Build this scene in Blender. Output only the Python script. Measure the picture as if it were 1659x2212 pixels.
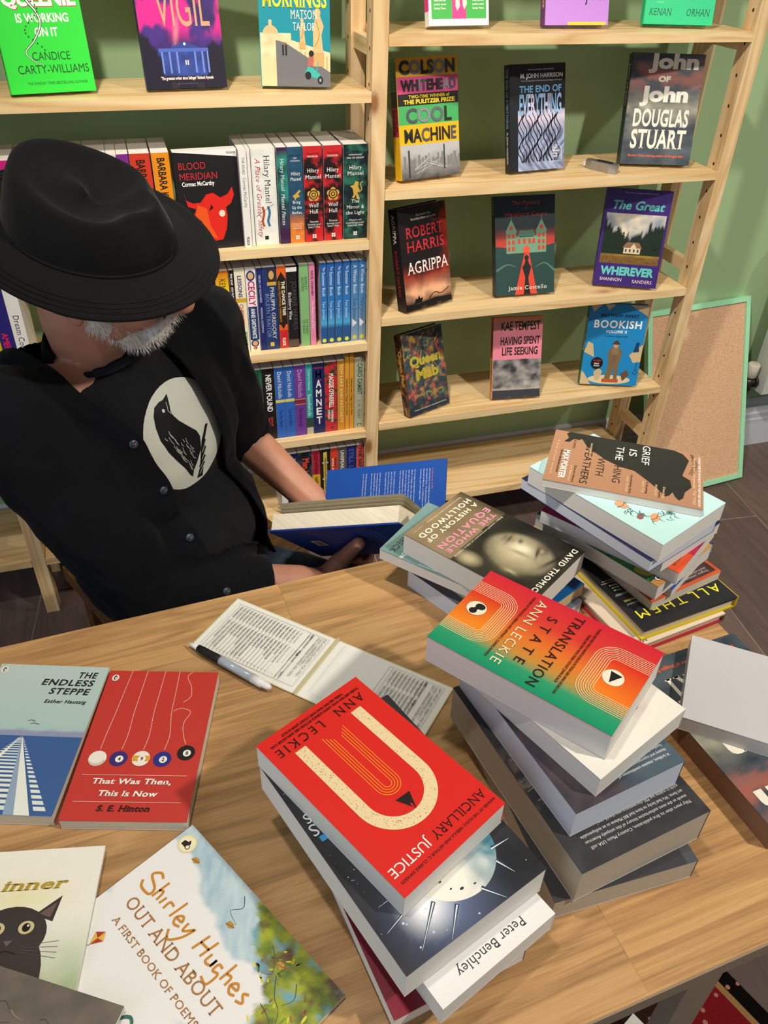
import bpy, bmesh, math, random
from math import sin, cos, pi, radians
from mathutils import Vector, Matrix, noise, geometry
from mathutils.bvhtree import BVHTree

for _o in list(bpy.data.objects):
    bpy.data.objects.remove(_o)
SC = bpy.context.scene
COL = SC.collection
random.seed(7)

# ---------------------------------------------------------------- camera
FL, CAMP, YAW, PITCH, ROLL = 1746.58, (-0.5411, -1.7353, 1.3883), 0.3146, 0.6484, 0.0340
fwd = Vector((sin(YAW) * cos(PITCH), cos(YAW) * cos(PITCH), -sin(PITCH)))
rt = Vector((cos(YAW), -sin(YAW), 0))
up = rt.cross(fwd)
rt, up = rt * cos(ROLL) + up * sin(ROLL), up * cos(ROLL) - rt * sin(ROLL)
cam = bpy.data.cameras.new('camera')
cam.sensor_fit = 'VERTICAL'
cam.sensor_height = 36.0
cam.sensor_width = 27.0
cam.lens = 36.0 * FL / 2212.0
cam.clip_start = 0.05
camo = bpy.data.objects.new('camera', cam)
COL.objects.link(camo)
camo.matrix_world = Matrix(((rt.x, up.x, -fwd.x, CAMP[0]), (rt.y, up.y, -fwd.y, CAMP[1]), (rt.z, up.z, -fwd.z, CAMP[2]), (0, 0, 0, 1)))
SC.camera = camo

# ---------------------------------------------------------------- light
SC.view_settings.view_transform = 'Standard'
SC.view_settings.look = 'None'
SC.view_settings.gamma = 1.0
SC.view_settings.exposure = 0.05
SC.view_settings.use_curve_mapping = False
W = bpy.data.worlds.new('world')
SC.world = W
W.use_nodes = True
W.node_tree.nodes['Background'].inputs[0].default_value = (0.80, 0.88, 1.0, 1)
W.node_tree.nodes['Background'].inputs[1].default_value = 0.26


def area(name, loc, target, size, power, color, size_y=None, spread=180):
    l = bpy.data.lights.new(name, 'AREA')
    l.energy = power
    l.color = color
    l.size = size
    if size_y:
        l.shape = 'RECTANGLE'
        l.size_y = size_y
    l.spread = radians(spread)
    o = bpy.data.objects.new(name, l)
    COL.objects.link(o)
    o.location = loc
    o.rotation_euler = (Vector(target) - Vector(loc)).to_track_quat('-Z', 'Y').to_euler()
    return o


def spot(name, loc, target, power, color, angle=70, blend=0.5, radius=0.04):
    l = bpy.data.lights.new(name, 'SPOT')
    l.energy = power
    l.color = color
    l.spot_size = radians(angle)
    l.spot_blend = blend
    l.shadow_soft_size = radius
    o = bpy.data.objects.new(name, l)
    COL.objects.link(o)
    o.location = loc
    o.rotation_euler = (Vector(target) - Vector(loc)).to_track_quat('-Z', 'Y').to_euler()
    return o


WARM = (1.0, 0.91, 0.79)
spot('ceiling_spot', (-0.75, -1.15, 2.65), (0.62, 0.25, 0.70), 165, WARM, 74, 0.7, 0.05)
spot('ceiling_spot', (0.95, -2.10, 2.65), (0.30, -1.0, 0.5), 165, WARM, 84, 0.7, 0.06)
spot('ceiling_spot', (-0.70, -1.25, 2.65), (-0.50, -0.85, 0.6), 50, WARM, 78, 0.8, 0.06)
spot('ceiling_spot', (2.3, -1.2, 2.6), (1.0, 0.0, 0.3), 70, WARM, 66, 0.7, 0.06)
area('shop_window', (-2.9, -2.6, 1.7), (-0.3, -0.9, 0.6), 1.6, 20, (0.78, 0.88, 1.0), 1.8)

# ---------------------------------------------------------------- helpers


def lin(h):
    if not isinstance(h, str):
        return (h[0], h[1], h[2], 1.0)
    h = h.lstrip('#')
    v = [int(h[i:i + 2], 16) / 255.0 for i in (0, 2, 4)]
    return tuple((x / 12.92 if x <= 0.04045 else ((x + 0.055) / 1.055) ** 2.4) for x in v) + (1.0,)


def mixc(a, b, t):
    t = max(0.0, min(1.0, t))
    return tuple(a[i] * (1 - t) + b[i] * t for i in range(4))


def new_mat(name, rough=0.5, spec=0.5):
    m = bpy.data.materials.new(name)
    m.use_nodes = True
    nt = m.node_tree
    b = nt.nodes['Principled BSDF']
    b.inputs['Roughness'].default_value = rough
    b.inputs['Specular IOR Level'].default_value = spec
    return m, nt, b


def N(nt, kind, **kw):
    n = nt.nodes.new(kind)
    for k, v in kw.items():
        setattr(n, k, v)
    return n


def ramp(nt, stops, interp='LINEAR'):
    r = N(nt, 'ShaderNodeValToRGB')
    r.color_ramp.interpolation = interp
    el = r.color_ramp.elements
    while len(el) < len(stops):
        el.new(0.5)
    for e, (p, c) in zip(el, stops):
        e.position = p
        e.color = lin(c)
    return r


def mapping(nt, coord, scale, loc=(0, 0, 0), rot=(0, 0, 0)):
    tc = N(nt, 'ShaderNodeTexCoord')
    mp = N(nt, 'ShaderNodeMapping')
    mp.inputs['Scale'].default_value = scale
    mp.inputs['Location'].default_value = loc
    mp.inputs['Rotation'].default_value = rot
    nt.links.new(tc.outputs[coord], mp.inputs[0])
    return mp.outputs[0]


def noise_tex(nt, vec, scale, detail=4, rough=0.55, dist=0.0):
    n = N(nt, 'ShaderNodeTexNoise')
    n.inputs['Scale'].default_value = scale
    n.inputs['Detail'].default_value = detail
    n.inputs['Roughness'].default_value = rough
    n.inputs['Distortion'].default_value = dist
    if vec is not None:
        nt.links.new(vec, n.inputs['Vector'])
    return n.outputs['Fac']


def mixrgb(nt, a, b, fac, mode='MIX'):
    m = N(nt, 'ShaderNodeMix', data_type='RGBA', blend_type=mode)
    for i, s in ((0, fac), (6, a), (7, b)):
        if hasattr(s, 'is_linked'):
            nt.links.new(s, m.inputs[i])
        elif i == 0:
            m.inputs[0].default_value = s
        else:
            m.inputs[i].default_value = lin(s)
    return m.outputs[2]


def bump(nt, b, h, strength=0.2, dist=0.002):
    n = N(nt, 'ShaderNodeBump')
    n.inputs['Strength'].default_value = strength
    n.inputs['Distance'].default_value = dist
    nt.links.new(h, n.inputs['Height'])
    nt.links.new(n.outputs[0], b.inputs['Normal'])


def flat(name, color, rough=0.5, spec=0.5, metal=0.0, var=0.06, scale=40):
    m, nt, b = new_mat(name, rough, spec)
    b.inputs['Metallic'].default_value = metal
    f = noise_tex(nt, mapping(nt, 'Object', (1, 1, 1)), scale)
    c = lin(color)
    lo = tuple(x * (1 - var) for x in c[:3])
    hi = tuple(x * (1 + var) for x in c[:3])
    o = mixrgb(nt, lo, hi, f)
    nt.links.new(o, b.inputs['Base Color'])
    return m


def wood(name, dark, mid, light, axis='x', rough=0.45, knots=True, ring=26, seed=0.0, gscale=1.0):
    """pine / oak with stretched grain along one local axis"""
    m, nt, b = new_mat(name, rough, 0.4)
    st = {'x': (0.55, 7, 7), 'y': (7, 0.55, 7), 'z': (7, 7, 0.55)}[axis]
    info = N(nt, 'ShaderNodeObjectInfo')
    tc = N(nt, 'ShaderNodeTexCoord')
    add = N(nt, 'ShaderNodeVectorMath', operation='MULTIPLY_ADD')
    nt.links.new(info.outputs['Random'], add.inputs[0])
    add.inputs[1].default_value = (13.0, 7.0, 5.0)
    nt.links.new(tc.outputs['Object'], add.inputs[2])
    mp = N(nt, 'ShaderNodeMapping')
    mp.inputs['Scale'].default_value = tuple(s * gscale for s in st)
    mp.inputs['Location'].default_value = (seed, seed * 2, seed * 3)
    nt.links.new(add.outputs[0], mp.inputs[0])
    v = mp.outputs[0]
    base = noise_tex(nt, v, 1.6, 3, 0.5, 0.6)
    wv = N(nt, 'ShaderNodeMath', operation='MULTIPLY')
    nt.links.new(base, wv.inputs[0])
    wv.inputs[1].default_value = ring
    fr = N(nt, 'ShaderNodeMath', operation='PINGPONG')
    nt.links.new(wv.outputs[0], fr.inputs[0])
    fr.inputs[1].default_value = 1.0
    fine = noise_tex(nt, v, 14, 5, 0.7)
    r1 = ramp(nt, [(0.0, light), (0.6, mid), (1.0, dark)])
    mm = N(nt, 'ShaderNodeMath', operation='MULTIPLY_ADD')
    nt.links.new(fr.outputs[0], mm.inputs[0])
    mm.inputs[1].default_value = 0.62
    m2 = N(nt, 'ShaderNodeMath', operation='MULTIPLY')
    nt.links.new(fine, m2.inputs[0])
    m2.inputs[1].default_value = 0.45
    nt.links.new(m2.outputs[0], mm.inputs[2])
    nt.links.new(mm.outputs[0], r1.inputs[0])
    out = r1.outputs[0]
    if knots:
        mk = N(nt, 'ShaderNodeMapping')
        mk.inputs['Scale'].default_value = {'x': (4.5, 9, 9), 'y': (9, 4.5, 9), 'z': (9, 9, 4.5)}[axis]
        nt.links.new(add.outputs[0], mk.inputs[0])
        vo = N(nt, 'ShaderNodeTexVoronoi')
        vo.inputs['Scale'].default_value = 1.0
        nt.links.new(mk.outputs[0], vo.inputs['Vector'])
        rk = ramp(nt, [(0.0, (1, 1, 1)), (0.07, (0.9, 0.9, 0.9)), (0.13, (0.25, 0.25, 0.25)), (0.24, (0, 0, 0))])
        nt.links.new(vo.outputs['Distance'], rk.inputs[0])
        out = mixrgb(nt, out, '#8a5428', rk.outputs[0])
    nt.links.new(out, b.inputs['Base Color'])
    bump(nt, b, fine, 0.08, 0.001)
    return m


MATS = {}


def link(o, parent=None):
    COL.objects.link(o)
    if parent is not None:
        o.parent = parent
    return o


def mesh_obj(name, bm, mats, parent=None, M=None, smooth=False):
    me = bpy.data.meshes.new(name)
    bm.normal_update()
    bm.to_mesh(me)
    bm.free()
    for m in (mats if isinstance(mats, (list, tuple)) else [mats]):
        me.materials.append(m)
    if smooth:
        for p in me.polygons:
            p.use_smooth = True
    o = bpy.data.objects.new(name, me)
    if M is not None:
        o.matrix_world = M
    return link(o, parent)


def tag(o, label, cat, group=None):
    o['label'] = label
    o['category'] = cat
    if group:
        o['group'] = group
    return o


def struct(o):
    o['kind'] = 'structure'
    return o


def thing(name, label, cat, M=None, group=None):
    o = bpy.data.objects.new(name, None)
    o.empty_display_size = 0.05
    if M is not None:
        o.matrix_world = M
    link(o)
    return tag(o, label, cat, group)


def box(bm, x0, x1, y0, y1, z0, z1, mi=0, M=None):
    vs = [bm.verts.new(v) for v in ((x0, y0, z0), (x1, y0, z0), (x1, y1, z0), (x0, y1, z0), (x0, y0, z1), (x1, y0, z1), (x1, y1, z1), (x0, y1, z1))]
    if M is not None:
        for v in vs:
            v.co = M @ v.co
    fs = []
    for q in ((3, 2, 1, 0), (4, 5, 6, 7), (0, 1, 5, 4), (1, 2, 6, 5), (2, 3, 7, 6), (3, 0, 4, 7)):
        f = bm.faces.new([vs[i] for i in q])
        f.material_index = mi
        fs.append(f)
    return vs, fs


def bevel(bm, w, seg=2):
    es = [e for e in bm.edges if len(e.link_faces) == 2 and e.calc_face_angle(0) > 0.6]
    bmesh.ops.bevel(bm, geom=es, offset=w, segments=seg, profile=0.6, affect='EDGES')


def bbox_obj(name, dims, mat, parent=None, M=None, bev=0.0015):
    bm = bmesh.new()
    box(bm, *dims)
    if bev:
        bevel(bm, bev)
    return mesh_obj(name, bm, mat, parent, M)


def tube(bm, pts, rad, seg=10, cap=True, mi=0):
    pts = [Vector(p) for p in pts]
    rads = rad if isinstance(rad, (list, tuple)) else [rad] * len(pts)
    rings = []
    prev = None
    for i, p in enumerate(pts):
        d = (pts[min(i + 1, len(pts) - 1)] - pts[max(i - 1, 0)]).normalized()
        if prev is None:
            a = d.orthogonal().normalized()
        else:
            a = (prev - d * prev.dot(d)).normalized()
        prev = a
        b2 = d.cross(a)
        rings.append([bm.verts.new(p + (a * cos(2 * pi * k / seg) + b2 * sin(2 * pi * k / seg)) * rads[i]) for k in range(seg)])
    for i in range(len(rings) - 1):
        for k in range(seg):
            f = bm.faces.new((rings[i][k], rings[i][(k + 1) % seg], rings[i + 1][(k + 1) % seg], rings[i + 1][k]))
            f.material_index = mi
            f.smooth = True
    if cap:
        bm.faces.new(rings[0][::-1]).material_index = mi
        bm.faces.new(rings[-1]).material_index = mi


def RZ(a, loc):
    return Matrix.Translation(loc) @ Matrix.Rotation(radians(a), 4, 'Z')
# ---------------------------------------------------------------- materials of the place
PINE_X = wood('pine_along', '#c99c66', '#e0c08c', '#ecd4a8', 'x', 0.42, True, 16)
PINE_Z = wood('pine_upright', '#c49a66', '#dcbc8c', '#ead2a8', 'z', 0.45, True, 14)
PINE_Y = wood('pine_across', '#c49a66', '#dcbc8c', '#ead2a8', 'y', 0.45, True, 14)
HOLE = flat('pin_hole_dark', '#3a2a1c', 0.9, 0.1)


def wall_mat():
    m, nt, b = new_mat('green_wall_paint', 0.55, 0.3)
    v = mapping(nt, 'Object', (1, 1, 1))
    o = mixrgb(nt, '#a0bd8e', '#a9c597', noise_tex(nt, v, 3.0, 3))
    nt.links.new(o, b.inputs['Base Color'])
    bump(nt, b, noise_tex(nt, v, 220, 2), 0.06, 0.001)
    return m


def floor_mat():
    m, nt, b = new_mat('dark_plank_floor', 0.5, 0.35)
    v = mapping(nt, 'Object', (1, 1, 1), rot=(0, 0, radians(96)))
    br = N(nt, 'ShaderNodeTexBrick')
    br.offset = 0.4
    br.inputs['Scale'].default_value = 1.0
    br.inputs['Brick Width'].default_value = 1.2
    br.inputs['Row Height'].default_value = 0.31
    br.inputs['Mortar Size'].default_value = 0.0018
    br.inputs['Mortar Smooth'].default_value = 0.2
    br.inputs['Color1'].default_value = lin('#5c4d49')
    br.inputs['Color2'].default_value = lin('#6b5b55')
    br.inputs['Mortar'].default_value = lin('#8a7d74')
    nt.links.new(v, br.inputs['Vector'])
    g = noise_tex(nt, mapping(nt, 'Object', (22, 2.0, 1), rot=(0, 0, radians(6))), 2.2, 5, 0.65)
    r = ramp(nt, [(0.3, (0.72, 0.70, 0.70)), (0.7, (1.12, 1.1, 1.08))])
    nt.links.new(g, r.inputs[0])
    o = mixrgb(nt, br.outputs['Color'], r.outputs[0], 1.0, 'MULTIPLY')
    nt.links.new(o, b.inputs['Base Color'])
    bump(nt, b, g, 0.1, 0.002)
    return m


WALL = wall_mat()
FLOOR = floor_mat()
WHITE = flat('white_gloss_paint', '#ced3db', 0.4, 0.4)
CEIL = flat('ceiling_white', '#e6e2d8', 0.8, 0.2)
FZ, WY = -0.15, 0.27


def plane_struct(name, dims, mat):
    bm = bmesh.new()
    box(bm, *dims)
    return struct(mesh_obj(name, bm, mat))


plane_struct('floor', (-3.2, 3.2, -4.2, 0.5, FZ - 0.05, FZ), FLOOR)
plane_struct('wall_back', (-3.2, 3.2, WY, WY + 0.1, FZ, 2.75), WALL)
plane_struct('wall_right', (3.1, 3.2, -4.2, WY, FZ, 2.75), WALL)
plane_struct('ceiling', (-3.2, 3.2, -4.2, 0.5, 2.75, 2.8), CEIL)
bm = bmesh.new()
prof = [(0, 0), (0.026, 0), (0.026, 0.115), (0.022, 0.122), (0.022, 0.140), (0.016, 0.146), (0.016, 0.166), (0.009, 0.172), (0.009, 0.19), (0.004, 0.2), (0, 0.2)]
ra = [bm.verts.new((-3.2, WY - d, FZ + z * .92)) for d, z in prof]
rb = [bm.verts.new((3.1, WY - d, FZ + z * .92)) for d, z in prof]
for i in range(len(prof)):
    j = (i + 1) % len(prof)
    bm.faces.new((ra[i], rb[i], rb[j], ra[j]))
bm.faces.new(ra)
bm.faces.new(rb[::-1])
bmesh.ops.recalc_face_normals(bm, faces=bm.faces)
struct(mesh_obj('baseboard_back', bm, WHITE))

# ---------------------------------------------------------------- bookcases
PW = 0.032
DEP = 0.21


def post(name, parent, x, y, holes_side, z0=FZ, z1=1.75):
    bm = bmesh.new()
    box(bm, x, x + PW, y, y + 0.044, z0, z1)
    bevel(bm, 0.002)
    sides = {'l': (x - 0.0003,), 'r': (x + PW + 0.0003,), 'b': (x - 0.0003, x + PW + 0.0003)}[holes_side]
    k = 0
    z = 0.0
    while z < z1 - 0.05:
        for s in sides:
            c = Vector((s, y + 0.022, z))
            ring = [bm.verts.new(c + Vector((0, cos(t * pi / 4) * 0.0032, sin(t * pi / 4) * 0.0042))) for t in range(8)]
            f = bm.faces.new(ring if s > x else ring[::-1])
            f.material_index = 1
        z += 0.064
    return mesh_obj(name, bm, [PINE_Z, HOLE], parent)


def rung(parent, x, z):
    return bbox_obj('side_rung', (x + 0.006, x + PW - 0.006, 0.044, DEP - 0.044, z, z + 0.03), PINE_Y, parent)


def shelf(parent, x0, x1, ztop, t=0.02):
    bm = bmesh.new()
    box(bm, x0 + 0.001, x1 - 0.001, -0.001, DEP if ztop > 0.1 else 0.242, ztop - t, ztop)
    bevel(bm, 0.0018)
    return mesh_obj('shelf', bm, PINE_X, parent)


XL0, XL1, XR0, XR1 = -0.877, -0.032, 0.0, 0.845
case_l = thing('bookcase', 'open pine bookcase behind the seated man, rows of paperbacks on its lower shelves', 'bookcase', Matrix.Identity(4), 'pine bookcases along the green wall')
case_r = thing('bookcase', 'open pine bookcase right of the seated man, books facing out on its shelves', 'bookcase', Matrix.Identity(4), 'pine bookcases along the green wall')
for y in (0.0, DEP - 0.044):
    post('upright', case_l, XL0 - PW, y, 'r')
    post('upright', case_r, XR1, y, 'l')
    post('upright', case_l, XL1, y, 'b')
for z in (0.10, 0.62, 1.135, 1.65):
    rung(case_l, XL0 - PW, z)
    rung(case_l, XL1, z)
    rung(case_r, XR1, z)
L_Z = (1.0785, 0.7785, 0.5305, 0.2825, 0.031)
R_Z = (1.1778, 0.884, 0.5899, 0.2984, 0.0312)
for z in L_Z + (1.44,):
    shelf(case_l, XL0, XL1, z)
for z in R_Z + (1.50,):
    shelf(case_r, XR0, XR1, z)
case_f = thing('bookcase', 'empty pine bookcase bay at the left edge, only its bottom shelf showing', 'bookcase', Matrix.Identity(4), 'pine bookcases along the green wall')
XF1 = XL0 - PW
XF0 = XF1 - 0.845
for y in (0.0, DEP - 0.044):
    post('upright', case_f, XF0 - PW, y, 'r')
for z in (0.10, 0.62, 1.135, 1.65):
    rung(case_f, XF0 - PW, z)
for z in L_Z + (1.44,):
    shelf(case_f, XF0, XF1, z)
for (cs, x0, x1) in ((case_f, XF0, XF1), (case_l, XL0, XL1), (case_r, XR0, XR1)):
    bbox_obj('plinth_batten', (x0 + 0.02, x1 - 0.02, 0.05, 0.07, -0.008, 0.011), PINE_X, cs)
# ---------------------------------------------------------------- lettering
GLY = {}


def build_glyphs():
    chars = [chr(i) for i in range(33, 127)]
    tmp = []
    for st, off in (('r', 0.0), ('b', 0.026), ('h', 0.05)):
        for ch in chars:
            for k, s in (('g', ch), ('a', 'H' + ch + 'H')):
                cu = bpy.data.curves.new('t', 'FONT')
                cu.body = s
                cu.size = 1.0
                cu.resolution_u = 3
                cu.offset = off if k == 'g' else 0.0
                o = bpy.data.objects.new('t', cu)
                COL.objects.link(o)
                tmp.append((st, ch, k, o))
    cu = bpy.data.curves.new('t', 'FONT')
    cu.body = 'HH'
    o = bpy.data.objects.new('t', cu)
    COL.objects.link(o)
    tmp.append(('r', 'HH', 'a', o))
    dg = bpy.context.evaluated_depsgraph_get()
    adv = {}
    for st, ch, k, o in tmp:
        e = o.evaluated_get(dg)
        me = e.to_mesh()
        if k == 'a':
            xs = [v.co.x for v in me.vertices]
            adv[ch] = max(xs) - min(xs) if xs else 0
        else:
            vs = [(v.co.x, v.co.y) for v in me.vertices]
            GLY[st + ch] = [vs, [tuple(p.vertices) for p in me.polygons], 0.0]
        e.to_mesh_clear()
    hh = adv['HH']
    capH = max(v[1] for v in GLY['rH'][0])
    for (st, ch, k, o) in tmp:
        if k == 'g':
            GLY[st + ch][2] = adv[ch] - hh / 1.0 + 0.0
    for st, ch, k, o in tmp:
        cu = o.data
        bpy.data.objects.remove(o)
        bpy.data.curves.remove(cu)
    # normalise to cap height 1; the advance of H is its own width plus the gap
    hw = max(v[0] for v in GLY['rH'][0]) - min(v[0] for v in GLY['rH'][0])
    gap = hh - 2 * hw
    advH = hw + gap
    for key, g in GLY.items():
        ch = key[1:]
        a = adv[ch] - hh + 0.0          # HcH - HH = advance of c
        g[0] = [(x / capH, y / capH) for x, y in g[0]]
        g[2] = a / capH
    # slab-serif versions
    for st in 'rbh':
        for ch in chars:
            vs, fs, a = GLY[st + ch]
            cnt = {}
            for f in fs:
                for i in range(len(f)):
                    e = tuple(sorted((f[i], f[(i + 1) % len(f)])))
                    cnt[e] = cnt.get(e, 0) + 1
            nv, nf = list(vs), list(fs)
            ys = [v[1] for v in vs] or [0]
            if ch.isalpha():
                for (i, j), n in cnt.items():
                    if n == 1:
                        (xa, ya), (xb, yb) = vs[i], vs[j]
                        if abs(ya - yb) < 0.012 and 0.05 < abs(xa - xb) < 0.34:
                            bot = abs(ya - min(ys)) < 0.05 or abs(ya) < 0.03
                            top = ya > 0.6
                            if not (bot or top):
                                continue
                            x0, x1 = min(xa, xb) - 0.085, max(xa, xb) + 0.085
                            t = 0.055
                            y0, y1 = (ya, ya + t) if bot else (ya - t, ya)
                            k = len(nv)
                            nv += [(x0, y0), (x1, y0), (x1, y1), (x0, y1)]
                            nf.append((k, k + 1, k + 2, k + 3))
            GLY[{'r': 's', 'b': 'S', 'h': 'X'}[st] + ch] = [nv, nf, a + 0.04]


build_glyphs()


def hx(c):
    return lin(c) if isinstance(c, str) else c


def fbm(x, y, s=1.0, o=3, seed=0.0):
    return noise.fractal(Vector((x * s + seed, y * s - seed, seed * 1.7)), 0.9, 2.1, o) * 0.5 + 0.5


def rnd(a, b):
    return random.uniform(a, b)


class Art:
    """flat printed shapes, in millimetres, on the faces of one book cover"""

    def __init__(self):
        self.v, self.f, self.c, self.layer = [], [], [], 1
        self.M = Matrix.Identity(4)
        self.clip = None

    def face(self, M, w, h):
        self.M, self.layer, self.clip = M, 1, (w, h)
        self.w, self.h = w, h
        return self

    def raw(self, vs, fs, col, cols=None, up=True):
        k = len(self.v)
        z = 0.00003 * self.layer + 0.00004
        cw, ch = self.clip
        for x, y in vs:
            x = min(max(x, 0.0), cw)
            y = min(max(y, 0.0), ch)
            self.v.append(self.M @ Vector((x * 0.001, y * 0.001, z)))
        for f in fs:
            self.f.append(tuple(i + k for i in f))
            self.c.append([cols[i] for i in f] if cols else [col] * len(f))
        if up:
            self.layer += 1
        return self

    def rect(self, x0, y0, x1, y1, col):
        return self.raw([(x0, y0), (x1, y0), (x1, y1), (x0, y1)], [(0, 1, 2, 3)], hx(col))

    def grad(self, x0, y0, x1, y1, cb, ct, horiz=False):
        cb, ct = hx(cb), hx(ct)
        cols = [cb, ct, ct, cb] if horiz else [cb, cb, ct, ct]
        return self.raw([(x0, y0), (x1, y0), (x1, y1), (x0, y1)], [(0, 1, 2, 3)], None, cols)

    def stops(self, x0, y0, x1, y1, st, horiz=False):
        for (pa, ca), (pb, cb) in zip(st, st[1:]):
            if horiz:
                self.grad(x0 + (x1 - x0) * pa, y0, x0 + (x1 - x0) * pb, y1, ca, cb, True)
            else:
                self.grad(x0, y0 + (y1 - y0) * pa, x1, y0 + (y1 - y0) * pb, ca, cb)
            self.layer -= 1
        self.layer += 1
        return self

    def grid(self, x0, y0, x1, y1, nx, ny, fn):
        vs, cols, fs = [], [], []
        for j in range(ny + 1):
            for i in range(nx + 1):
                x, y = x0 + (x1 - x0) * i / nx, y0 + (y1 - y0) * j / ny
                vs.append((x, y))
                cols.append(fn(x, y))
        for j in range(ny):
            for i in range(nx):
                k = j * (nx + 1) + i
                fs.append((k, k + 1, k + nx + 2, k + nx + 1))
        return self.raw(vs, fs, None, cols)

    def poly(self, pts, col, up=True):
        tri = geometry.tessellate_polygon([[Vector((x, y, 0)) for x, y in pts]])
        fs = []
        for t in tri:
            (ax, ay), (bx, by), (cx, cy) = (pts[i] for i in t)
            fs.append(tuple(t) if (bx - ax) * (cy - ay) - (by - ay) * (cx - ax) > 0 else tuple(t)[::-1])
        return self.raw(pts, fs, hx(col), up=up)

    def ell(self, cx, cy, rx, ry, col, rot=0, n=28, up=True):
        r = radians(rot)
        pts = []
        for i in range(n):
            a, b2 = rx * cos(2 * pi * i / n), ry * sin(2 * pi * i / n)
            pts.append((cx + a * cos(r) - b2 * sin(r), cy + a * sin(r) + b2 * cos(r)))
        return self.raw(pts, [tuple(range(n))], hx(col), up=up)

    def line(self, pts, w, col, up=True, w2=None):
        vs, fs = [], []
        n = len(pts)
        for i, (x, y) in enumerate(pts):
            a, b2 = pts[max(i - 1, 0)], pts[min(i + 1, n - 1)]
            dx, dy = b2[0] - a[0], b2[1] - a[1]
            L = math.hypot(dx, dy) or 1
            ww = (w if w2 is None else w + (w2 - w) * i / (n - 1)) / 2
            vs += [(x + dy / L * ww, y - dx / L * ww), (x - dy / L * ww, y + dx / L * ww)]
            if i:
                k = 2 * i
                fs.append((k - 2, k, k + 1, k - 1))
        return self.raw(vs, fs, hx(col), up=up)

    def curve(self, pts, w, col, up=True, w2=None, n=6):
        out = []
        P = [pts[0]] + list(pts) + [pts[-1]]
        for i in range(1, len(P) - 2):
            p0, p1, p2, p3 = P[i - 1:i + 3]
            for k in range(n):
                t = k / n
                out.append(tuple(0.5 * (2 * p1[a] + (p2[a] - p0[a]) * t + (2 * p0[a] - 5 * p1[a] + 4 * p2[a] - p3[a]) * t * t + (3 * p1[a] - p0[a] - 3 * p2[a] + p3[a]) * t ** 3) for a in (0, 1)))
        out.append(pts[-1])
        return self.line(out, w, col, up, w2)

    def text(self, s, x, y, h, col, w=None, al='c', st='b', rot=0, shear=0.0, track=0.0, cols=None):
        """cap height h mm, baseline at y; w fits the width"""
        pen, vs, fs, cc = 0.0, [], [], []
        col = hx(col)
        for ci, ch in enumerate(s):
            if ch == ' ':
                pen += 0.42 + track
                continue
            g = GLY.get(st + ch)
            if not g:
                continue
            k = len(vs)
            vs += [(vx + pen + vy * shear, vy) for vx, vy in g[0]]
            fs += [tuple(i + k for i in f) for f in g[1]]
            cc += [hx(cols[ci % len(cols)]) if cols else col] * len(g[0])
            pen += g[2] + track
        if not vs:
            return self
        mx0, mx1 = min(v[0] for v in vs), max(v[0] for v in vs)
        sx = h
        if w:
            sx = w / (mx1 - mx0)
        W_ = (mx1 - mx0) * sx
        ox = {'c': -W_ / 2, 'l': 0, 'r': -W_}[al]
        r = radians(rot)
        out = []
        for vx, vy in vs:
            a, b2 = (vx - mx0) * sx + ox, vy * h
            out.append((x + a * cos(r) - b2 * sin(r), y + a * sin(r) + b2 * cos(r)))
        return self.raw(out, fs, col, cc)

    def dots(self, n, x0, y0, x1, y1, r0, r1, col):
        for _ in range(n):
            r = rnd(r0, r1)
            self.ell(rnd(x0, x1), rnd(y0, y1), r, r, col, n=7, up=False)
        self.layer += 1
        return self


def attr_mat(name, rough, spec, gr=0.0):
    m, nt, b = new_mat(name, rough, spec)
    at = N(nt, 'ShaderNodeAttribute')
    at.attribute_name = 'Col'
    v = mapping(nt, 'Object', (1, 1, 1))
    f = noise_tex(nt, v, 900, 2)
    r = ramp(nt, [(0.2, (0.95, 0.95, 0.95)), (0.8, (1.03, 1.03, 1.03))])
    nt.links.new(f, r.inputs[0])
    nt.links.new(mixrgb(nt, at.outputs['Color'], r.outputs[0], 1.0, 'MULTIPLY'), b.inputs['Base Color'])
    return m


PRINT = attr_mat('printed_cover', 0.38, 0.4)
PRINT_MATTE = attr_mat('printed_cover_matte', 0.6, 0.25)


def page_mat(name, col, dark):
    m, nt, b = new_mat(name, 0.85, 0.15)
    f = noise_tex(nt, mapping(nt, 'Generated', (3, 3, 70)), 1.0, 3, 0.7)
    r = ramp(nt, [(0.25, dark), (0.7, col)])
    nt.links.new(f, r.inputs[0])
    nt.links.new(r.outputs[0], b.inputs['Base Color'])
    return m


PG_W = page_mat('page_edges_white', '#e6e3dc', '#d2cec6')
PG_C = page_mat('page_edges_cream', '#e2d9c4', '#cdc2aa')
PG_B = page_mat('page_edges_brown', '#8d6a50', '#7c5b43')
PG_T = page_mat('page_edges_tan', '#d9c39a', '#c4ab80')
PG_N = page_mat('page_edges_cool', '#d5dae4', '#c0c6d2')  # blue window light put into the page colour
PG_D = page_mat('page_edges_shaded', '#c6baa6', '#ab9f8c')  # shade and brown bounce from the table put into the page colour
PGS = {'n': PG_N, 'd': PG_D, 'w': PG_W, 'c': PG_C, 'b': PG_B, 't': PG_T}


def coloured(name, vs, fs, cs, mat, parent):
    me = bpy.data.meshes.new(name)
    me.from_pydata([tuple(v) for v in vs], [], fs)
    ca = me.color_attributes.new('Col', 'FLOAT_COLOR', 'CORNER')
    flatc = []
    for c in cs:
        for q in c:
            flatc += list(q)
    ca.data.foreach_set('color', flatc)
    me.materials.append(mat)
    me.update()
    return link(bpy.data.objects.new(name, me), parent)


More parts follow.
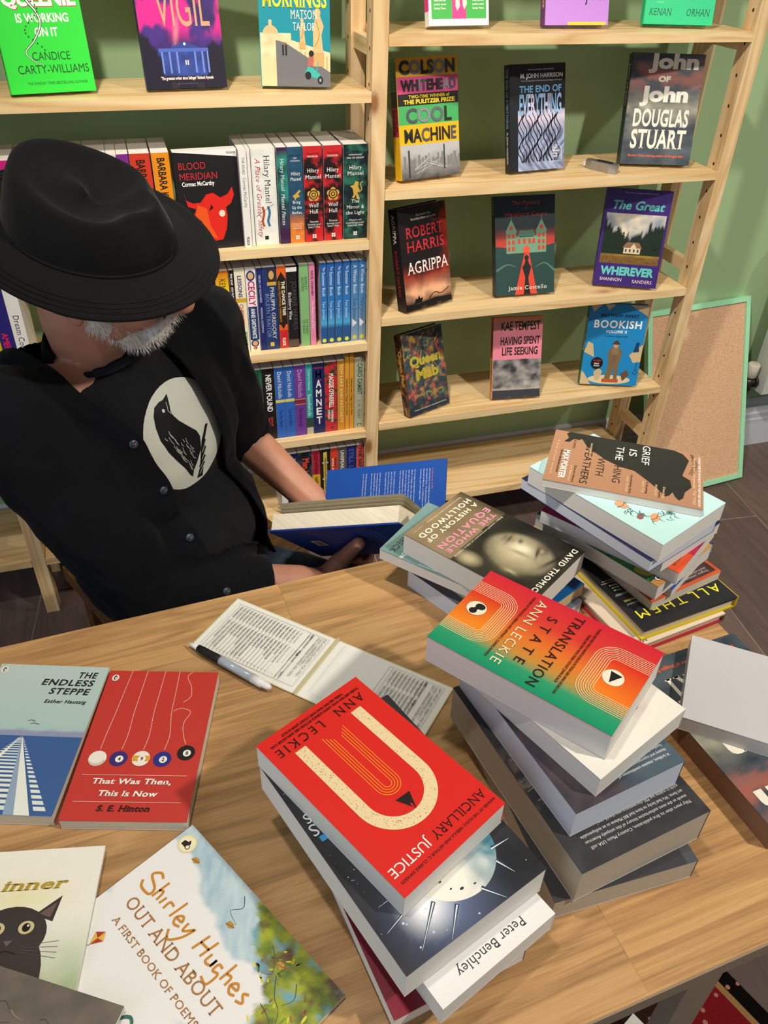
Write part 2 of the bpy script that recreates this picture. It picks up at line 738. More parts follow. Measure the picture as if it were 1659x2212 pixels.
def book(name, label, w, h, t, M, cover, front=None, spine=None, pages='w', hard=False, group=None, cat='book', spinec=None, backc=None, matte=False, fedge=None):
    """lies on its back in local space: front cover up (+z), spine at -x, head at +y; mm"""
    root = thing(name, label, cat, M, group)
    W_, H_, T_ = w / 1000, h / 1000, t / 1000
    A = Art()
    cv, sc, bc = hx(cover), hx(spinec or cover), hx(backc or (cover if hard else '#bdbbb9'))
    ct = 0.0026 if hard else 0.0005

    def bx(x0, x1, y0, y1, z0, z1, col):
        k = len(A.v)
        A.v += [Vector(p) for p in ((x0, y0, z0), (x1, y0, z0), (x1, y1, z0), (x0, y1, z0), (x0, y0, z1), (x1, y0, z1), (x1, y1, z1), (x0, y1, z1))]
        for q in ((3, 2, 1, 0), (4, 5, 6, 7), (0, 1, 5, 4), (1, 2, 6, 5), (2, 3, 7, 6), (3, 0, 4, 7)):
            A.f.append(tuple(i + k for i in q))
            A.c.append([col] * 4)
    bx(-W_ / 2, W_ / 2, -H_ / 2, H_ / 2, T_ - ct, T_, cv)
    bx(-W_ / 2, W_ / 2, -H_ / 2, H_ / 2, 0, ct, bc)
    if fedge:
        e = hx(fedge)
        bx(-W_ / 2, W_ / 2 + 0.0001, -H_ / 2 - 0.0001, H_ / 2 + 0.0001, 0.0002, ct - 0.0002, e)
    bx(-W_ / 2 - (0.0015 if hard else 0), -W_ / 2 + ct, -H_ / 2, H_ / 2, 0.0002, T_ - 0.0002, sc)
    xs = -W_ / 2 - (0.0015 if hard else 0)
    if front:
        front(A.face(Matrix.Translation((-W_ / 2, -H_ / 2, T_)), w, h))
    if spine:
        spine(A.face(Matrix(((0, 0, -1, xs), (-1, 0, 0, H_ / 2), (0, 1, 0, 0), (0, 0, 0, 1))), h, t))
    coloured('cover', A.v, A.f, A.c, PRINT_MATTE if matte else PRINT, root)
    ins = 0.0032 if hard else 0.0004
    bm = bmesh.new()
    box(bm, -W_ / 2 + ct, W_ / 2 - ins, -H_ / 2 + ins, H_ / 2 - ins, ct, T_ - ct)
    mesh_obj('pages', bm, PGS[pages], root)
    return root


def spine_h(A):
    """turn the spine canvas so that text runs across the spine; u to the right, v up"""
    w, h = A.h, A.w
    R = A.M @ Matrix(((0, -1, 0, h * 0.001), (1, 0, 0, 0), (0, 0, 1, 0), (0, 0, 0, 1)))
    return A.face(R, w, h)
# ---------------------------------------------------------------- cover designs (u right, v up, mm)
def arc(cx, cy, r, a0, a1, n=18):
    return [(cx + r * cos(radians(a0 + (a1 - a0) * i / n)), cy + r * sin(radians(a0 + (a1 - a0) * i / n))) for i in range(n + 1)]


def c_arch(A):           # scarlet cover with the cream arch
    A.text("WINNER OF THE HUGO, NEBULA AND ARTHUR C. CLARKE AWARDS", 61, 186.5, 2.6, '#3a0c10', 117)
    A.text("ANCILLARY", 38, 172.5, 8.6, '#2a1013', 66, st='s')
    A.text("JUSTICE", 98, 172.5, 8.8, '#f6efe6', 46, st='r')
    o = arc(63, 119, 41, 180, 0, 30)
    i = arc(63, 119, 28.5, 0, 180, 30)
    A.poly([(22, 31)] + o + [(104, 31), (91.5, 31)] + i + [(34.5, 31)], '#e9d2a4')
    random.seed(3)
    for _ in range(330):
        s = random.choice((0, 1, 2))
        if s == 0:
            x, y = rnd(23, 34), rnd(31, 119)
        elif s == 1:
            x, y = rnd(92, 103), rnd(31, 119)
        else:
            a, r = rnd(0, pi), rnd(29, 40.5)
            x, y = 63 + r * cos(a), 119 + r * sin(a)
        A.ell(x, y, rnd(.15, .75), rnd(.12, .45), '#a05038', rnd(0, 180), 6, up=False)
    A.layer += 1
    for k in range(4):
        r = 4.3 + 2.7 * k
        b = 36 + 2.5 * (3 - k)
        A.line([(63 - r, b + 1)] + arc(63, 112, r, 180, 0, 18) + [(63 + r, b)], 0.75, '#f0962a')
    A.poly([(54, 131.5), (70, 130), (61.5, 148)], '#241a1c')
    A.poly([(61, 141), (62.6, 141), (63, 145.5), (61.8, 147)], '#d8251f')
    A.text("ANN  LECKIE", 64, 17.5, 9.6, '#2a1013', 107, st='s', track=.28)
    A.text("\u0027THERE ARE FEW WHO WRITE SCIENCE FICTION LIKE ANN LECKIE CAN.", 63, 11, 2.7, '#3a0c10', 110)
    A.text("THERE ARE FEW WHO EVER COULD\u0027 JOHN SCALZI", 63, 6.3, 2.7, '#3a0c10', 76)


def c_lines(A):          # red-orange-green cover with rounded concentric lines
    A.stops(0, 0, 126, 198, [(0, '#cf2136'), (.3, '#d63a30'), (.55, '#e2762b'), (.72, '#c58a3a'), (.84, '#2f9a6c'), (1, '#0e8f66')], True)
    for top in (0, 1):
        Y = (lambda y: 198 - y) if top else (lambda y: y)
        if top:
            pan = [(38, Y(0)), (38, Y(34)), (46, Y(42)), (80, Y(42)), (88, Y(34)), (88, Y(0))]
            A.raw(pan, [(0, 1, 2, 3, 4, 5)], None, [hx('#d8281f')] + [hx('#d8301f')] * 2 + [hx('#ee7f22')] * 2 + [hx('#ee7a22')])
        else:
            pan = [(36, 0), (88, 0), (88, 36), (80, 44), (44, 44), (36, 36)]
            A.raw(pan, [(0, 1, 2, 3, 4, 5)], None, [hx('#d8281f'), hx('#f08a24'), hx('#f08a24'), hx('#f08a24'), hx('#e6501f'), hx('#d8301f')])
        for k in range(8):
            a, b2, d, r = 38 - 2.3 * k, 88 + 2.3 * k, 38 + 2.3 * k, 6 + 2.3 * k
            p = [(a, 0), (a, d - r)] + arc(a + r, d - r, r, 180, 90, 8) + arc(b2 - r, d - r, r, 90, 0, 8) + [(b2, 0)]
            A.line([(x, Y(y)) for x, y in p], 0.62, '#f2dcae')
    A.ell(62, 171, 10.5, 10.5, '#efe6d2')
    A.poly([(55, 166), (70, 170), (56, 178)], '#201c1e')
    A.ell(61, 18.5, 10.5, 10.5, '#efe6d2')
    A.ell(57, 21, 4.6, 5.4, '#201c1e')
    A.ell(66, 17, 4.2, 4.2, '#201c1e')
    A.line([(57, 20), (66, 17)], 4.6, '#201c1e')
    A.text("\u0027THERE ARE FEW WHO WRITE SCIENCE FICTION LIKE ANN LECKIE CAN.", 62, 133, 2.5, '#5a1616', 106)
    A.text("THERE ARE FEW WHO EVER COULD\u0027 JOHN SCALZI", 62, 128.3, 2.5, '#5a1616', 78)
    A.text("TRANSLATION", 63, 106.5, 10.5, '#30181c', 112, st='r', track=.12)
    A.text("STATE", 63, 84, 10.5, '#30181c', 76, st='r', track=.7)
    A.text("ANN LECKIE", 62, 65.5, 10.5, '#f3dfb6', 106, st='s', track=.1)
    A.text("WINNER OF THE HUGO, NEBULA AND ARTHUR C. CLARKE AWARDS", 61, 58.3, 2.5, '#5a1616', 104)


def c_space(A):          # dark cover with a spiked pale vessel
    def f(x, y):
        d = math.hypot(x - 92, y - 205)
        g = max(0, 1 - d / 75) ** 2
        b = .012 + .02 * fbm(x, y, .03)
        q = (b + .16 * g, b * 1.06 + .22 * g, b * 1.35 + .42 * g, 1)
        hot = min(1, 1.25 * max(0, 1 - math.hypot(x - 106, y - 200) / 30) ** 1.3)
        return mixc(q, (.95, .97, 1, 1), hot)
    A.grid(0, 0, 153, 234, 34, 52, f)
    random.seed(5)
    A.dots(90, 4, 4, 150, 230, .2, .55, '#c9d6ea')
    A.dots(8, 60, 190, 150, 230, .8, 1.3, '#b8d2f4')

    def pf(x, y):
        n = fbm(x, y, .05, 4, 3)
        return mixc(mixc(hx('#2f6a80'), hx('#6fb0c0'), n), hx('#f1ede2'), max(0, min(1, .1 + .9 * n + (x - 52) / 70 + (y - 190) / 120)))
    pts = arc(62, 172, 44, 180, -60, 40)
    cen = (62, 172)
    vs, fs = [], []
    for k in range(11):
        vs += [(cen[0] + (px - cen[0]) * k / 10, cen[1] + (py - cen[1]) * k / 10) for px, py in pts]
    n_ = len(pts)
    fs = [(k * n_ + i, k * n_ + i + 1, (k + 1) * n_ + i + 1, (k + 1) * n_ + i) for k in range(10) for i in range(n_ - 1)]
    A.raw(vs, fs, None, [pf(x, y) for x, y in vs])
    for x, y, r in ((72, 205, 2), (80, 200, 1.2), (60, 208, 1.3), (84, 190, 1.5)):
        A.ell(x, y, r, r * .6, '#2c3a44')
    for a, b2 in (((27, 192), (8, 194)), ((31, 203), (25, 220)), ((58, 214), (46, 233)), ((99, 200), (131, 226)), ((112, 190), (146, 199)), ((84, 213), (106, 233)), ((110, 176), (140, 178))):
        A.line([a, b2], 3.6, '#31424f', w2=.3)
        A.line([(a[0] + .6, a[1] + .6), b2], 1.4, '#dfeaf2', w2=.2)
    A.text("S", 146, 82, 12, '#e8eef2', st='r')
    A.text("S", 145, 70, 10, '#e8eef2', st='r')
    A.rect(140, 96, 146, 102, '#3b9bd0')


def c_jaws(A):
    A.rect(0, 0, 129, 198, '#ebe9e8')
    A.text("Peter Benchley", 64, 181, 8.2, '#3c3638', 76, st='s')


def c_white_sketch(A):
    A.rect(0, 0, 129, 198, '#e8e4da')

    def f(x, y):
        n = fbm(x, y, .06, 3, 9)
        return mixc(hx('#e8e4da'), hx('#c9a9a2'), max(0, .9 - math.hypot((x - 36) / 20, (y - 158) / 26)) * n)
    A.grid(5, 120, 75, 192, 20, 20, f)
    A.curve([(16, 150), (24, 160), (40, 168), (34, 150), (20, 140)], 2, '#8d7a80', w2=.5)
    A.poly([(12, 128), (26, 134), (34, 148), (20, 142)], '#6d6068')


def c_horror(A):         # grey blue back cover
    def f(x, y):
        n = fbm(x, y, .035, 4, 2)
        a = mixc(hx('#23252c'), hx('#5a4f56'), n * 1.0)
        return mixc(a, hx('#4f6472'), max(0, min(1, (62 - x) / 36 + .5)) * .8)
    A.grid(0, 0, 129, 198, 26, 40, f)
    for i, s in enumerate(("\u0027A brilliant, massive combination of", "history and supernatural horror\u0027", "Stephen King")):
        A.text(s, 8, 183.5 - 5.6 * i, 3.0, '#dfe3e4', {0: 62, 1: 54, 2: 22}[i], al='l', st='r')


def c_country(A):
    def f(x, y):
        n = fbm(x, y, .05, 3, 6)
        a = mixc(hx('#232427'), hx('#46474a'), n * .7 + .15)
        return mixc(a, hx('#8b8378'), max(0, (x - 128) / 22) * max(0, 1 - abs(y - 130) / 45) * (n > .5) * .8)
    A.grid(0, 0, 150.4, 232.9, 30, 46, f)
    L = ("\u0027Fifty years after its first publication, Country Music USA still",
         "stands as the most authoritative history of this uniquely American",
         "art form. We feel lucky to have had Bill Malone as an indispensable",
         "guide in making our PBS documentary; you should, too.\u0027")
    for i, s in enumerate(L):
        A.text(s, 10, 215 - 6.1 * i, 3.1, '#d9d9d6', (118, 120, 121, 98)[i], al='l', st='s')
    random.seed(12)
    for k in range(26):
        A.line([(rnd(136, 149), 160 - k * 2.4), (rnd(128, 140), 159 - k * 2.4 + rnd(-2, 2))], rnd(.4, 1), '#9b958c', up=False)


def c_best(A):
    A.rect(0, 0, 153, 234, '#3b3d42')
    A.rect(0, 0, 12, 234, '#4d5057')
    A.text("\u0027The best book of its kind", 26, 212, 4, '#cfd0d0', 70, al='l', st='s')


def c_portrait(A):       # sepia cover of a tilted face
    def f(x, y):
        if y < 70 + 8 * fbm(x, 0, .03):
            t = fbm(x, y, .02, 2, 1)
            a = mixc(hx('#6f5c43'), hx('#9a8766'), t * .9 + .25 * (1 - abs(x - 70) / 70))
            return mixc(a, hx('#2b251c'), max(0, (28 - x) / 34))
        n = fbm(x, y, .03, 3, 8)
        bg = mixc(hx('#1d1c17'), hx('#4a463a'), n * .6)
        d = math.hypot((x - 62) / 42, (y - 136) / 50)
        face = mixc(hx('#d9cda9'), hx('#4d4736'), max(0, min(1, d * .95 + .3 * (n - .5) + (x - 62) / 220)))
        c = mixc(bg, face, max(0, min(1, (1.02 - d) * 6)))
        j = max(0, 1 - math.hypot((x - 112) / 16, (y - 92) / 22)) * 1.3
        c = mixc(c, hx('#c8ba94'), min(1, j) * .8)
        for cx, cy, rx, ry, rot, col, st in FT:
            dx, dy = x - cx, y - cy
            u, v = dx * cos(rot) + dy * sin(rot), -dx * sin(rot) + dy * cos(rot)
            q = (u / rx) ** 2 + (v / ry) ** 2
            if q < 5:
                c = mixc(c, hx(col), st * math.exp(-q))
        return c
    FT = ((44, 110, 11, 2.2, .1, '#15120c', .95), (45, 104, 9, 3.5, .1, '#6a5c44', .8), (44, 115, 8, 3.5, .1, '#7a6a4e', .7), (39, 124, 5, 3, .3, '#15120c', .9), (50, 133, 8, 12, .2, '#efe6c8', .8),
          (60, 136, 3.5, 14, .1, '#5a5038', .6), (36, 156, 11, 8, .3, '#2a2418', .8), (38, 156, 5, 3, .3, '#b9ac88', .7), (45, 153, 12, 2, .35, '#0f0d09', .95), (48, 176, 20, 3, -.25, '#15120c', .9),
          (86, 140, 16, 22, 0, '#a89a74', .4), (99, 146, 4, 9, 0, '#c9bc96', .9), (102, 147, 2, 8, 0, '#2a2418', .9), (8, 108, 16, 32, .2, '#15130e', .95), (12, 178, 18, 24, 0, '#1a1811', .9), (112, 168, 16, 24, .3, '#262218', .9))
    A.grid(0, 0, 129, 198, 64, 98, f)
    A.text("DAVID THOMSON", 64, 184, 7.2, '#efe8d6', 116, st='b', track=.2)
    A.text("\u0027Brilliant, wonderful and provocative\u0027 J.G. Ballard, OBSERVER", 66, 75.5, 2.6, '#e2d8c2', 112, st='r')
    P = '#e48fae'
    A.text("THE WHOLE", 66, 61, 7.6, P, 108, track=.16)
    A.text("EQUATION", 64, 47.5, 9.4, P, 112, track=.2)
    A.text("A HISTORY OF", 64, 29.5, 7.0, '#efe6d2', 112, track=.14)
    A.text("HOLLYWOOD", 64, 16, 8.4, '#efe6d2', 112, track=.2)
    A.text("\u0027Deserves to become a classic of film history\u0027", 50, 7, 2.7, '#e2d8c2', 78, st='r')
    A.text("SUNDAY TIMES", 108, 7, 1.8, '#cfc5ae', 20, st='r')


def c_teal(A):
    A.rect(0, 0, 129, 198, '#6b8a8a')
    A.grad(0, 0, 129, 30, '#769694', '#6b8a8a')
    A.text("STEINBECK", 92, 12, 8.6, '#1f2c30', 66, st='s')
    A.text("Cannery Row", 100, 30, 9, '#e2ebe8', 60, st='r')
    A.line([(126, 60), (123, 120)], .8, '#dfe8e6')


def c_crow(A):           # tan cover with a large black bird
    A.rect(0, 0, 129, 198, '#a87c60')
    K = '#2b2a28'
    A.poly([(0, 40), (14, 38), (30, 46), (42, 58), (55, 72), (66, 92), (70, 112), (86, 128), (97, 138), (106, 146), (116, 152), (112, 157), (103, 161),
            (112, 164), (119, 169), (112, 174), (98, 176), (84, 184), (68, 182), (60, 172), (40, 176), (20, 180), (6, 172), (0, 160)], K)
    A.poly([(0, 20), (6, 16), (16, 20), (28, 15), (27, 22), (16, 28), (18, 34), (8, 42), (0, 44)], K)
    random.seed(9)
    for k in range(26):
        y = rnd(40, 66)
        x = (y - 40) * 1.5 + rnd(2, 10)
        A.line([(x, y), (x + rnd(1, 5), y - rnd(2, 6))], .5, K, up=False, w2=.1)
    for k in range(7):
        A.curve([(2 + k * .5, 181 + k * .7), (28, 185 + k * .9), (54, 180 + k)], .35, K, up=False)
    A.layer += 1
    Wt = '#f0ece4'
    A.text("GRIEF", 26, 119.5, 9.8, Wt, 48, st='r')
    A.text("IS", 26, 102.5, 9.8, Wt, 17, st='r')
    A.text("THE", 33, 85.5, 9.8, Wt, 35, st='r')
    A.text("THING", 80, 85.5, 9.8, '#2a2623', 52, st='r')
    A.text("WITH", 75, 63.5, 9.8, '#2a2623', 44, st='r')
    A.text("FEATHERS", 80, 45.5, 9.8, '#2a2623', 84, st='r')
    A.text("MAX PORTER", 84, 18.5, 7.6, Wt, 70, st='b')
    A.text("THE NO.1 BESTSELLING AUTHOR", 78, 14, 2.2, '#2a2623', 58)
    A.text("A SUNDAY TIMES TOP 100 NOVEL OF THE TWENTY-FIRST CENTURY", 66, 192, 2.6, Wt, 118)
    A.text("\u0027Amazing and unforgettable\u0027 THE TIMES", 66, 185.5, 3.6, '#e9c9a0', 112, st='r', shear=.1)
    for s, x, y, w in (("Dazzling", 108, 149, 26), ("good Robert", 108, 144, 28), ("MACFARLANE", 106, 139, 26), ("A haunting", 104, 128, 28), ("fable TLS", 104, 123, 26), ("Heartbreaking, funny,", 103, 108, 44),
                       ("SARAH CROSSAN", 104, 103, 36), ("Utterly", 33, 56, 22), ("astonishing that", 36, 51, 30), ("remarkable", 26, 46, 26), ("ALI SMITH", 30, 28, 24), ("Extraordinary", 104, 36, 40), ("and beautiful", 104, 31, 38), ("A kind of small miracle", 70, 6.5, 88)):
        A.text(s, x, y, 2.9, '#e9c9a0' if y % 2 else '#3a2a20', w, st='r', shear=.1)


def c_floral(A):
    A.rect(0, 0, 136, 210, '#b7dcdb')
    random.seed(21)
    cx, cy = 78, 148
    for k in range(46):
        a = rnd(0, 2 * pi)
        r = rnd(22, 40)
        x, y = cx + r * cos(a), cy + r * .95 * sin(a)
        b2 = a + rnd(-.9, .9)
        A.curve([(x, y), (x + 5 * cos(b2), y + 5 * sin(b2)), (x + 9 * cos(b2 + .4), y + 9 * sin(b2 + .4))], 1.9, '#4c7a70', up=False, w2=.2)
    A.layer += 1
    for k in range(30):
        a = k * 2 * pi / 30
        A.line([(cx + 30 * cos(a), cy + 29 * sin(a)), (cx + 31 * cos(a + .22), cy + 29.5 * sin(a + .22))], 1, '#3e5f58', up=False)
    A.layer += 1
    for a in (20, 95, 160, 215, 300):
        x, y = cx + 31 * cos(radians(a)), cy + 30 * sin(radians(a))
        for q in range(6):
            A.ell(x + 3.2 * cos(q * pi / 3), y + 3.2 * sin(q * pi / 3), 2.2, 1.7, '#56807a', q * 60, 9, up=False)
        A.layer += 1
        A.ell(x, y, 1.8, 1.8, '#2f4f4a')
    for x, y, a in ((98, 172, 30), (66, 120, 200), (110, 130, 100)):
        A.ell(x, y, 9, 5.5, '#d59a72', a)
        A.curve([(x - 7, y - 1), (x, y + 2), (x + 8, y)], 1.6, '#8e6a4e')
    for x, y in ((60, 178), (112, 160), (52, 130)):
        A.ell(x, y, 5, 4, '#8d5a58', 20)


def c_navy(A):
    A.rect(0, 0, 135, 216, '#1f2552')
    A.ell(118, 66, 10, 22, '#b06a4a', 10)


def c_seller(A):
    A.rect(0, 0, 129, 198, '#a31450')
    A.poly([(129, 198), (70, 198), (74, 190), (129, 176)], '#e8582c')
    A.poly([(129, 172), (84, 180), (82, 198), (129, 198)], '#e8582c')
    A.poly([(84, 180), (60, 186), (66, 198), (84, 198)], '#cc2448')
    A.text("SUNDAY TIMES BESTSELLER", 82, 184.6, 3.2, '#5a1a14', 76, track=.14)


def c_green_swirl(A):
    A.rect(0, 0, 129, 198, '#1c4a2e')
    A.rect(0, 186, 129, 198, '#d39a5a')
    A.poly([(129, 100), (100, 110), (104, 160), (129, 186)], '#2d7d3a')
    A.ell(118, 168, 8, 12, '#a9a32e', 20)
    A.curve([(129, 140), (112, 150), (104, 172), (112, 186)], 4, '#3f9440')
    A.curve([(129, 120), (106, 126), (96, 160), (98, 186)], 3, '#1b3f78')
    A.rect(104, 128, 122, 131, '#d9ead8')
    A.ell(114.5, 188, 5.6, 4.2, '#1c1c1c')
    A.ell(114.5, 188, 4.8, 3.5, '#f0ece4')
    A.ell(114.5, 188, 1.5, 2.9, '#1c1c1c')


def c_bluebar(A):
    A.rect(0, 0, 129, 198, '#2b4a94')


def c_original(A):
    A.rect(0, 0, 129, 198, '#e0603a')
    A.grid(5, 5, 124, 193, 20, 30, lambda x, y: mixc(hx('#33262b'), hx('#6d4a48'), fbm(x, y, .06, 3, 4)))
    A.text("\u0027Original, inventive,", 14, 186, 3.4, '#efe6e0', 44, al='l', st='s')
    A.text("playful and moving\u0027", 14, 181, 3.4, '#efe6e0', 40, al='l', st='s')


def c_all(A):
    A.rect(0, 0, 158, 236, '#26272a')
    Y = '#f0e53a'
    A.text("ALL", 34, 203, 14, Y, 50, st='r', track=.3)
    A.text("THEM", 108, 203, 14, Y, 78, st='r', track=.3)
    A.line([(152, 170), (128, 170), (128, 140), (152, 140)], .9, '#d8d8d4')
    A.line([(150, 168), (130, 168), (130, 144), (156, 144)], .9, '#d8d8d4')
    A.rect(133, 146, 150, 165, '#111214')
    for i, s in enumerate(("The", "Booker", "Prize")):
        A.text(s, 141, 159 - 5 * i, 3, '#d8d8d4', 12)
    A.text("\u0027Explosive\u0027", 138, 188, 3.6, '#d8d8d4', 22, st='s')
    A.text("OBSERVER", 138, 181, 3, '#d8c860', 20)


def c_sky_jacket(A, back=False):
    """stormy sunset sky with torn-paper lettering"""
    def f(x, y):
        n = fbm(x, y * 2.2, .022, 4, 11)
        v = y / 236
        a = mixc(hx('#26303a'), hx('#59646c'), n)
        a = mixc(a, hx('#b9b39a'), max(0, 1 - abs(v - .52) * 6) * n)
        r = max(0, min(1, (n - .46) * 5)) * max(0, 1 - abs(v - .8) * 5.5)
        a = mixc(a, hx('#b5604a'), r * .75)
        r2 = max(0, min(1, (n - .5) * 4)) * max(0, 1 - abs(v - .33) * 7)
        return mixc(a, hx('#8a7f68'), r2 * .5)
    A.grid(0, 0, A.w, A.h, 34, 52, f)
    s = A.w / 156.0
    T = '#ece6d6'
    tx = lambda q, x, y, h, w, st='h': A.text(q, x * s, y * s, h * s, T, w * s, st=st)
    tx("John", 90, 192, 26, 108)
    tx("OF", 74, 166, 10, 26)
    tx("John", 78, 128, 27, 106)
    tx("DOUGLAS", 78, 78, 33, 122, st='S')
    tx("STUART", 78, 34, 36, 122, st='S')
    A.text("Booker Prize-winning author of Shuggie Bain", 78 * s, 16 * s, 4.6 * s, '#e0623c', 124 * s)


def c_steppe(A):
    A.grad(0, 90, 129, 198, '#a9c3bf', '#b9cac6')
    A.grid(0, 88, 129, 110, 26, 8, lambda x, y: mixc(hx('#8f95b4'), hx('#a9c3bf'), max(0, min(1, (y - 99 - 6 * fbm(x, 0, .06)) / 3))))
    A.rect(0, 0, 129, 96, '#3d5f96')
    V = (63, 96)
    random.seed(2)
    n = 24
    for k in range(n):
        t = (k / n) ** 1.0
        y = 93 - 92 * t ** 1.9
        sc_ = (96 - y) / 96
        A.poly([(V[0] - 74 * sc_ - 2, y - 2.6 * sc_ - .3), (V[0] + 62 * sc_ + 1, y - 2.6 * sc_ - .3), (V[0] + 60 * sc_, y + 1.9 * sc_ + .2), (V[0] - 72 * sc_, y + 1.9 * sc_ + .2)], '#dfe4dc', up=False)
    A.layer += 1
    A.poly([(V[0], V[1]), (V[0] + 18, 0), (V[0] + 48, 0)], '#3d5f96')
    A.poly([V, (V[0] + 27, 0), (V[0] + 43, 0)], '#e6e9e0')
    A.poly([V, (V[0] + 16, 0), (V[0] + 27, 0)], '#8fa5bc')
    A.poly([V, (V[0] - 60, 0), (V[0] - 44, 0)], '#e6e9e0')
    A.text("THE", 108, 180, 8.6, '#28262a', 22, shear=.16, track=.1)
    A.text("ENDLESS", 88, 168, 8.6, '#28262a', 61, shear=.16, track=.1)
    A.text("STEPPE", 94, 155, 8.6, '#28262a', 47, shear=.16, track=.1)
    A.text("Esther Hautzig", 94, 142, 4.6, '#28262a', 48, shear=.2, track=.06)
    penguin(A, 7, 189)
    A.curve([(62, 116), (66, 117), (70, 115.5)], .7, '#3b4a4c')
    A.curve([(66, 112), (70, 113), (76, 111.5)], .7, '#3b4a4c')


def penguin(A, x, y, r=4.2, ring='#e9e2d4'):
    A.ell(x, y, r, r * 1.15, ring)
    A.ell(x, y, r * .45, r * .8, '#2a2426')
    A.ell(x + r * .1, y - r * .15, r * .24, r * .5, ring)


def c_balls(A):
    A.rect(0, 0, 129, 198, '#c23b33')
    penguin(A, 9, 187)
    Ln = '#efc9b2'
    for x0, x1 in ((27, 19), (45, 42), (66, 65.5), (83, 88)):
        A.curve([(x0, 198), (x0 + (x1 - x0) * .3, 165), (x0 + (x1 - x0) * .55, 135), (x1 + (2 if x1 > 40 else 1), 105), (x1, 86)], .55, Ln)
    A.curve([(99, 198), (94, 190), (101, 175), (103, 160), (96, 152)], .55, Ln)
    A.curve([(87, 139), (96, 143), (107, 138), (102, 122), (105, 106), (110, 94)], .55, Ln)
    for x, y, c, b in ((19, 74, '#eee6da', ''), (41.5, 74, '#3b2f74', '4'), (65.5, 74.5, '#eee6da', '9'), (88.5, 74, '#2f3283', '2'), (112.5, 82.5, '#252022', '8')):
        A.ell(x, y, 9.6, 9.6, c)
        if b == '9':
            A.rect(x - 9.2, y - 3.6, x + 9.2, y + 3.6, '#dba33c')
        if b:
            A.ell(x + 1, y - .5, 4.3, 4.3, '#f2ebdf')
            A.text(b, x + 1, y - 2.5, 4.2, '#2a2426', st='b')
        else:
            A.poly(arc(x, y, 9.4, 200, 340, 14) + arc(x - 1, y + 3, 9.2, 335, 205, 14), '#cfc4b6')
    A.rect(8.5, 53, 119, 53.6, '#e7b9a6')
    A.rect(8.5, 21, 119, 21.6, '#e7b9a6')
    A.text("That Was Then,", 63, 42.5, 6.6, '#f4ede2', 82, st='S', shear=.16)
    A.text("This Is Now", 63, 28, 6.6, '#f4ede2', 62, st='S', shear=.16)
    A.text("S. E. Hinton", 62, 11, 6.2, '#351a1c', 54, st='S', shear=.16)


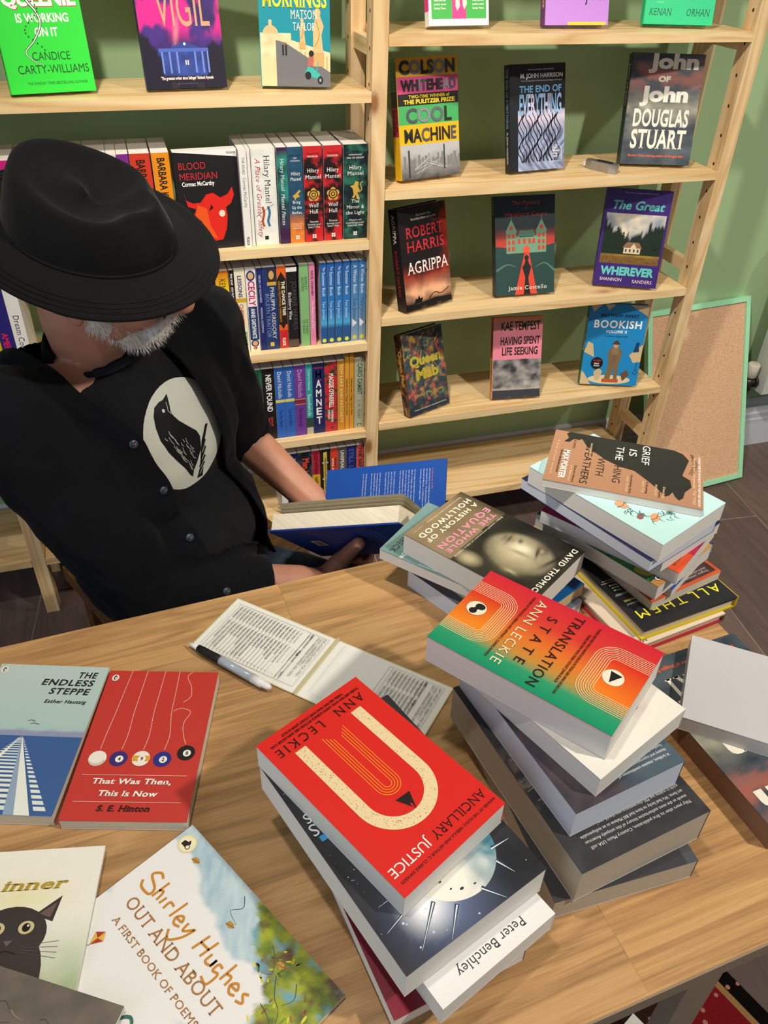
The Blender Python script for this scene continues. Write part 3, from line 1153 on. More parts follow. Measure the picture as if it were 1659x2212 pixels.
def c_poems(A):          # picture book of poems: sky, cloud, leaves
    def f(x, y):
        n = fbm(x, y, .03, 4, 5)
        st = fbm(x + y, (x - y) * .25, .12, 3, 7)
        sky = mixc(hx('#7fa6bd'), hx('#d3e2e4'), n * .5 + st * .55)
        cl = 0
        for cx, cy, rx, ry in ((60, 196, 84, 40), (20, 226, 50, 26), (120, 190, 64, 34), (60, 150, 100, 36), (150, 185, 40, 30), (80, 110, 110, 50), (158, 212, 30, 18)):
            d = math.hypot((x - cx) / rx, (y - cy) / ry) + .28 * (fbm(x, y, .06, 3, 2) - .5)
            cl = max(cl, min(1, max(0, (1 - d) * 7)))
        c = mixc(sky, hx('#e9e8e6'), cl)
        ub = 112 + (265 - y) * 1.2 if y > 217 else 170 + (217 - y) * .25
        e = max(0, min(1, (x - ub + 34 * (n - .5) + 16 * (fbm(x, y, .1, 3, 40) - .5)) / 8))
        g = mixc(hx('#3f5f28'), hx('#b4bb2c'), fbm(x, y, .09, 4, 12))
        g = mixc(g, hx('#5f4a34'), max(0, fbm(x, y, .05, 3, 18) - .55) * 4)
        g = mixc(g, hx('#6fa3b4'), max(0, fbm(x, y, .06, 3, 28) - .58) * 4)
        c = mixc(c, g, e)
        b = max(0, min(1, (52 - x) / 30)) * max(0, min(1, (150 - y) / 40)) * st
        return mixc(c, hx('#9fb0be'), b * 1.3)
    A.grid(0, 0, 226, 270, 110, 130, f)
    random.seed(31)
    for k in range(90):
        x = rnd(150, 224)
        y = rnd(120, 262) if x > 180 else rnd(226, 262)
        A.ell(x, y, rnd(1.5, 4), rnd(.6, 1.3), random.choice(['#c3c42e', '#dcd23c', '#7d8f26', '#4f6a24', '#8a5a3a']), rnd(0, 180), 8, up=False)
    A.layer += 1
    for p in ([(150, 252), (160, 246), (168, 236), (160, 230)], [(96, 262), (104, 254), (98, 244), (112, 240)], [(172, 238), (184, 226), (196, 220), (206, 204)], [(190, 246), (198, 236), (194, 226)], [(180, 214), (196, 210), (210, 196)]):
        A.curve(p, .9, '#3d4f52', w2=.3)
    for x, y in ((34, 250), (108, 236), (168, 246)):
        A.poly([(x - 4, y - 2), (x + 1, y - 3), (x + 5, y), (x + 2, y + 3), (x - 3, y + 2)], '#b98a3e')
        A.line([(x - 4, y - 2), (x + 5, y + 1)], .5, '#5a3a24')
    O = '#c8862c'
    A.curve([(28, 217), (22, 219), (17, 212), (30, 206), (31, 199), (20, 198), (15, 203)], 2.4, O)
    for p in ([(38, 219), (37, 200)], [(37, 208), (42, 210), (44, 201)], [(50, 209), (49, 201)], [(57, 201), (57, 209), (64, 209)], [(71, 220), (69, 201)], [(76, 205), (84, 206), (80, 210), (75, 205), (79, 200), (86, 202)],
              [(90, 210), (92, 202), (100, 210)], [(101, 211), (97, 198), (88, 188), (80, 194)], [(117, 217), (114, 199)], [(129, 219), (126, 200)], [(115, 208), (128, 209)], [(134, 209), (134, 201), (141, 202), (142, 209), (142, 201)],
              [(153, 208), (147, 208), (147, 201), (154, 202), (153, 190), (143, 191)], [(160, 219), (159, 201)], [(160, 208), (166, 209), (167, 201)], [(172, 205), (180, 206), (176, 210), (171, 205), (176, 200), (182, 202)], [(192, 211), (187, 208), (193, 203), (186, 200)]):
        A.curve([(x * .86 + 3, y) for x, y in p], 2.2, O, up=False)
    A.layer += 1
    B2 = '#a5713a'
    A.text("OUT AND ABOUT", 92, 178, 11.5, B2, 138, st='s')
    A.text("A FIRST BOOK OF POEMS", 92, 161.5, 6.4, B2, 128, st='s')
    A.ell(14, 254, 9.6, 9.6, '#e4d9a6')
    A.ell(14, 254, 8, 8, '#efe6c2')
    A.poly([(9, 250), (15, 250), (17, 256), (14, 259), (13, 256), (9, 255)], '#262422')
    A.ell(17, 252, 2.6, 2.6, '#262422')
    A.ell(17, 252, 1.8, 1.8, '#efe6c2')
    A.poly([(28, 146), (34, 152), (40, 146), (34, 136)], '#a8382c')
    A.poly([(34, 152), (40, 146), (34, 144)], '#e0b23c')
    A.poly([(28, 146), (34, 144), (34, 136)], '#e0b23c')
    A.curve([(34, 136), (22, 112), (14, 80)], .5, '#6a6256')
    A.curve([(110, 110), (106, 122), (112, 130), (120, 124), (122, 108)], 3.4, '#2f6a5e', w2=2)


def c_cat(A):            # cream picture book with a plain dark cat
    def f(x, y):
        n = fbm(x, y, .025, 3, 14)
        g = max(0, min(1, (205 - y) / 60)) * max(0, min(1, (x - 150) / 50 + .4))
        c = mixc(hx('#ece8dc'), hx('#e6dfae'), max(0, 1 - math.hypot((x - 150) / 60, (y - 222) / 26)))
        return mixc(c, hx('#9fb58a'), g * (.6 + .7 * (n - .3)))
    A.grid(0, 0, 220, 270, 44, 54, f)
    K = '#3a3230'
    A.ell(150, 150, 36, 46, K)
    A.ell(150, 188, 33, 26, K)
    A.poly([(168, 205), (186, 198), (190, 222)], K)
    A.poly([(132, 205), (114, 198), (110, 222)], K)
    A.poly([(173, 206), (183, 202), (187, 216)], '#6a5450')
    for x in (138, 164):
        A.ell(x, 194, 7, 6, '#c9b98c')
        A.ell(x, 194, 3.6, 4, '#1c1816')
        A.ell(x + 1.4, 195.6, 1, 1, '#f2ede0')
    A.poly([(147, 183), (155, 183), (151, 178)], '#6d5a58')
    A.curve([(143, 172), (151, 174), (160, 171)], 1, '#1c1816')
    for k in range(4):
        A.line([(164, 178 - 2 * k), (196, 180 - 5 * k)], .4, '#5a504a', up=False)
        A.line([(138, 178 - 2 * k), (106, 180 - 5 * k)], .4, '#5a504a', up=False)
    A.layer += 1
    A.text("inner", 162, 229.5, 9.6, '#b09436', 62, st='S', shear=.2)


def c_grey_animals(A):
    def f(x, y):
        n = fbm(x, y, .05, 4, 17)
        return mixc(hx('#57504a'), hx('#766c60'), n)
    A.grid(0, 170, 250, 250, 50, 18, f)
    A.grid(0, 0, 250, 172, 30, 24, lambda x, y: mixc(hx('#8fb3ae'), hx('#b9cfc9'), fbm(x, y, .04, 3, 4)))
    A.rect(0, 170, 250, 172, '#cfdcd4')
    random.seed(8)
    for k in range(14):
        x, y = rnd(120, 240), rnd(185, 226)
        A.curve([(x, y), (x + rnd(5, 12), y + rnd(-6, 6)), (x + rnd(14, 24), y + rnd(-8, 8))], 1.2, random.choice(['#4a4038', '#8b7e66']), up=False, w2=.3)


# ------------------------------------------------ display copies
def c_colson(A):
    B = ((202, 238, '#dba62c'), (170, 202, '#e2558e'), (147, 170, '#2a2826'), (110, 147, '#4caf64'), (70, 110, '#e7b822'))
    for y0, y1, c in B:
        A.rect(0, y0, 153, y1, c)
    A.grid(0, 0, 153, 70, 36, 22, lambda x, y: mixc(hx('#2c2c2e'), hx('#b9babb'), max(0, min(1, y / 70 * 1.1 + .25 * (fbm(x, y, .07, 3, 6) - .5) + .1))))
    random.seed(4)
    for k in range(34):
        x = rnd(0, 150)
        A.rect(x, 24, x + rnd(2, 5), rnd(38, 52), '#7f8082')
    for k in range(8):
        A.line([(rnd(30, 120), rnd(6, 34)), (rnd(60, 110), rnd(30, 44))], .5, '#e9e9e6', up=False)
    A.layer += 1
    A.rect(18, 4, 22, 60, '#3c3c3e')
    A.rect(110, 16, 113, 66, '#3a3a3c')
    g = ['#2e2c2c', '#8d8e98']
    A.text("COLSON", 76, 208, 23, '#33312f', 140, cols=['#2a2826', '#7c7e8a', '#2e2c2c', '#454551', '#7c7e8a', '#3a3a40'], st='h')
    A.text("WHITEHEAD", 78, 176, 19, '#33312f', 140, cols=['#2a2826', '#3a3a40', '#8d8e98', '#55565f', '#2e2c2c'], st='h')
    A.text("TWO-TIME WINNER of", 78, 161, 6, '#f0d23c', 104)
    A.text("THE PULITZER PRIZE", 78, 150.5, 7.6, '#f0d23c', 130, st='h')
    A.text("COOL", 76, 114, 27, '#55565f', 116, cols=['#55565f', '#8d8e98', '#6a6b74', '#2e2c2c'], st='b')
    A.text("MACHINE", 78, 76, 25, '#2a2826', 134, cols=['#2a2826', '#2e2c2c', '#55565f', '#2a2826'], st='b')


def s_colson(A):
    A.rect(0, 0, 62, 30, '#3f7d4e')
    A.rect(62, 0, 92, 30, '#2a2826')
    A.rect(92, 0, 150, 30, '#b8244e')
    A.rect(150, 0, 238, 30, '#e7b822')
    A.text("COLSON", 8, 16, 9, '#1e241e', 50, al='l')
    A.text("WHITEHEAD", 6, 4, 8, '#1e241e', 54, al='l')
    A.text("COOL", 97, 16, 9, '#1e1a1c', 46, al='l')
    A.text("MACHINE", 97, 4, 8, '#1e1a1c', 50, al='l')


def c_end(A):
    def f(x, y):
        if y > 128:
            return hx('#1b1c22')
        n = fbm(x + 18 * sin(y * .06), y * .25, .09, 3, 3)
        a = mixc(hx('#2a2c4c'), hx('#b6c4ea'), n * 1.25 - .1)
        return mixc(a, hx('#e3d3e6'), max(0, 1 - abs(y - 112) / 26) * .8)
    A.grid(0, 0, 146, 220, 44, 60, f)
    random.seed(6)
    for k in range(16):
        x = 24 + k * 7 + rnd(-2, 2)
        A.curve([(x + 6 * sin(j * 1.3 + k), 128 - j * 10) for j in range(12)], rnd(1.2, 3.2), '#14151c', up=False, w2=rnd(1, 4))
    A.layer += 1
    A.rect(0, 0, 20, 220, '#1b1c22')
    A.text("\u0027Visionary and brilliant\u0027 CHINA MIEVILLE", 80, 207, 3, '#cfd4de', 70, st='s')
    A.text("M. JOHN HARRISON", 83, 192, 8.4, '#f0f0f2', 112)
    A.text("Prize-winning author of The Sunken Land Begins to Rise Again", 83, 185, 2.6, '#b9c0cc', 108, st='s')
    A.text("THE END OF", 80, 163, 13, '#6fa8d8', 112, st='b')
    A.text("EVERYTHING", 80, 118, 40, '#a9c2ee', 112, cols=['#7fb0dc', '#9fc0ea', '#b9c9ee', '#d3ccec'], st='b')
    A.line([(112, 16), (138, 16), (138, 46), (134, 46)], .8, '#e8e8ea')
    A.line([(112, 22), (112, 50), (134, 50), (134, 20)], .8, '#e8e8ea')
    for i, s in enumerate(("The", "Booker", "Prize", "2026")):
        A.text(s, 115, 43 - 6 * i, 4, '#e8e8ea', al='l')


def s_end(A):
    A.text("THE END OF EVERYTHING", 8, 7, 9, '#6a84a8', 120, al='l')
    A.text("M. JOHN HARRISON", 136, 8, 6, '#c9ccd4', 66, al='l')


def c_agrippa(A):
    def f(x, y):
        n = fbm(x, y, .03, 4, 8)
        v = y / 234
        a = hx('#1f1a1d')
        a = mixc(a, hx('#c8321e'), max(0, min(1, (x - 116 + 60 * (n - .5)) / 30)) * max(0, (v - .3)) * 1.2)
        lo = max(0, 1 - abs(v - .17) * 6)
        a = mixc(a, hx('#f0b48a'), lo * n * 1.5)
        a = mixc(a, hx('#c2402e'), max(0, 1 - abs(v - .32) * 7) * n)
        return mixc(a, hx('#141114'), max(0, (.09 - v) * 20))
    A.grid(0, 0, 143, 234, 36, 56, f)
    A.text("The Number One", 74, 212, 5, '#e6dcd6', 44, st='s')
    A.text("Bestselling Author of Conclave", 74, 204, 5, '#e6dcd6', 76, st='s')
    A.text("ROBERT", 74, 166, 24, '#d63038', 112, st='s')
    A.text("HARRIS", 74, 134, 24, '#d63038', 114, st='s')
    A.text("AGRIPPA", 76, 84, 27, '#f2ede8', 128, st='s')
    A.poly([(0, 0), (143, 0), (143, 12), (90, 18), (40, 12), (0, 16)], '#191518')
    A.poly([(24, 14), (30, 26), (36, 24), (40, 32), (44, 24), (52, 26), (48, 14)], '#191518')
    A.curve([(70, 18), (90, 30), (110, 24), (136, 34)], 2, '#2a1c1c')


def s_agrippa(A):
    A.text("AGRIPPA", 12, 10, 11, '#e8e2de', 66, al='l', st='s')
    A.text("ROBERT HARRIS", 92, 10, 9, '#b02430', 108, al='l', st='s')


def c_mansion(A):
    A.rect(0, 0, 157, 235, '#1f2f36')
    A.stops(0, 104, 157, 160, [(0, '#c8402c'), (.5, '#b03a2c'), (1, '#1f2f36')])
    G, K = '#6f9c7e', '#22363a'
    A.poly([(0, 0), (157, 0), (157, 120), (120, 112), (96, 104), (60, 104), (30, 114), (0, 118)], '#24423f')
    for x in (28, 108):
        A.rect(x, 100, x + 26, 152, G)
        A.poly([(x - 3, 150), (x + 29, 150), (x + 13, 180)], G)
        A.line([(x + 13, 180), (x + 13, 192)], 1.2, G)
        for j in range(3):
            for i in range(2):
                A.rect(x + 4 + 11 * i, 106 + 15 * j, x + 11 + 11 * i, 116 + 15 * j, '#c8402c')
        A.ell(x + 13, 160, 5, 5, '#c8402c')
    A.rect(54, 100, 108, 140, G)
    A.rect(62, 138, 100, 152, K)
    A.poly([(58, 140), (104, 140), (100, 154), (62, 154)], '#54806a')
    for x in (58, 72, 86, 97):
        A.rect(x, 122, x + 7, 134, '#c8402c')
    A.poly([(72, 100), (90, 100), (90, 112), (81, 119), (72, 112)], '#e2563c')
    A.poly([(76, 102), (88, 102), (110, 0), (50, 0)], '#d2452f')
    A.poly([(74, 0), (78, 40), (70, 66), (76, 74), (78, 82), (75, 90), (81, 96), (88, 90), (85, 82), (88, 74), (94, 66), (86, 40), (92, 0)], '#191d20')
    A.curve([(0, 60), (30, 74), (54, 66)], 6, '#4a7a66', w2=1)
    A.curve([(157, 54), (130, 74), (104, 64)], 6, '#4a7a66', w2=1)
    R = '#d2563c'
    A.text("The Mystery", 80, 214, 8.5, R, 74, st='s', track=.08)
    A.text("of", 80, 203, 5, R, st='s')
    A.text("Hinxford Court", 80, 187, 9.5, R, 112, st='s', track=.06)
    A.text("Jamie Costello", 84, 12, 9.5, '#efe9df', 104, st='s', track=.06)


def s_mansion(A):
    A.text("Jamie Costello", 8, 8, 5, '#d8d0c6', 36, al='l', st='s')
    A.text("The Mystery of Hinxford Court", 54, 8, 7, '#8a3a30', 130, al='l', st='s')


def c_great(A):
    A.rect(0, 0, 160, 236, '#3c2472')

    def f(x, y):
        n = fbm(x, y, .03, 4, 9)
        v = (y - 56) / 120
        c = mixc(hx('#6a86a2'), hx('#e6d9bc'), n * 1.2)
        t = fbm(x, 0, .08, 3, 7) * .5 + .25 + abs(x - 78) / 240
        c = mixc(c, hx('#1c2a1e'), max(0, min(1, (t - v + .1) * 14)))
        if v < .2:
            c = mixc(hx('#8a6a2e'), hx('#5a3a22'), fbm(x * 3, y, .12, 2))
            c = mixc(c, hx('#c8a83a'), max(0, 1 - abs(v - .2) * 16) * n)
        return c
    A.grid(6, 56, 154, 178, 44, 40, f)
    for x, h in ((40, 64), (56, 52), (132, 70), (144, 58), (20, 50)):
        for j in range(6):
            w = 3 + j * 1.9
            y = 84 + h - j * h / 7
            A.poly([(x - w, y - h / 7), (x + w, y - h / 7), (x, y)], '#1a281d', up=False)
    A.layer += 1
    A.rect(62, 82, 104, 98, '#d8c9a6')
    A.poly([(58, 96), (108, 96), (98, 110), (68, 110)], '#8a6a50')
    A.poly([(78, 96), (94, 96), (86, 108)], '#d8c9a6')
    for x in (66, 76, 86, 96):
        A.rect(x, 86, x + 4, 93, '#4a3a30')
    T = '#63c4be'
    A.text("This book is a pleasure and a wonder", 84, 226, 3, '#cfc6e2', 84, st='r')
    A.text("The Great", 82, 188, 20, T, 128, shear=.22, st='b')
    A.text("WHEREVER", 80, 28, 19, T, 136, st='h')
    A.text("SHANNON", 42, 12, 8, '#ecd9d2', 56, st='s')
    A.text("SANDERS", 122, 10, 8, '#ecd9d2', 50, st='s')


def c_mab(A):
    def f(x, y):
        n, q = fbm(x, y, .05, 4, 2), fbm(x, y, .05, 4, 22)
        c = mixc(hx('#26303a'), hx('#4a5a5c'), n)
        c = mixc(c, hx('#b05a4e'), max(0, q - .55) * 4)
        c = mixc(c, hx('#c79a4a'), max(0, n - .62) * 4)
        return mixc(c, hx('#2a333e'), max(0, (40 - y) / 30))
    A.grid(0, 0, 135, 215, 44, 66, f)
    random.seed(15)
    for k in range(40):
        x, y, a = rnd(8, 127), rnd(34, 200), rnd(0, 360)
        A.ell(x, y, rnd(6, 13), rnd(2, 4.5), random.choice(['#3f6a5c', '#b5523f', '#c88f3e', '#5a7a6e', '#7a4a55', '#2c4a48']), a, 12, up=False)
    A.layer += 1
    for k in range(16):
        x, y = rnd(10, 120), rnd(40, 190)
        A.curve([(x, y), (x + rnd(-10, 10), y + rnd(4, 12)), (x + rnd(-14, 14), y + rnd(12, 26))], 1, '#b7b04a', up=False)
    A.layer += 1
    Y = '#b8a63a'
    A.text("Queen", 70, 128, 24, Y, 104, st='h')
    A.text("Mab", 72, 90, 26, Y, 76, st='h')
    A.text("Emily McBride", 70, 46, 9, Y, 100, st='r', shear=.1)
    A.text("Sweet, unsettling and unforgettable fantasy", 70, 11, 3.6, '#e6e2da', 110, st='r')


def s_mab(A):
    A.grid(0, 0, 215, 30, 24, 4, lambda x, y: mixc(hx('#23262e'), hx('#b5702e'), max(0, fbm(x, y, .08, 3, 6) - .45) * 3))
    A.text("Queen Mab", 40, 9, 12, '#d8a84a', 96, al='l')
    A.text("COXO", 192, 9, 6, '#c9b27a', 20, al='l')


def c_storm(A):
    A.rect(0, 104, 135, 218, '#e58496')
    A.stops(0, 176, 135, 218, [(0, '#e58496'), (1, '#e3924a')])
    A.grid(0, 0, 135, 106, 36, 30, lambda x, y: mixc(mixc(hx('#34363c'), hx('#b9b3ae'), max(0, fbm(x, y * 1.4, .028, 4, 13) * 1.5 - .35)), hx('#c9bfae'), max(0, 1 - abs(y - 24) / 7) * .8) if y > 22 else hx('#3a3d44'))
    K = '#26201f'
    A.text("KAE TEMPEST", 74, 184, 22, K, 108, st='b')
    A.text("HAVING SPENT", 74, 146, 20, K, 110, st='b')
    A.text("LIFE SEEKING", 74, 118, 20, K, 100, st='b')


def s_storm(A):
    A.rect(0, 0, 108, 30, '#b8433c')
    A.rect(108, 0, 218, 30, '#d8a836')
    A.text("KAE TEMPEST", 16, 7, 10, '#241c1b', 72, al='l')
    A.text("HAVING SPENT LIFE SEEKING", 112, 9, 7, '#241c1b', 84, al='l')


def c_detective(A):
    A.rect(0, 0, 160, 226, '#1f86c4')
    random.seed(18)
    for pts in ([(0, 226), (34, 226), (12, 204)], [(40, 226), (70, 226), (52, 210)], [(108, 226), (160, 226), (160, 196)], [(0, 92), (30, 78), (22, 116), (8, 122)], [(126, 88), (160, 120), (160, 70), (140, 66)], [(0, 0), (30, 0), (10, 30), (0, 40)]):
        A.poly(pts, '#cdb58a')
        (ax, ay), (bx_, by) = pts[0], pts[1]
        A.line([(ax, ay), (bx_, by)], .8, '#8a7448')
    A.ell(80, 16, 60, 13, '#d8c9a4')
    A.poly([(42, 10), (34, 36), (46, 48), (58, 40), (52, 14)], '#c4b28a')
    A.poly([(118, 12), (110, 34), (126, 46), (134, 30)], '#6a5036')
    b = '#7d6647'
    A.poly([(66, 18), (72, 62), (66, 92), (74, 108), (98, 108), (106, 92), (100, 62), (102, 18), (92, 18), (87, 56), (82, 18)], b)
    A.poly([(76, 106), (96, 106), (94, 88), (78, 88)], '#8f7a58')
    A.ell(86, 114, 7, 8, '#c49a76')
    A.ell(86, 119, 11, 3, '#4a3a2a')
    A.poly([(79, 119), (93, 119), (91, 127), (81, 127)], '#4a3a2a')
    for x in (82, 86, 90):
        A.line([(x, 62), (x, 104)], .5, '#5a4830', up=False)
    A.layer += 1
    A.poly([(136, 96), (140, 116), (148, 118), (152, 98)], '#123f66')
    A.ell(145, 120, 5, 5, '#123f66')
    A.curve([(150, 70), (150, 48), (144, 38), (152, 34), (155, 42), (150, 48)], 1.2, '#173a5c')
    A.text("MATTHEW SWEET", 84, 192, 7.4, '#10304e', 104, track=.1)
    A.text("BOOKISH", 82, 162, 20, '#f2f0ea', 130, track=.1)
    A.text("VOLUME II", 80, 148, 7.4, '#f2f0ea', 58, track=.1)
    A.text("A Novel Detective", 82, 137, 4.6, '#10304e', 62, st='s')
    A.ell(40, 62, 17, 17, '#1c1a1d')
    A.text("AS SEEN", 40, 67, 4, '#c8323a', 22)
    A.text("Mark", 40, 59, 4, '#e6e2da', 14)
    A.text("Gatiss", 40, 53, 4, '#e6e2da', 16)
    A.rect(60, 8, 106, 18, '#b5582e')


def s_detective(A):
    A.text("BOOKISH", 40, 8, 12, '#e6efe8', 90, al='l')


def c_snake(A):          # bright green jacket
    A.rect(0, 0, 150, 236, '#2fd63a')
    Wt, K = '#f2f0ec', '#1d4a24'
    A.text("QUEENIE", 81, 137.5, 22, '#b8443c', 126, st='h')
    A.text("QUEENIE", 80, 139, 22, Wt, 126, st='h')
    A.text("IS WORKING", 80, 113, 13, Wt, 90)
    A.text("ON IT", 82, 91, 13, Wt, 40)
    A.text("CANDICE", 82, 53, 13, K, 66, st='r')
    A.text("CARTY-WILLIAMS", 82, 32, 13.5, K, 124, st='r')
    A.text("THE SUNDAY TIMES BESTSELLING AUTHOR", 84, 14, 4.4, K, 106, st='r')
    p = [(150, 170), (136, 178), (110, 168), (84, 176), (66, 168), (58, 150), (72, 128), (74, 108), (58, 84), (40, 66), (54, 50), (66, 46)]
    A.curve(p, 9, '#1c3a20', w2=1.5)
    A.curve(p, 4.4, '#e9efe6', w2=.6)
    for i in range(16):
        A.ell(60 + 14 * sin(i * .5), 150 - i * 5.4, 1.2, 1.6, '#1c3a20', up=False)
    A.layer += 1


def s_snake(A):
    A.text("QUEENIE IS WORKING ON IT", 6, 14, 8, Wt_, 100, al='l')
    A.text("CANDICE", 112, 16, 6, '#1d4a24', 50, al='l', st='r')
    A.text("CARTY-WILLIAMS", 112, 7, 6, '#1d4a24', 80, al='l', st='r')


Wt_ = '#f2f0ec'


def c_vigil(A):
    def f(x, y):
        n = fbm(x, y, .022, 4, 6)
        c = mixc(hx('#2a1c52'), hx('#4a2a86'), n)
        s = max(0, min(1, (fbm(x, y * .7, .02, 4, 30) - .42) * 6)) * max(0, min(1, (y - 76) / 30))
        c = mixc(c, hx('#e0218a'), s)
        c = mixc(c, hx('#f08a98'), max(0, 1 - abs(x - 64 - (y - 80) * .18) / 7) * max(0, 1 - abs(y - 96) / 34))
        if y < 62 and 26 < x < 128:
            c = mixc(hx('#20306e'), hx('#3a52a8'), fbm(x, y, .06, 2, 2))
        e = max(0, min(1, (40 + 30 * fbm(x, 0, .05, 3, 3) + abs(x - 76) * .75 - 22 - y) / 5))
        return mixc(c, hx('#171226'), e if (x < 34 or x > 118) else 0) if y > 22 else hx('#171226')
    A.grid(0, 0, 153, 236, 46, 70, f)
    A.rect(30, 62, 124, 68, '#4a62b8')
    A.poly([(50, 68), (110, 68), (80, 80)], '#30428a')
    for x in (34, 48, 62, 96, 110, 120):
        A.rect(x, 26, x + 3.4, 62, '#6a84d0')
    A.rect(78, 40, 80, 48, '#fff2d8')
    A.rect(82, 40, 84, 48, '#fff2d8')
    A.ell(80, 75, 2.4, 2.4, '#d8e6ff')
    A.text("VIGIL", 84, 104, 62, '#c79a78', 98, st='r')
    A.text("\u0027The greatest writer since Salinger\u0027 Richard Ayoade", 78, 15.5, 5, '#efe0d8', 100, st='b')
    A.text("BLOOMSBURY", 78, 7, 2.6, '#7a6a8a', 36, st='r', track=.5)


def c_scooter(A):
    A.rect(0, 0, 136, 216, '#128c9c')

    def f(x, y):
        return mixc(hx('#d8b884'), hx('#f0dcb2'), fbm(x, y, .08, 3, 5))
    A.poly([(0, 0), (40, 0), (40, 88), (20, 96), (0, 90)], '#e6c998')
    A.grid(0, 50, 60, 92, 16, 12, f)
    A.poly(arc(20, 90, 15, 180, 0, 14), '#dcbd8a')
    A.rect(17, 104, 23, 114, '#dcbd8a')
    for k in range(6):
        A.line([(7 + k * 5, 91), (13 + k * 2.8, 103)], .6, '#a8854e', up=False)
    A.layer += 1
    A.poly([(40, 86), (136, 60), (136, 0), (28, 0)], '#e8cda0')
    for k in range(9):
        x = 60 + k * 8.5
        A.rect(x, 40 - k * 1.2, x + 3, 66 - k * 1.6, '#c9a870')
    A.poly([(30, 80), (48, 76), (136, 26), (136, 0), (30, 0)], '#6e6e70')
    for x, y, s in ((82, 78, .8), (112, 60, 1.5)):
        A.poly([(x - 6 * s, y), (x + 7 * s, y), (x + 5 * s, y + 20 * s), (x + 8 * s, y + 30 * s), (x + 3 * s, y + 42 * s), (x - 3 * s, y + 40 * s), (x - 6 * s, y + 26 * s)], '#d9b47c')
        A.ell(x, y + 45 * s, 4 * s, 4.6 * s, '#d9b47c')
        A.curve([(x - 4 * s, y + 6 * s), (x + 2 * s, y + 20 * s), (x - 2 * s, y + 36 * s)], 1, '#8f6a3c')
        A.rect(x - 8 * s, y - 16 * s, x + 8 * s, y, '#c9a468')
    for x in (42, 48):
        A.rect(x, 54, x + 3.4, 72, '#26221f')
        A.ell(x + 1.7, 74, 2, 2, '#8f6a4c')
    T = '#3fb0a8'
    A.poly([(86, 24), (92, 36), (100, 34), (108, 28), (116, 22), (114, 14), (96, 18)], T)
    A.ell(92, 20, 6, 7, '#232022')
    A.ell(116, 12, 5.4, 7, '#232022')
    A.ell(116, 12, 2.4, 3.2, '#9a9a98')
    A.line([(108, 24), (112, 44)], 1.6, T)
    A.poly([(90, 36), (94, 54), (104, 52), (102, 36)], '#b5655a')
    A.ell(99, 58, 5, 5.6, '#2a1f1c')
    Y = '#e8dc3a'
    A.text("MORNINGS", 68, 136, 27, Y, 124, st='S')
    A.text("MATSON", 86, 116, 15, '#e9e4d4', 52, st='s')
    A.text("TAYLOR", 86, 97, 13, '#e9e4d4', 44, st='s')


def c_pinkgreen(A):
    A.rect(0, 0, 136, 216, '#eceae6')
    A.rect(6, 12, 52, 216, '#43b04e')
    A.rect(84, 12, 130, 216, '#43b04e')
    A.rect(52, 12, 84, 216, '#e2408c')
    A.poly([(44, 66), (92, 60), (96, 90), (80, 120), (56, 120)], '#3a3842')
    A.poly([(60, 66), (68, 66), (70, 34), (64, 26), (60, 34)], '#eed6c8')
    A.poly([(76, 66), (84, 66), (86, 38), (80, 28), (76, 36)], '#eed6c8')
    for x in (12, 98):
        for i in range(4):
            A.text(("A masterpiece", "funny and sad", "perfect novel", "Sunday Times")[i], x, 50 - 7 * i, 3.4, '#f2f0ec', 26, al='l')


def s_pinkgreen(A):
    A.rect(0, 0, 120, 30, '#43b04e')
    A.rect(120, 0, 190, 30, '#e2408c')


def c_object(A):
    A.rect(0, 0, 146, 222, '#b983d6')
    A.text("of", 32, 74, 12, '#241c2a', st='s')
    A.text("the", 32, 52, 11, '#241c2a', 24, st='s')
    A.text("Object", 94, 46, 30, '#241c2a', 92, st='s')
    A.text("the Study", 80, 120, 30, '#241c2a', 110, st='s')
    A.rect(52, 0, 140, 6, '#d8c83a')


def s_object(A):
    A.text("Study of the Object", 40, 10, 9, '#e0c83a', 150, al='l')


def c_kenan(A):
    A.rect(0, 0, 153, 236, '#23c483')
    A.text("KENAN", 34, 17, 13, '#12503a', 50, st='s', shear=.1)
    A.text("ORHAN", 118, 17, 13, '#12503a', 52, st='s', shear=.1)
    A.text("Quietly astonishing and beautiful prose", 46, 46, 4, '#8fe6c0', 60, st='r')
    A.text("a novel", 30, 40, 4, '#8fe6c0', st='r')


def c_red_edge(A):
    A.rect(0, 0, 112, 236, '#e0452f')
    A.text("X", 104, 34, 18, '#f0b8a0', st='r')


def c_bull(A):
    A.rect(0, 0, 129, 198, '#1d1c1e')
    A.poly([(0, 198), (0, 196), (129, 182), (129, 198)], '#e9e6e2')
    A.text("PICADOR", 118, 188, 4, '#3a3638', 18)
    A.text("BLOOD", 10, 162, 13, '#c22a30', 54, al='l', st='r')
    A.text("MERIDIAN", 10, 142, 13, '#c22a30', 76, al='l', st='r')
    A.text("Cormac McCarthy", 13, 130, 8, '#ecebe8', 66, al='l')
    R, O = '#d8281f', '#e2551f'
    A.poly([(14, 118), (18, 102), (30, 96), (46, 96), (60, 112), (74, 114), (88, 104), (104, 110), (114, 124), (117, 108), (110, 92), (98, 84), (100, 66), (96, 40), (86, 18), (70, 16), (56, 34), (44, 60), (28, 66), (36, 84), (20, 90)], R)
    A.poly([(40, 92), (58, 84), (62, 50), (76, 20), (60, 26), (44, 60), (32, 68)], O)
    A.ell(89, 72, 6.4, 7, '#ead9bd')
    A.poly([(62, 78), (72, 84), (68, 92)], '#2a1414')
# ---------------------------------------------------------------- table
TZ = 0.627


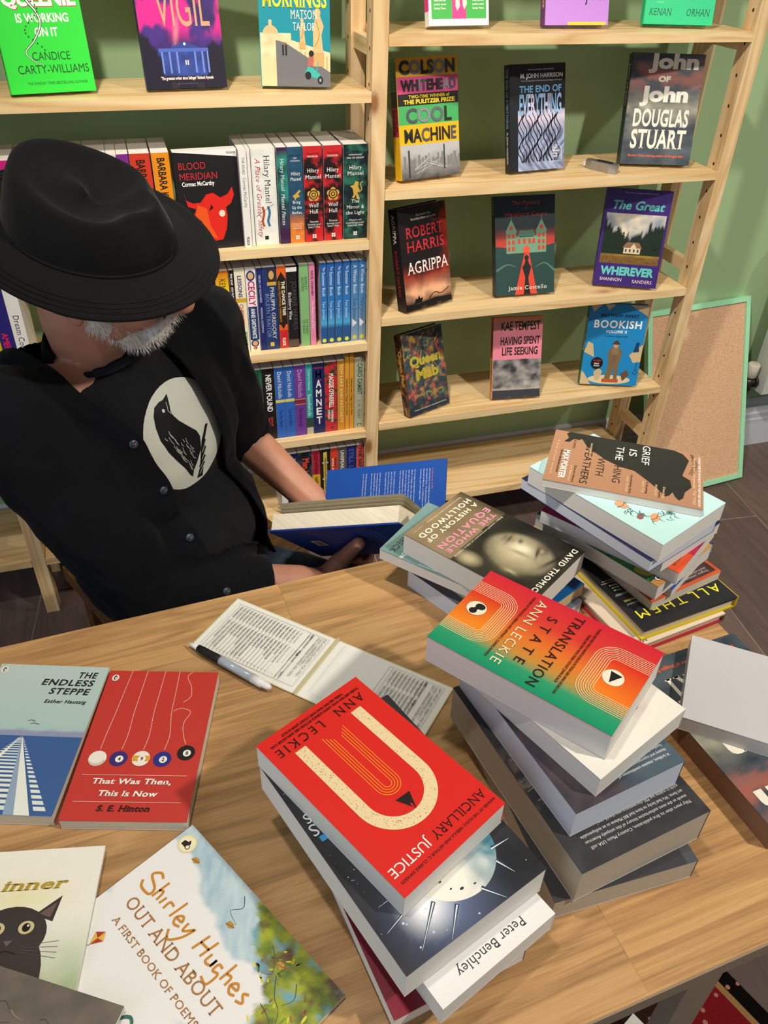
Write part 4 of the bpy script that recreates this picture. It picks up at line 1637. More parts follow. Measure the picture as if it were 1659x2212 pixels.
def oak_table_mat():
    m, nt, b = new_mat('oak_block_top', 0.36, 0.45)
    v = mapping(nt, 'Object', (1, 1, 1), loc=(0.11, 0.02, 0))
    br = N(nt, 'ShaderNodeTexBrick')
    br.offset = 0.37
    br.inputs['Scale'].default_value = 1.0
    br.inputs['Brick Width'].default_value = 0.46
    br.inputs['Row Height'].default_value = 0.105
    br.inputs['Mortar Size'].default_value = 0.0004
    br.inputs['Color1'].default_value = (0.85, 0.85, 0.85, 1)
    br.inputs['Color2'].default_value = (1.1, 1.06, 1.0, 1)
    br.inputs['Mortar'].default_value = (0.75, 0.72, 0.7, 1)
    nt.links.new(v, br.inputs['Vector'])
    # every stave its own grain: shift by the brick colour
    sh = N(nt, 'ShaderNodeVectorMath', operation='MULTIPLY_ADD')
    nt.links.new(br.outputs['Color'], sh.inputs[0])
    sh.inputs[1].default_value = (9.0, 23.0, 3.0)
    nt.links.new(v, sh.inputs[2])
    mp = N(nt, 'ShaderNodeMapping')
    mp.inputs['Scale'].default_value = (1.6, 15, 1)
    nt.links.new(sh.outputs[0], mp.inputs[0])
    g1 = noise_tex(nt, mp.outputs[0], 1.0, 3, 0.5, 1.0)
    mu = N(nt, 'ShaderNodeMath', operation='MULTIPLY')
    nt.links.new(g1, mu.inputs[0])
    mu.inputs[1].default_value = 13
    pp = N(nt, 'ShaderNodeMath', operation='PINGPONG')
    nt.links.new(mu.outputs[0], pp.inputs[0])
    pp.inputs[1].default_value = 1.0
    g2 = noise_tex(nt, mapping(nt, 'Object', (8, 300, 1)), 1.0, 5, 0.8)
    ad = N(nt, 'ShaderNodeMath', operation='MULTIPLY_ADD')
    nt.links.new(pp.outputs[0], ad.inputs[0])
    ad.inputs[1].default_value = 0.30
    m3 = N(nt, 'ShaderNodeMath', operation='MULTIPLY')
    nt.links.new(g2, m3.inputs[0])
    m3.inputs[1].default_value = 0.80
    nt.links.new(m3.outputs[0], ad.inputs[2])
    r = ramp(nt, [(0.18, '#d6ae7c'), (0.5, '#bf9665'), (0.85, '#94704a')])
    nt.links.new(ad.outputs[0], r.inputs[0])
    o = mixrgb(nt, r.outputs[0], br.outputs['Color'], 1.0, 'MULTIPLY')
    nt.links.new(o, b.inputs['Base Color'])
    bump(nt, b, g2, 0.12, 0.0006)
    return m


OAK = oak_table_mat()
TAUPE = flat('taupe_painted_legs', '#8f7d6a', 0.5, 0.4)
tab = thing('table', 'oak block table with taupe legs, stacks of books on it', 'table', RZ(4.0, (-0.58, -1.2, 0)))
bbox_obj('table_top', (-0.93, 0.715, -0.338, 0.287, TZ - 0.022, TZ), OAK, tab, bev=0.002)
bm = bmesh.new()
box(bm, -0.93, 0.7155, -0.3395, -0.338, TZ - 0.022, TZ - 0.001)
mesh_obj('edge_shade_strip', bm, TAUPE, tab)  # taupe strip paints the shade on the near edge of the top
for lx in (-0.80, 0.403):
    for ly in (-0.336, 0.236):
        bbox_obj('leg', (lx, lx + 0.04, ly, ly + 0.018, FZ + (.008 if lx > 0 else 0), TZ - 0.022), TAUPE, tab)

# ---------------------------------------------------------------- books lying on the table


def T(x, y, z, rot):
    return RZ(rot, (x, y, z))


def flatbook(label, x, y, ztop, rot, w, h, t, cover, front=None, group=None, **k):
    return book('book', label, w * 1000, h * 1000, t * 1000, T(x, y, ztop - t, rot), cover, front, group=group, **k)


G1, G2, G3, G4 = ('books stacked at the front of the table', 'books stacked in the middle of the table', 'books stacked beside the open book', 'books stacked at the far end of the table')
flatbook('pale blue paperback with a railway track and dark slanted title', -.7379, -1.0869, TZ + .017, 341.85, .129, .198, .0165, '#a9c3bf', c_steppe, pages='c')
flatbook('red paperback with five hanging pool balls on its cover', -.6118, -1.1301, TZ + .0155, 343.23, .129, .198, .015, '#c23b33', c_balls, pages='c')
flatbook('large picture book with handwritten gold title on a white cloud', -.638, -1.4054, TZ + .006, 298.6, .226, .27, .0055, '#c9d6d8', c_poems)
flatbook('cream picture book with a dark wide-eyed cat on its cover', -.7936, -1.353, TZ + .0105, 348.05, .22, .27, .004, '#ece8dc', c_cat)
flatbook('grey brown picture book corner lying over the cat picture book', -.8185, -1.4406, TZ + .0155, 328.17, .25, .25, .0045, '#6a6158', c_grey_animals)
# front stack
flatbook('thin pale paperback at the very bottom of the stack under the red arch book', -.378, -1.352, TZ + .0145, 192, .126, .19, .0143, '#d8d2cb', None, G1)
flatbook('dark red paperback low in the front stack, under the white one', -.3868, -1.3722, TZ + .032, 189.29, .129, .198, .0172, '#7d1c2e', None, G1)
flatbook('white paperback with an author name in grey serif letters, under the starship book', -.3725, -1.3777, TZ + .059, 200.3, .129, .198, .0268, '#ebe9e8', c_jaws, G1)
flatbook('thick black paperback with a spiked white starship, under the red arch book', -.3914, -1.34, TZ + .0955, 199.13, .153, .234, .0363, '#191b20', c_space, G1)
flatbook('scarlet paperback with a cream arch and pen nib, topping the front stack', -.402, -1.3139, TZ + .1252, 206.88, .126, .198, .0295, '#d8251f', c_arch, G1)
# middle stack
flatbook('charcoal paperback at the bottom of the middle stack', -.1859, -1.3108, TZ + .030, 179.74, .153, .234, .0298, '#3b3d42', c_best, G2, pages='d')
flatbook('thick charcoal paperback back cover with white quotation, wide page edges', -.1892, -1.3043, TZ + .078, 188.74, .1504, .2329, .0478, '#2c2d30', c_country, G2, pages='d')
flatbook('thick slate blue paperback with smoky cover and small quotation', -.1937, -1.2868, TZ + .115, 189.9, .129, .198, .0368, '#3b434c', c_horror, G2, pages='n')
flatbook('white paperback with a faint pink sketch, under the rainbow coloured book', -.1927, -1.2686, TZ + .1415, 201.99, .129, .198, .0263, '#e8e4da', c_white_sketch, G2)
flatbook('red, orange and green paperback with rounded line patterns, topping the middle stack', -.2106, -1.2501, TZ + .176, 216.68, .126, .198, .0343, '#cf2136', c_lines, G2)
# stack by the open book
flatbook('white paged thick paperback at the bottom of the stack beside the open book', -.1458, -1.009, TZ + .0285, 207.12, .129, .198, .0283, '#5a6274', None, G3, pages='n')
flatbook('thin bright blue paperback under the sepia portrait book', -.1382, -.9941, TZ + .047, 204.73, .129, .198, .0183, '#1b5f9e', None, G3, pages='t')
flatbook('grey teal paperback sticking out under the sepia portrait book', -.1728, -.9709, TZ + .0635, 220.25, .129, .198, .0163, '#6b8a8a', c_teal, G3)
flatbook('thick paperback with a sepia portrait of a tilted face', -.1497, -1.0, TZ + .0955, 213.31, .129, .198, .0318, '#2b271e', c_portrait, G3)
# far end stack
flatbook('cream hardback with red lower board at the bottom of the far stack', .0435, -1.0246, TZ + .0145, 188.92, .158, .236, .0143, '#d9c8b4', lambda A: (A.rect(0, 0, 158, 236, '#d9c8b4'), A.text("Milk", 138, 226, 6, '#3a3230', 20, st='r', shear=.2)), G4, hard=True, backc='#b5293c', spinec='#6a5648', pages='c')
flatbook('black hardback with large yellow capitals and yellow board edges', .0648, -1.0152, TZ + .0325, 188.04, .158, .236, .0178, '#26272a', c_all, G4, hard=True, backc='#d9c21f', spinec='#d2a92c', pages='c')
flatbook('dark plum paperback with an orange border, on the black and yellow hardback', .0702, -1.0011, TZ + .0465, 193.37, .129, .198, .0138, '#e0603a', c_original, G4, pages='c')
flatbook('paperback with a plain blue cover corner showing, just under the green swirl book', .061, -.9921, TZ + .0605, 211.56, .129, .198, .0138, '#2b4a94', c_bluebar, G4)
flatbook('green and ochre swirl paperback with a small penguin oval', .0413, -1.0044, TZ + .083, 204.61, .129, .198, .0223, '#1c4a2e', c_green_swirl, G4)
flatbook('magenta and orange paperback with a capitals line, above the green swirl book', .0454, -1.0055, TZ + .1025, 213.99, .129, .198, .0193, '#a31450', c_seller, G4)
flatbook('white paged paperback squeezed under the navy book in the far stack', .0456, -.9991, TZ + .120, 202.92, .129, .198, .0173, '#2a3166', None, G4)
flatbook('navy paperback with a copper disc, under the pale blue floral book', .0198, -1.003, TZ + .137, 201.06, .135, .216, .0168, '#1f2552', c_navy, G4, backc='#2a3166', pages='n')
flatbook('thick pale blue paperback with a wreath of leaves and fruit', .0245, -1.0073, TZ + .163, 203.21, .1362, .21, .0258, '#b7dcdb', c_floral, G4)
flatbook('tan paperback with a large black bird, topping the far stack', .0335, -.986, TZ + .1745, 235.67, .129, .198, .0113, '#a87c60', c_crow, G4, fedge='#3a2c22')
# right edge
flatbook('hardback with stormy sky jacket lying under the blank white book', .0479, -1.2997, TZ + .030, 185.82, .156, .236, .0295, '#3a434a', lambda A: c_sky_jacket(A), None, pages='b', backc='#a8483a')
wb = flatbook('blank white jacketed book lying on the stormy sky hardback', .0707, -1.2892, TZ + .0505, 320.98, .18, .1356, .0203, '#c6c5c9', None, None, pages='w')
bm = bmesh.new()
box(bm, -.088, .085, .0672, .0755, .0085, .0095)
mesh_obj('loose_flap', bm, flat('white_paper', '#dfdfe4', 0.7, 0.2), wb, Matrix.Rotation(radians(1.5), 4, 'Z'))

# ---------------------------------------------------------------- delivery slip and pen
PAPER = attr_mat('slip_paper', 0.75, 0.2)
sl = thing('delivery_slip', 'folded white delivery slip printed with rows of book titles', 'paper', RZ(-45.0, (-0.4012, -1.0651, TZ)))
A = Art()
A.v, A.f, A.c = [], [], []
WS, HS = 321.0, 103.0


def slip(A):
    A.rect(0, 0, WS, HS, '#cfcaa0')
    A.rect(1.6, 1.6, WS - 1.6, HS - 1.6, '#edece6')
    A.rect(157, 0, 161, HS, '#c9bf8c')
    random.seed(44)
    for x0, x1, n in ((8, 150, 22), (238, 312, 9)):
        A.line([(x0, 8), (x1, 8), (x1, HS - 8), (x0, HS - 8), (x0, 8)], .4, '#6a6862')
        for i in range(n):
            x = (x1 - 26) - i * 5.2
            if x < x0:
                break
            A.line([(x - 1.4, 9), (x - 1.4, HS - 10)], .35, '#5a5852', up=False)
            A.text('97801%08d' % random.randint(0, 99999999), x + 1.4, HS - 12, 2.5, '#5c5c5c', 22, al='l', st='r', rot=-90)
            A.text(random.choice(["DEATH AND HONOUR", "THREE HOURS", "ANCILLARY JUSTICE", "TRANSLATION STATE", "LITTLE NOTES", "STRANGER IN A STRANGE LAND", "WE CAME BACK", "BUT WE LOVE", "RIDGES COAST", "HORMONE DRAWING", "THAT WAS THEN THIS IS NOW", "LAND OF MILK", "OUTSIDERS", "PERFECT TRIAL"]), x + 1.4, HS - 40, 2.2, '#3a3a3a', al='l', st='r', rot=-90)
            A.text("1", x + 1.4, 14, 2.4, '#3a3a3a', st='r', rot=-90)
        A.layer += 1
        A.line([(x1 - 22, 9), (x1 - 22, HS - 10)], .5, '#2e2e2c')
        A.line([(x1 - 27, 9), (x1 - 27, HS - 10)], .5, '#2e2e2c')
        A.text("EAN", x1 - 24, HS - 13, 2.4, '#2e2e2c', st='b', rot=-90)
        A.text("TITLE", x1 - 24, HS - 46, 2.4, '#2e2e2c', st='b', rot=-90)
        A.text("QTY", x1 - 24, 18, 2.4, '#2e2e2c', st='b', rot=-90)
        for j, s in enumerate(("SDP: 6703797, ADC: R00617, PCK: 10025", "Carton: CAR009923563, Boxn: 1", "SSCC: 000905362001192290563, INV: 22976")):
            A.text(s, x1 - 5 - 4.6 * j, HS - 11, 2.7, '#2e2e2c', al='l', st='r', rot=-90)
    A.line([(174, 96), (174, 8), (236, 8)], .35, '#8a8882')


slip(A.face(Matrix.Translation((-WS / 2000, -HS / 2000, 0.0011)), WS, HS))
for p in A.v:                       # gentle rise at the fold
    p.z += 0.004 * max(0, 1 - abs(p.x) / 0.05) ** 2 + 0.001 * max(0, p.x / 0.16) ** 2
coloured('printed_sheet', A.v, A.f, A.c, PAPER, sl)

pn = thing('pen', 'black and white ballpoint pen lying on the delivery slip', 'pen')
pa, pb = Vector((-0.5513, -0.9877, TZ + .0085)), Vector((-0.4648, -1.0887, TZ + .0085))
d = (pb - pa)
WP = flat('white_plastic', '#e6e6e6', 0.3, 0.5)
GRIP = flat('black_rubber', '#1a1a1c', 0.6, 0.3)
CLR = flat('clear_barrel', '#9fa9b4', 0.15, 0.6)


def lathe_along(name, prof, mat, parent):
    bm = bmesh.new()
    tube(bm, [pa + d * t for t, r in prof], [r for t, r in prof], 16)
    return mesh_obj(name, bm, mat, parent)


lathe_along('nib', [(0, .0006), (.03, .0012), (.035, .0018), (.13, .0042)], WP, pn)
lathe_along('grip', [(.13, .0046), (.2, .0052), (.36, .0054), (.40, .005)], GRIP, pn)
lathe_along('barrel', [(.40, .0053), (.42, .0055), (.78, .0055)], CLR, pn)
lathe_along('cap', [(.78, .0058), (.9, .0058), (.915, .0044), (.94, .0044), (.97, .004), (1.0, .0016)], WP, pn)

# ---------------------------------------------------------------- face-out copies on acrylic stands


def acrylic():
    m = bpy.data.materials.new('clear_acrylic')
    m.use_nodes = True
    nt = m.node_tree
    nt.nodes.clear()
    out = N(nt, 'ShaderNodeOutputMaterial')
    tr = N(nt, 'ShaderNodeBsdfTransparent')
    tr.inputs[0].default_value = (0.985, 0.99, 0.99, 1)
    gl = N(nt, 'ShaderNodeBsdfGlossy')
    gl.inputs['Roughness'].default_value = 0.05
    lw = N(nt, 'ShaderNodeLayerWeight')
    pw = N(nt, 'ShaderNodeMath', operation='POWER')
    nt.links.new(lw.outputs['Facing'], pw.inputs[0])
    pw.inputs[1].default_value = 3.0
    fr = N(nt, 'ShaderNodeMath', operation='MULTIPLY_ADD')
    nt.links.new(pw.outputs[0], fr.inputs[0])
    fr.inputs[1].default_value = 0.5
    fr.inputs[2].default_value = 0.03
    mx = N(nt, 'ShaderNodeMixShader')
    nt.links.new(fr.outputs[0], mx.inputs[0])
    nt.links.new(tr.outputs[0], mx.inputs[1])
    nt.links.new(gl.outputs[0], mx.inputs[2])
    nt.links.new(mx.outputs[0], out.inputs[0])
    return m


ACR = acrylic()


def display(label, stand_label, x, y, z, yaw, lean, w, h, t, zshelf, cover, front, spine=None, hard=True, stand=True, **k):
    ya, le = radians(yaw), radians(lean)
    r = Vector((cos(ya), sin(ya), 0))
    n0 = Vector((sin(ya), -cos(ya), 0))
    u = Vector((0, 0, 1)) * cos(le) - n0 * sin(le)
    n = r.cross(u)
    B = Vector((x, y, z))
    c = B + u * (h / 2000) - n * (t / 1000)
    M = Matrix(((r.x, u.x, n.x, c.x), (r.y, u.y, n.y, c.y), (r.z, u.z, n.z, c.z), (0, 0, 0, 1)))
    b = book('book', label, w, h, t, M, cover, front, spine, hard=hard, group='books facing out on the pine bookcases', **k)
    if not stand:
        return b
    st = thing('book_stand', stand_label, 'book stand', Matrix.Identity(4), 'clear acrylic book stands')
    # side profile in (forward, up) measured from the foot line, swept across
    bt = t / 1000
    fB = B - n * bt - n * 0.0015            # back bottom edge of the book
    fB.z = zshelf + 0.002
    top = fB + u * 0.13
    foot = top - n0 * 0.055
    foot.z = zshelf + 0.0015
    lipb = B + n0 * 0.004
    lipb.z = zshelf + 0.0015
    lipt = lipb + n0 * 0.003 + Vector((0, 0, 0.016))
    bm = bmesh.new()

    def sheet(pts, hw, off):
        vs = [(bm.verts.new(p - r * hw + r * off), bm.verts.new(p + r * hw + r * off)) for p in pts]
        for a, b2 in zip(vs, vs[1:]):
            bm.faces.new((a[0], a[1], b2[1], b2[0]))
    sheet([fB, top, foot], 0.032, 0)
    for s in (-0.024, 0.024):
        sheet([fB, lipb, lipt], 0.007, s)
    bmesh.ops.solidify(bm, geom=list(bm.faces), thickness=0.0015)
    mesh_obj('bent_sheet', bm, ACR, st)
    return b


S2, S3, S4, S1 = 0.884, 0.5899, 0.2984, 0.1778 + 1.0
D = display
D('hardback with yellow, pink, green bands and block capitals over a grey city', 'clear stand behind the colour banded hardback', .127, .054, .892, 12.4, 11.6, 153, 238, 26, S2, '#dba62c', c_colson, s_colson)
D('dark hardback with dripping pale blue title letters', 'clear stand behind the dripping blue title book', .395, .066, .892, 6.8, 14.3, 146, 220, 22, S2, '#1b1c22', c_end, s_end)
D('large hardback with white lettering on a stormy sunset sky, standing on the shelf', 'clear stand behind the stormy sky hardback', .702, .057, .892, -17.5, 14.7, 168, 237, 30, S2, '#23282c', c_sky_jacket, lambda A: A.text("John of John", 20, 10, 9, '#c9c4b6', 90, al='l'))
D('black hardback with red and white roman capitals over a burning sky', 'clear stand behind the black and red capitals book', .133, .028, .598, 20.6, 13.1, 143, 234, 34, S3, '#1c181b', c_agrippa, s_agrippa, pages='c')
D('dark teal hardback with a turreted mansion and a black silhouette', 'clear stand holding the turreted mansion book', .395, .042, .598, -2.9, 19.4, 157, 235, 22, S3, '#1c2b31', c_mansion, s_mansion)
D('purple hardback with a turquoise title and a lone house among firs', 'clear stand behind the purple hardback', .673, .031, .598, -24.9, 12.3, 160, 236, 24, S3, '#3c2472', c_great)
D('dark floral hardback with ornate gold lettering', 'clear stand behind the dark floral hardback', .152, .023, .306, 21.0, 15.6, 135, 215, 27, S4, '#26303a', c_mab, s_mab)
D('pink hardback with black condensed capitals over a storm cloud', 'clear stand behind the pink storm cloud book', .402, .028, .306, -7.4, 16.2, 135, 218, 20, S4, '#e58496', c_storm, s_storm)
D('bright blue book with a man in a hat and torn papers', 'clear stand behind the bright blue book', .689, .033, .306, -18.9, 10.7, 160, 226, 22, S4, '#1f86c4', c_detective, s_detective, spinec='#2e6a5a')
D('white paperback with pink and green panels, cut off by the top of the photo', 'clear stand beside the pink and green paperback', .170, .060, 1.1858, 5, 14, 136, 216, 20, S1, '#eceae6', c_pinkgreen, s_pinkgreen, hard=False)
D('lilac hardback with black serif title, cut off by the top of the photo', 'clear stand with two lips holding the lilac hardback', .435, .055, 1.1858, -2, 14, 146, 222, 22, S1, '#b983d6', c_object, s_object, spinec='#6a3a78')
D('bright mint green book with dark author name in italics', 'clear stand behind the mint green book', .680, .050, 1.1858, -14, 12, 153, 236, 22, S1, '#23c483', c_kenan)
SL = 1.0785
D('vivid green hardback with white title and a black snake', 'clear stand behind the vivid green hardback', -.635, .040, SL + .006, 9, 11, 150, 236, 30, SL, '#2fd63a', c_snake, s_snake, spinec='#28b832')
D('purple and pink hardback with tall thin gold title above a mansion', 'clear stand behind the purple and pink hardback', -.390, .050, SL + .006, 3, 12, 153, 236, 22, SL, '#1e1638', c_vigil)
D('turquoise hardback with yellow title and a scooter before a dome', 'clear stand behind the turquoise scooter hardback', -.178, .040, SL + .006, -14, 11, 136, 216, 26, SL, '#128c9c', c_scooter)
D('red book at the left end of the upper shelf, mostly out of frame', 'clear stand behind the red book', -.816, .045, SL + .006, 6, 11, 112, 236, 22, SL, '#e0452f', c_red_edge)
D('black paperback with a red horned bull skull, facing out between the spines', '', -.374, .020, .7795, 3.0, 2.0, 129, 198, 20, .7785, '#1d1c1e', c_bull, hard=False, stand=False)
# ---------------------------------------------------------------- paperbacks standing spine out
def spine_book(label, x0, x1, zs, h, cover, art, group, w=129, y=0.02, pages='w', lean=0.0, matte=False):
    t = (x1 - x0) * 1000 - 0.4
    M = Matrix(((0, 0, 1, x0 + .0002), (1, 0, 0, y + w / 2000), (0, 1, 0, zs + .0003 + h / 2000), (0, 0, 0, 1)))
    if lean:
        p = Vector((x0, y, zs))
        M = Matrix.Translation(p) @ Matrix.Rotation(radians(lean), 4, 'Y') @ Matrix.Translation(-p) @ M
    return book('book', label, w, h, t, M, cover, None, art, pages=pages, group=group, matte=matte)


def down(*rows):
    """rows: (text, start mm, baseline as share of t, cap share of t, length mm, colour, style)"""
    def f(A):
        for s, x, b, c, L, col, st in rows:
            A.text(s, x, b * A.h, c * A.h, col, L, al='l', st=st)
    return f


def bands(bl, *rows):
    d = down(*rows)

    def f(A):
        for x0, x1, c in bl:
            A.rect(x0, 0, x1, A.h, c)
        d(A)
    return f


GA, GB, GC, GD = 'spines on the shelf level with the hat', 'spines on the shelf level with the beard', 'spines on the shelf level with the rolled sleeve', 'spines on the lowest filled shelf'


def across(bg, lines, logo=None, c2=None, em=None):
    def f(A):
        L = A.w
        if bg:
            A.grid(0, 0, L, A.h, 60, 10, bg)
        spine_h(A)
        for s, y, hh, w, col, st in lines:
            A.text(s, A.w / 2, y, hh, col, min(w, A.w * .9), st=st)
        if em == 'rose':
            cx, cy, R = A.w / 2, 100, A.w * .34
            G = '#c9a44a'
            for k in range(5):
                a = radians(90 + 72 * k)
                A.ell(cx + R * .62 * cos(a), cy + R * .62 * sin(a), R * .42, R * .42, G, up=False)
            A.layer += 1
            A.ell(cx, cy, R * .72, R * .72, '#2a1416')
            A.ell(cx, cy, R * .56, R * .56, G)
            A.ell(cx, cy, R * .36, R * .36, '#2a1416')
            A.ell(cx, cy, R * .22, R * .22, G)
        if em == 'lion':
            cx, G = A.w / 2, '#c9a44a'
            A.poly([(cx - 8, 90), (cx - 4, 96), (cx - 6, 108), (cx - 12, 114), (cx - 4, 116), (cx, 124), (cx + 7, 122), (cx + 6, 112), (cx + 10, 104), (cx + 4, 100), (cx + 8, 92), (cx + 10, 84), (cx + 3, 86), (cx + 1, 96), (cx - 3, 88)], G)
            A.curve([(cx + 6, 100), (cx + 14, 106), (cx + 11, 118), (cx + 16, 122)], 2, G)
        if em == 'bird':
            cx, G = A.w / 2, '#c9a24a'
            A.poly([(cx - 9, 100), (cx - 2, 104), (cx + 6, 112), (cx + 10, 110), (cx + 4, 103), (cx + 8, 98), (cx, 96), (cx - 3, 90), (cx - 5, 97)], G)
        A.rect(A.w / 2 - 4, 8, A.w / 2 - .5, 11.5, '#efece6')
        A.rect(A.w / 2 + .5, 8, A.w / 2 + 4, 11.5, '#efece6')
        A.rect(A.w / 2 - 4, 12.5, A.w / 2 - .5, 16, '#efece6')
        A.rect(A.w / 2 + .5, 12.5, A.w / 2 + 4, 16, '#efece6')
    return f


def redblack(x, y):
    n = fbm(x, y, .035, 4, 3)
    e = max(0, 1 - min(x, 198 - x) / 46)
    return mixc(hx('#20181a'), hx('#c4262c'), max(0, min(1, (n - .5 + e * .22) * 5)))


def greenblack(x, y):
    return mixc(hx('#17242a'), hx('#2c6a58'), max(0, min(1, (fbm(x, y, .04, 4, 5) - .45) * 3.4)))


def blueorange(x, y):
    c = mixc(hx('#1f3a52'), hx('#2b5a78'), fbm(x, y, .05, 3, 7))
    return mixc(c, mixc(hx('#c8642a'), hx('#e08a3a'), fbm(x, y, .09, 3, 9)), max(0, min(1, (x - 132) / 26)))


def tealpurple(x, y):
    c = mixc(hx('#1a2c3a'), hx('#2f8f80'), max(0, min(1, (fbm(x, y, .02, 3, 7) - .3) * 2.4)))
    return mixc(c, hx('#3c2046'), max(0, min(1, (x - 120) / 50)) + max(0, min(1, (24 - x) / 20)))


Wt2 = '#efece6'
Z = .7785
spine_book('thick dark green spine with a gold lion, last against the middle upright', -.0866, -.0335, Z, 198, '#17242a', across(greenblack, (("\u0027A towering", 182, 3.6, 26, Wt2, 's'), ("achievement\u0027", 176, 3.6, 30, Wt2, 's'), ("MAIL ON SUNDAY", 169.5, 3.6, 38, Wt2, 's'), ("Hilary", 148, 8, 28, Wt2, 's'), ("Mantel", 136, 8, 36, Wt2, 's'), ("The", 78, 7.6, 18, Wt2, 's'), ("Mirror &", 66, 7.6, 40, Wt2, 's'), ("the Light", 54, 7.6, 42, Wt2, 's'), ("\u0027Majestic and", 40, 3.6, 28, Wt2, 's'), ("breathtakingly poetic\u0027", 34, 3.6, 42, Wt2, 's'), ("FINANCIAL TIMES", 28, 3.6, 36, Wt2, 's')), em='lion'), GA)
for i, (a, b) in enumerate(((-.1303, -.0897), (-.1733, -.1327))):
    spine_book('red and black spine with a gold rose, ' + ('next to the gold lion spine' if i == 0 else 'next to the blue and orange spine'), a, b, Z, 198, '#20181a', across(redblack, (("\u0027Magnificent\u0027", 182, 3.4, 26, Wt2, 's'), ("OBSERVER", 176, 3.4, 24, Wt2, 's'), ("Hilary", 146, 8, 26, Wt2, 's'), ("Mantel", 133, 8, 34, Wt2, 's'), ("Wolf", 74, 8.6, 22, Wt2, 's'), ("Hall", 61, 8.6, 19, Wt2, 's'), ("\u0027Dizzyingly,", 42, 3.6, 20, Wt2, 's'), ("dazzlingly good\u0027", 36, 3.6, 30, Wt2, 's'), ("DAILY MAIL", 30, 3.6, 26, Wt2, 's')), em='rose'), GA)
spine_book('blue spine turning orange at the foot with a gold bird', -.2062, -.1748, Z, 198, '#1f3a52', across(blueorange, (("\u0027A masterpiece\u0027", 180, 3, 24, Wt2, 's'), ("NEW", 174.5, 3, 8, Wt2, 's'), ("STATESMAN", 169, 3, 20, Wt2, 's'), ("Hilary", 142, 7, 20, Wt2, 's'), ("Mantel", 131, 7, 23, Wt2, 's'), ("Bring", 84, 6.4, 17, Wt2, 's'), ("Up the", 73, 6.4, 21, Wt2, 's'), ("Bodies", 62, 6.4, 21, Wt2, 's'), ("\u0027Brilliant and", 40, 3, 22, Wt2, 's'), ("terrifying\u0027", 35, 3, 18, Wt2, 's'), ("OBSERVER", 30, 3, 20, Wt2, 's')), em='bird'), GA)


def s_pieces(A):
    A.grid(0, 0, A.w, A.h, 40, 6, tealpurple)
    A.text("Hilary Mantel", 22, 7, 8, '#cfe0da', 64, al='l', st='s')
    A.text("Mantel Pieces", 92, 6.5, 8, '#e6dfe6', 66, al='l', st='s', shear=.25)


spine_book('narrow teal spine with purple ends', -.2295, -.2073, Z, 198, '#1f4a4a', s_pieces, GA)


def s_safety(A):
    A.grid(0, 0, A.w, A.h, 40, 10, lambda x, y: mixc(hx('#c9cbc2'), hx('#e8e9e2'), min(1, fbm(x, y, .05, 3, 4) + .2) * min(1, min(y, A.h - y) / 6 + .3)))
    A.text("Hilary Mantel", 14, 26, 12, '#23262a', 96, al='l', st='s')
    A.text("A Place of Greater Safety", 18, 8, 10, '#b8323c', 164, al='l', st='s', shear=.3)
    for k, c in enumerate(('#b5523c', '#e6e2d8', '#3a6a96')):
        A.curve([(116, 18 + 6 * k), (130, 21 + 6 * k), (146, 17 + 6 * k), (158, 20 + 6 * k)], 5, c)
    A.line([(112, 42), (136, 4)], .8, '#2a2622')
    A.rect(178, 20, 186, 28, '#23262a')


spine_book('thick pale spine with a small tricolour flag', -.2828, -.2322, Z, 198, '#dcddd4', s_safety, GA)
spine_book('very thin white spine between two pale ones', -.2916, -.2836, Z, 198, '#e2e0dc', None, GA)
spine_book('slim white spine next to the bull skull cover', -.3085, -.2918, Z, 198, '#e4e2de', down(("THE ROAD", 14, .35, .34, 34, '#3a3a3c', 'r'), ("Cormac McCarthy", 54, .35, .36, 60, '#3a3a3c', 'r'), ("PICADOR", 176, .3, .36, 18, '#3a3a3c', 'b')), GA, y=.014)
# left run of the upper row (mostly behind the hat)
ZA = .7785
spine_book('orange spine with black capitals beside the bull skull cover', -.4795, -.4445, ZA, 198, '#e08a1c', down(("BARBARA KINGSOLVER", 10, .3, .42, 150, '#26201a', 'b')), GA)
spine_book('brick red spine with black capitals', -.5212, -.4815, ZA, 198, '#c83a24', down(("BARBARA KINGSOLVER", 12, .3, .42, 150, '#26201a', 'b')), GA)
spine_book('purple spine peeking over the hat', -.5452, -.5222, ZA, 198, '#7a2a86', None, GA)
for i, (a, b, c, n) in enumerate(((-.5647, -.5454, '#d8d4cc', 'white spine right behind the crown of the hat, only its page tops showing'), (-.6098, -.5649, '#c8c2b4', 'thick pale spine behind the crown of the hat, only its page tops showing'), (-.6605, -.61, '#3a4a5c', 'thick book behind the front of the crown, only its page tops showing'), (-.7166, -.6607, '#8a8a86', 'thickest book of the run left of the crown, only its page tops showing'))):
    spine_book(n, a, b, ZA, 198, c, None, GA)
spine_book('yellow spine at the far left above the hat', -.7392, -.7168, ZA, 196, '#d8c81e', None, GA)
spine_book('magenta spine at the left edge above the hat', -.7677, -.7394, ZA, 196, '#c81a78', down(("MARIAN", 16, .3, .5, 60, '#2a1020', 'b')), GA)
spine_book('plain spine at the very left of the upper row', -.80, -.7679, ZA, 196, '#d8d0c4', None, GA)

# second row
ZB = .5305


def winter(A):
    A.stops(0, 0, A.w, A.h, [(0, '#2f6cae'), (.5, '#4f86bc'), (1, '#7f9cb4')], True)
    A.text("A Winter Book", 10, .3 * A.h, .5 * A.h, '#e6ecf2', 70, al='l', st='s')
    A.text("Tove Jansson", 90, .3 * A.h, .45 * A.h, '#2a3a4e', 56, al='l', st='s', track=.1)
    A.poly([(140, 2), (152, A.h - 2), (162, 3)], '#d8e2ea')
    A.ell(188, A.h / 2, 5, 5, '#c9c83a')


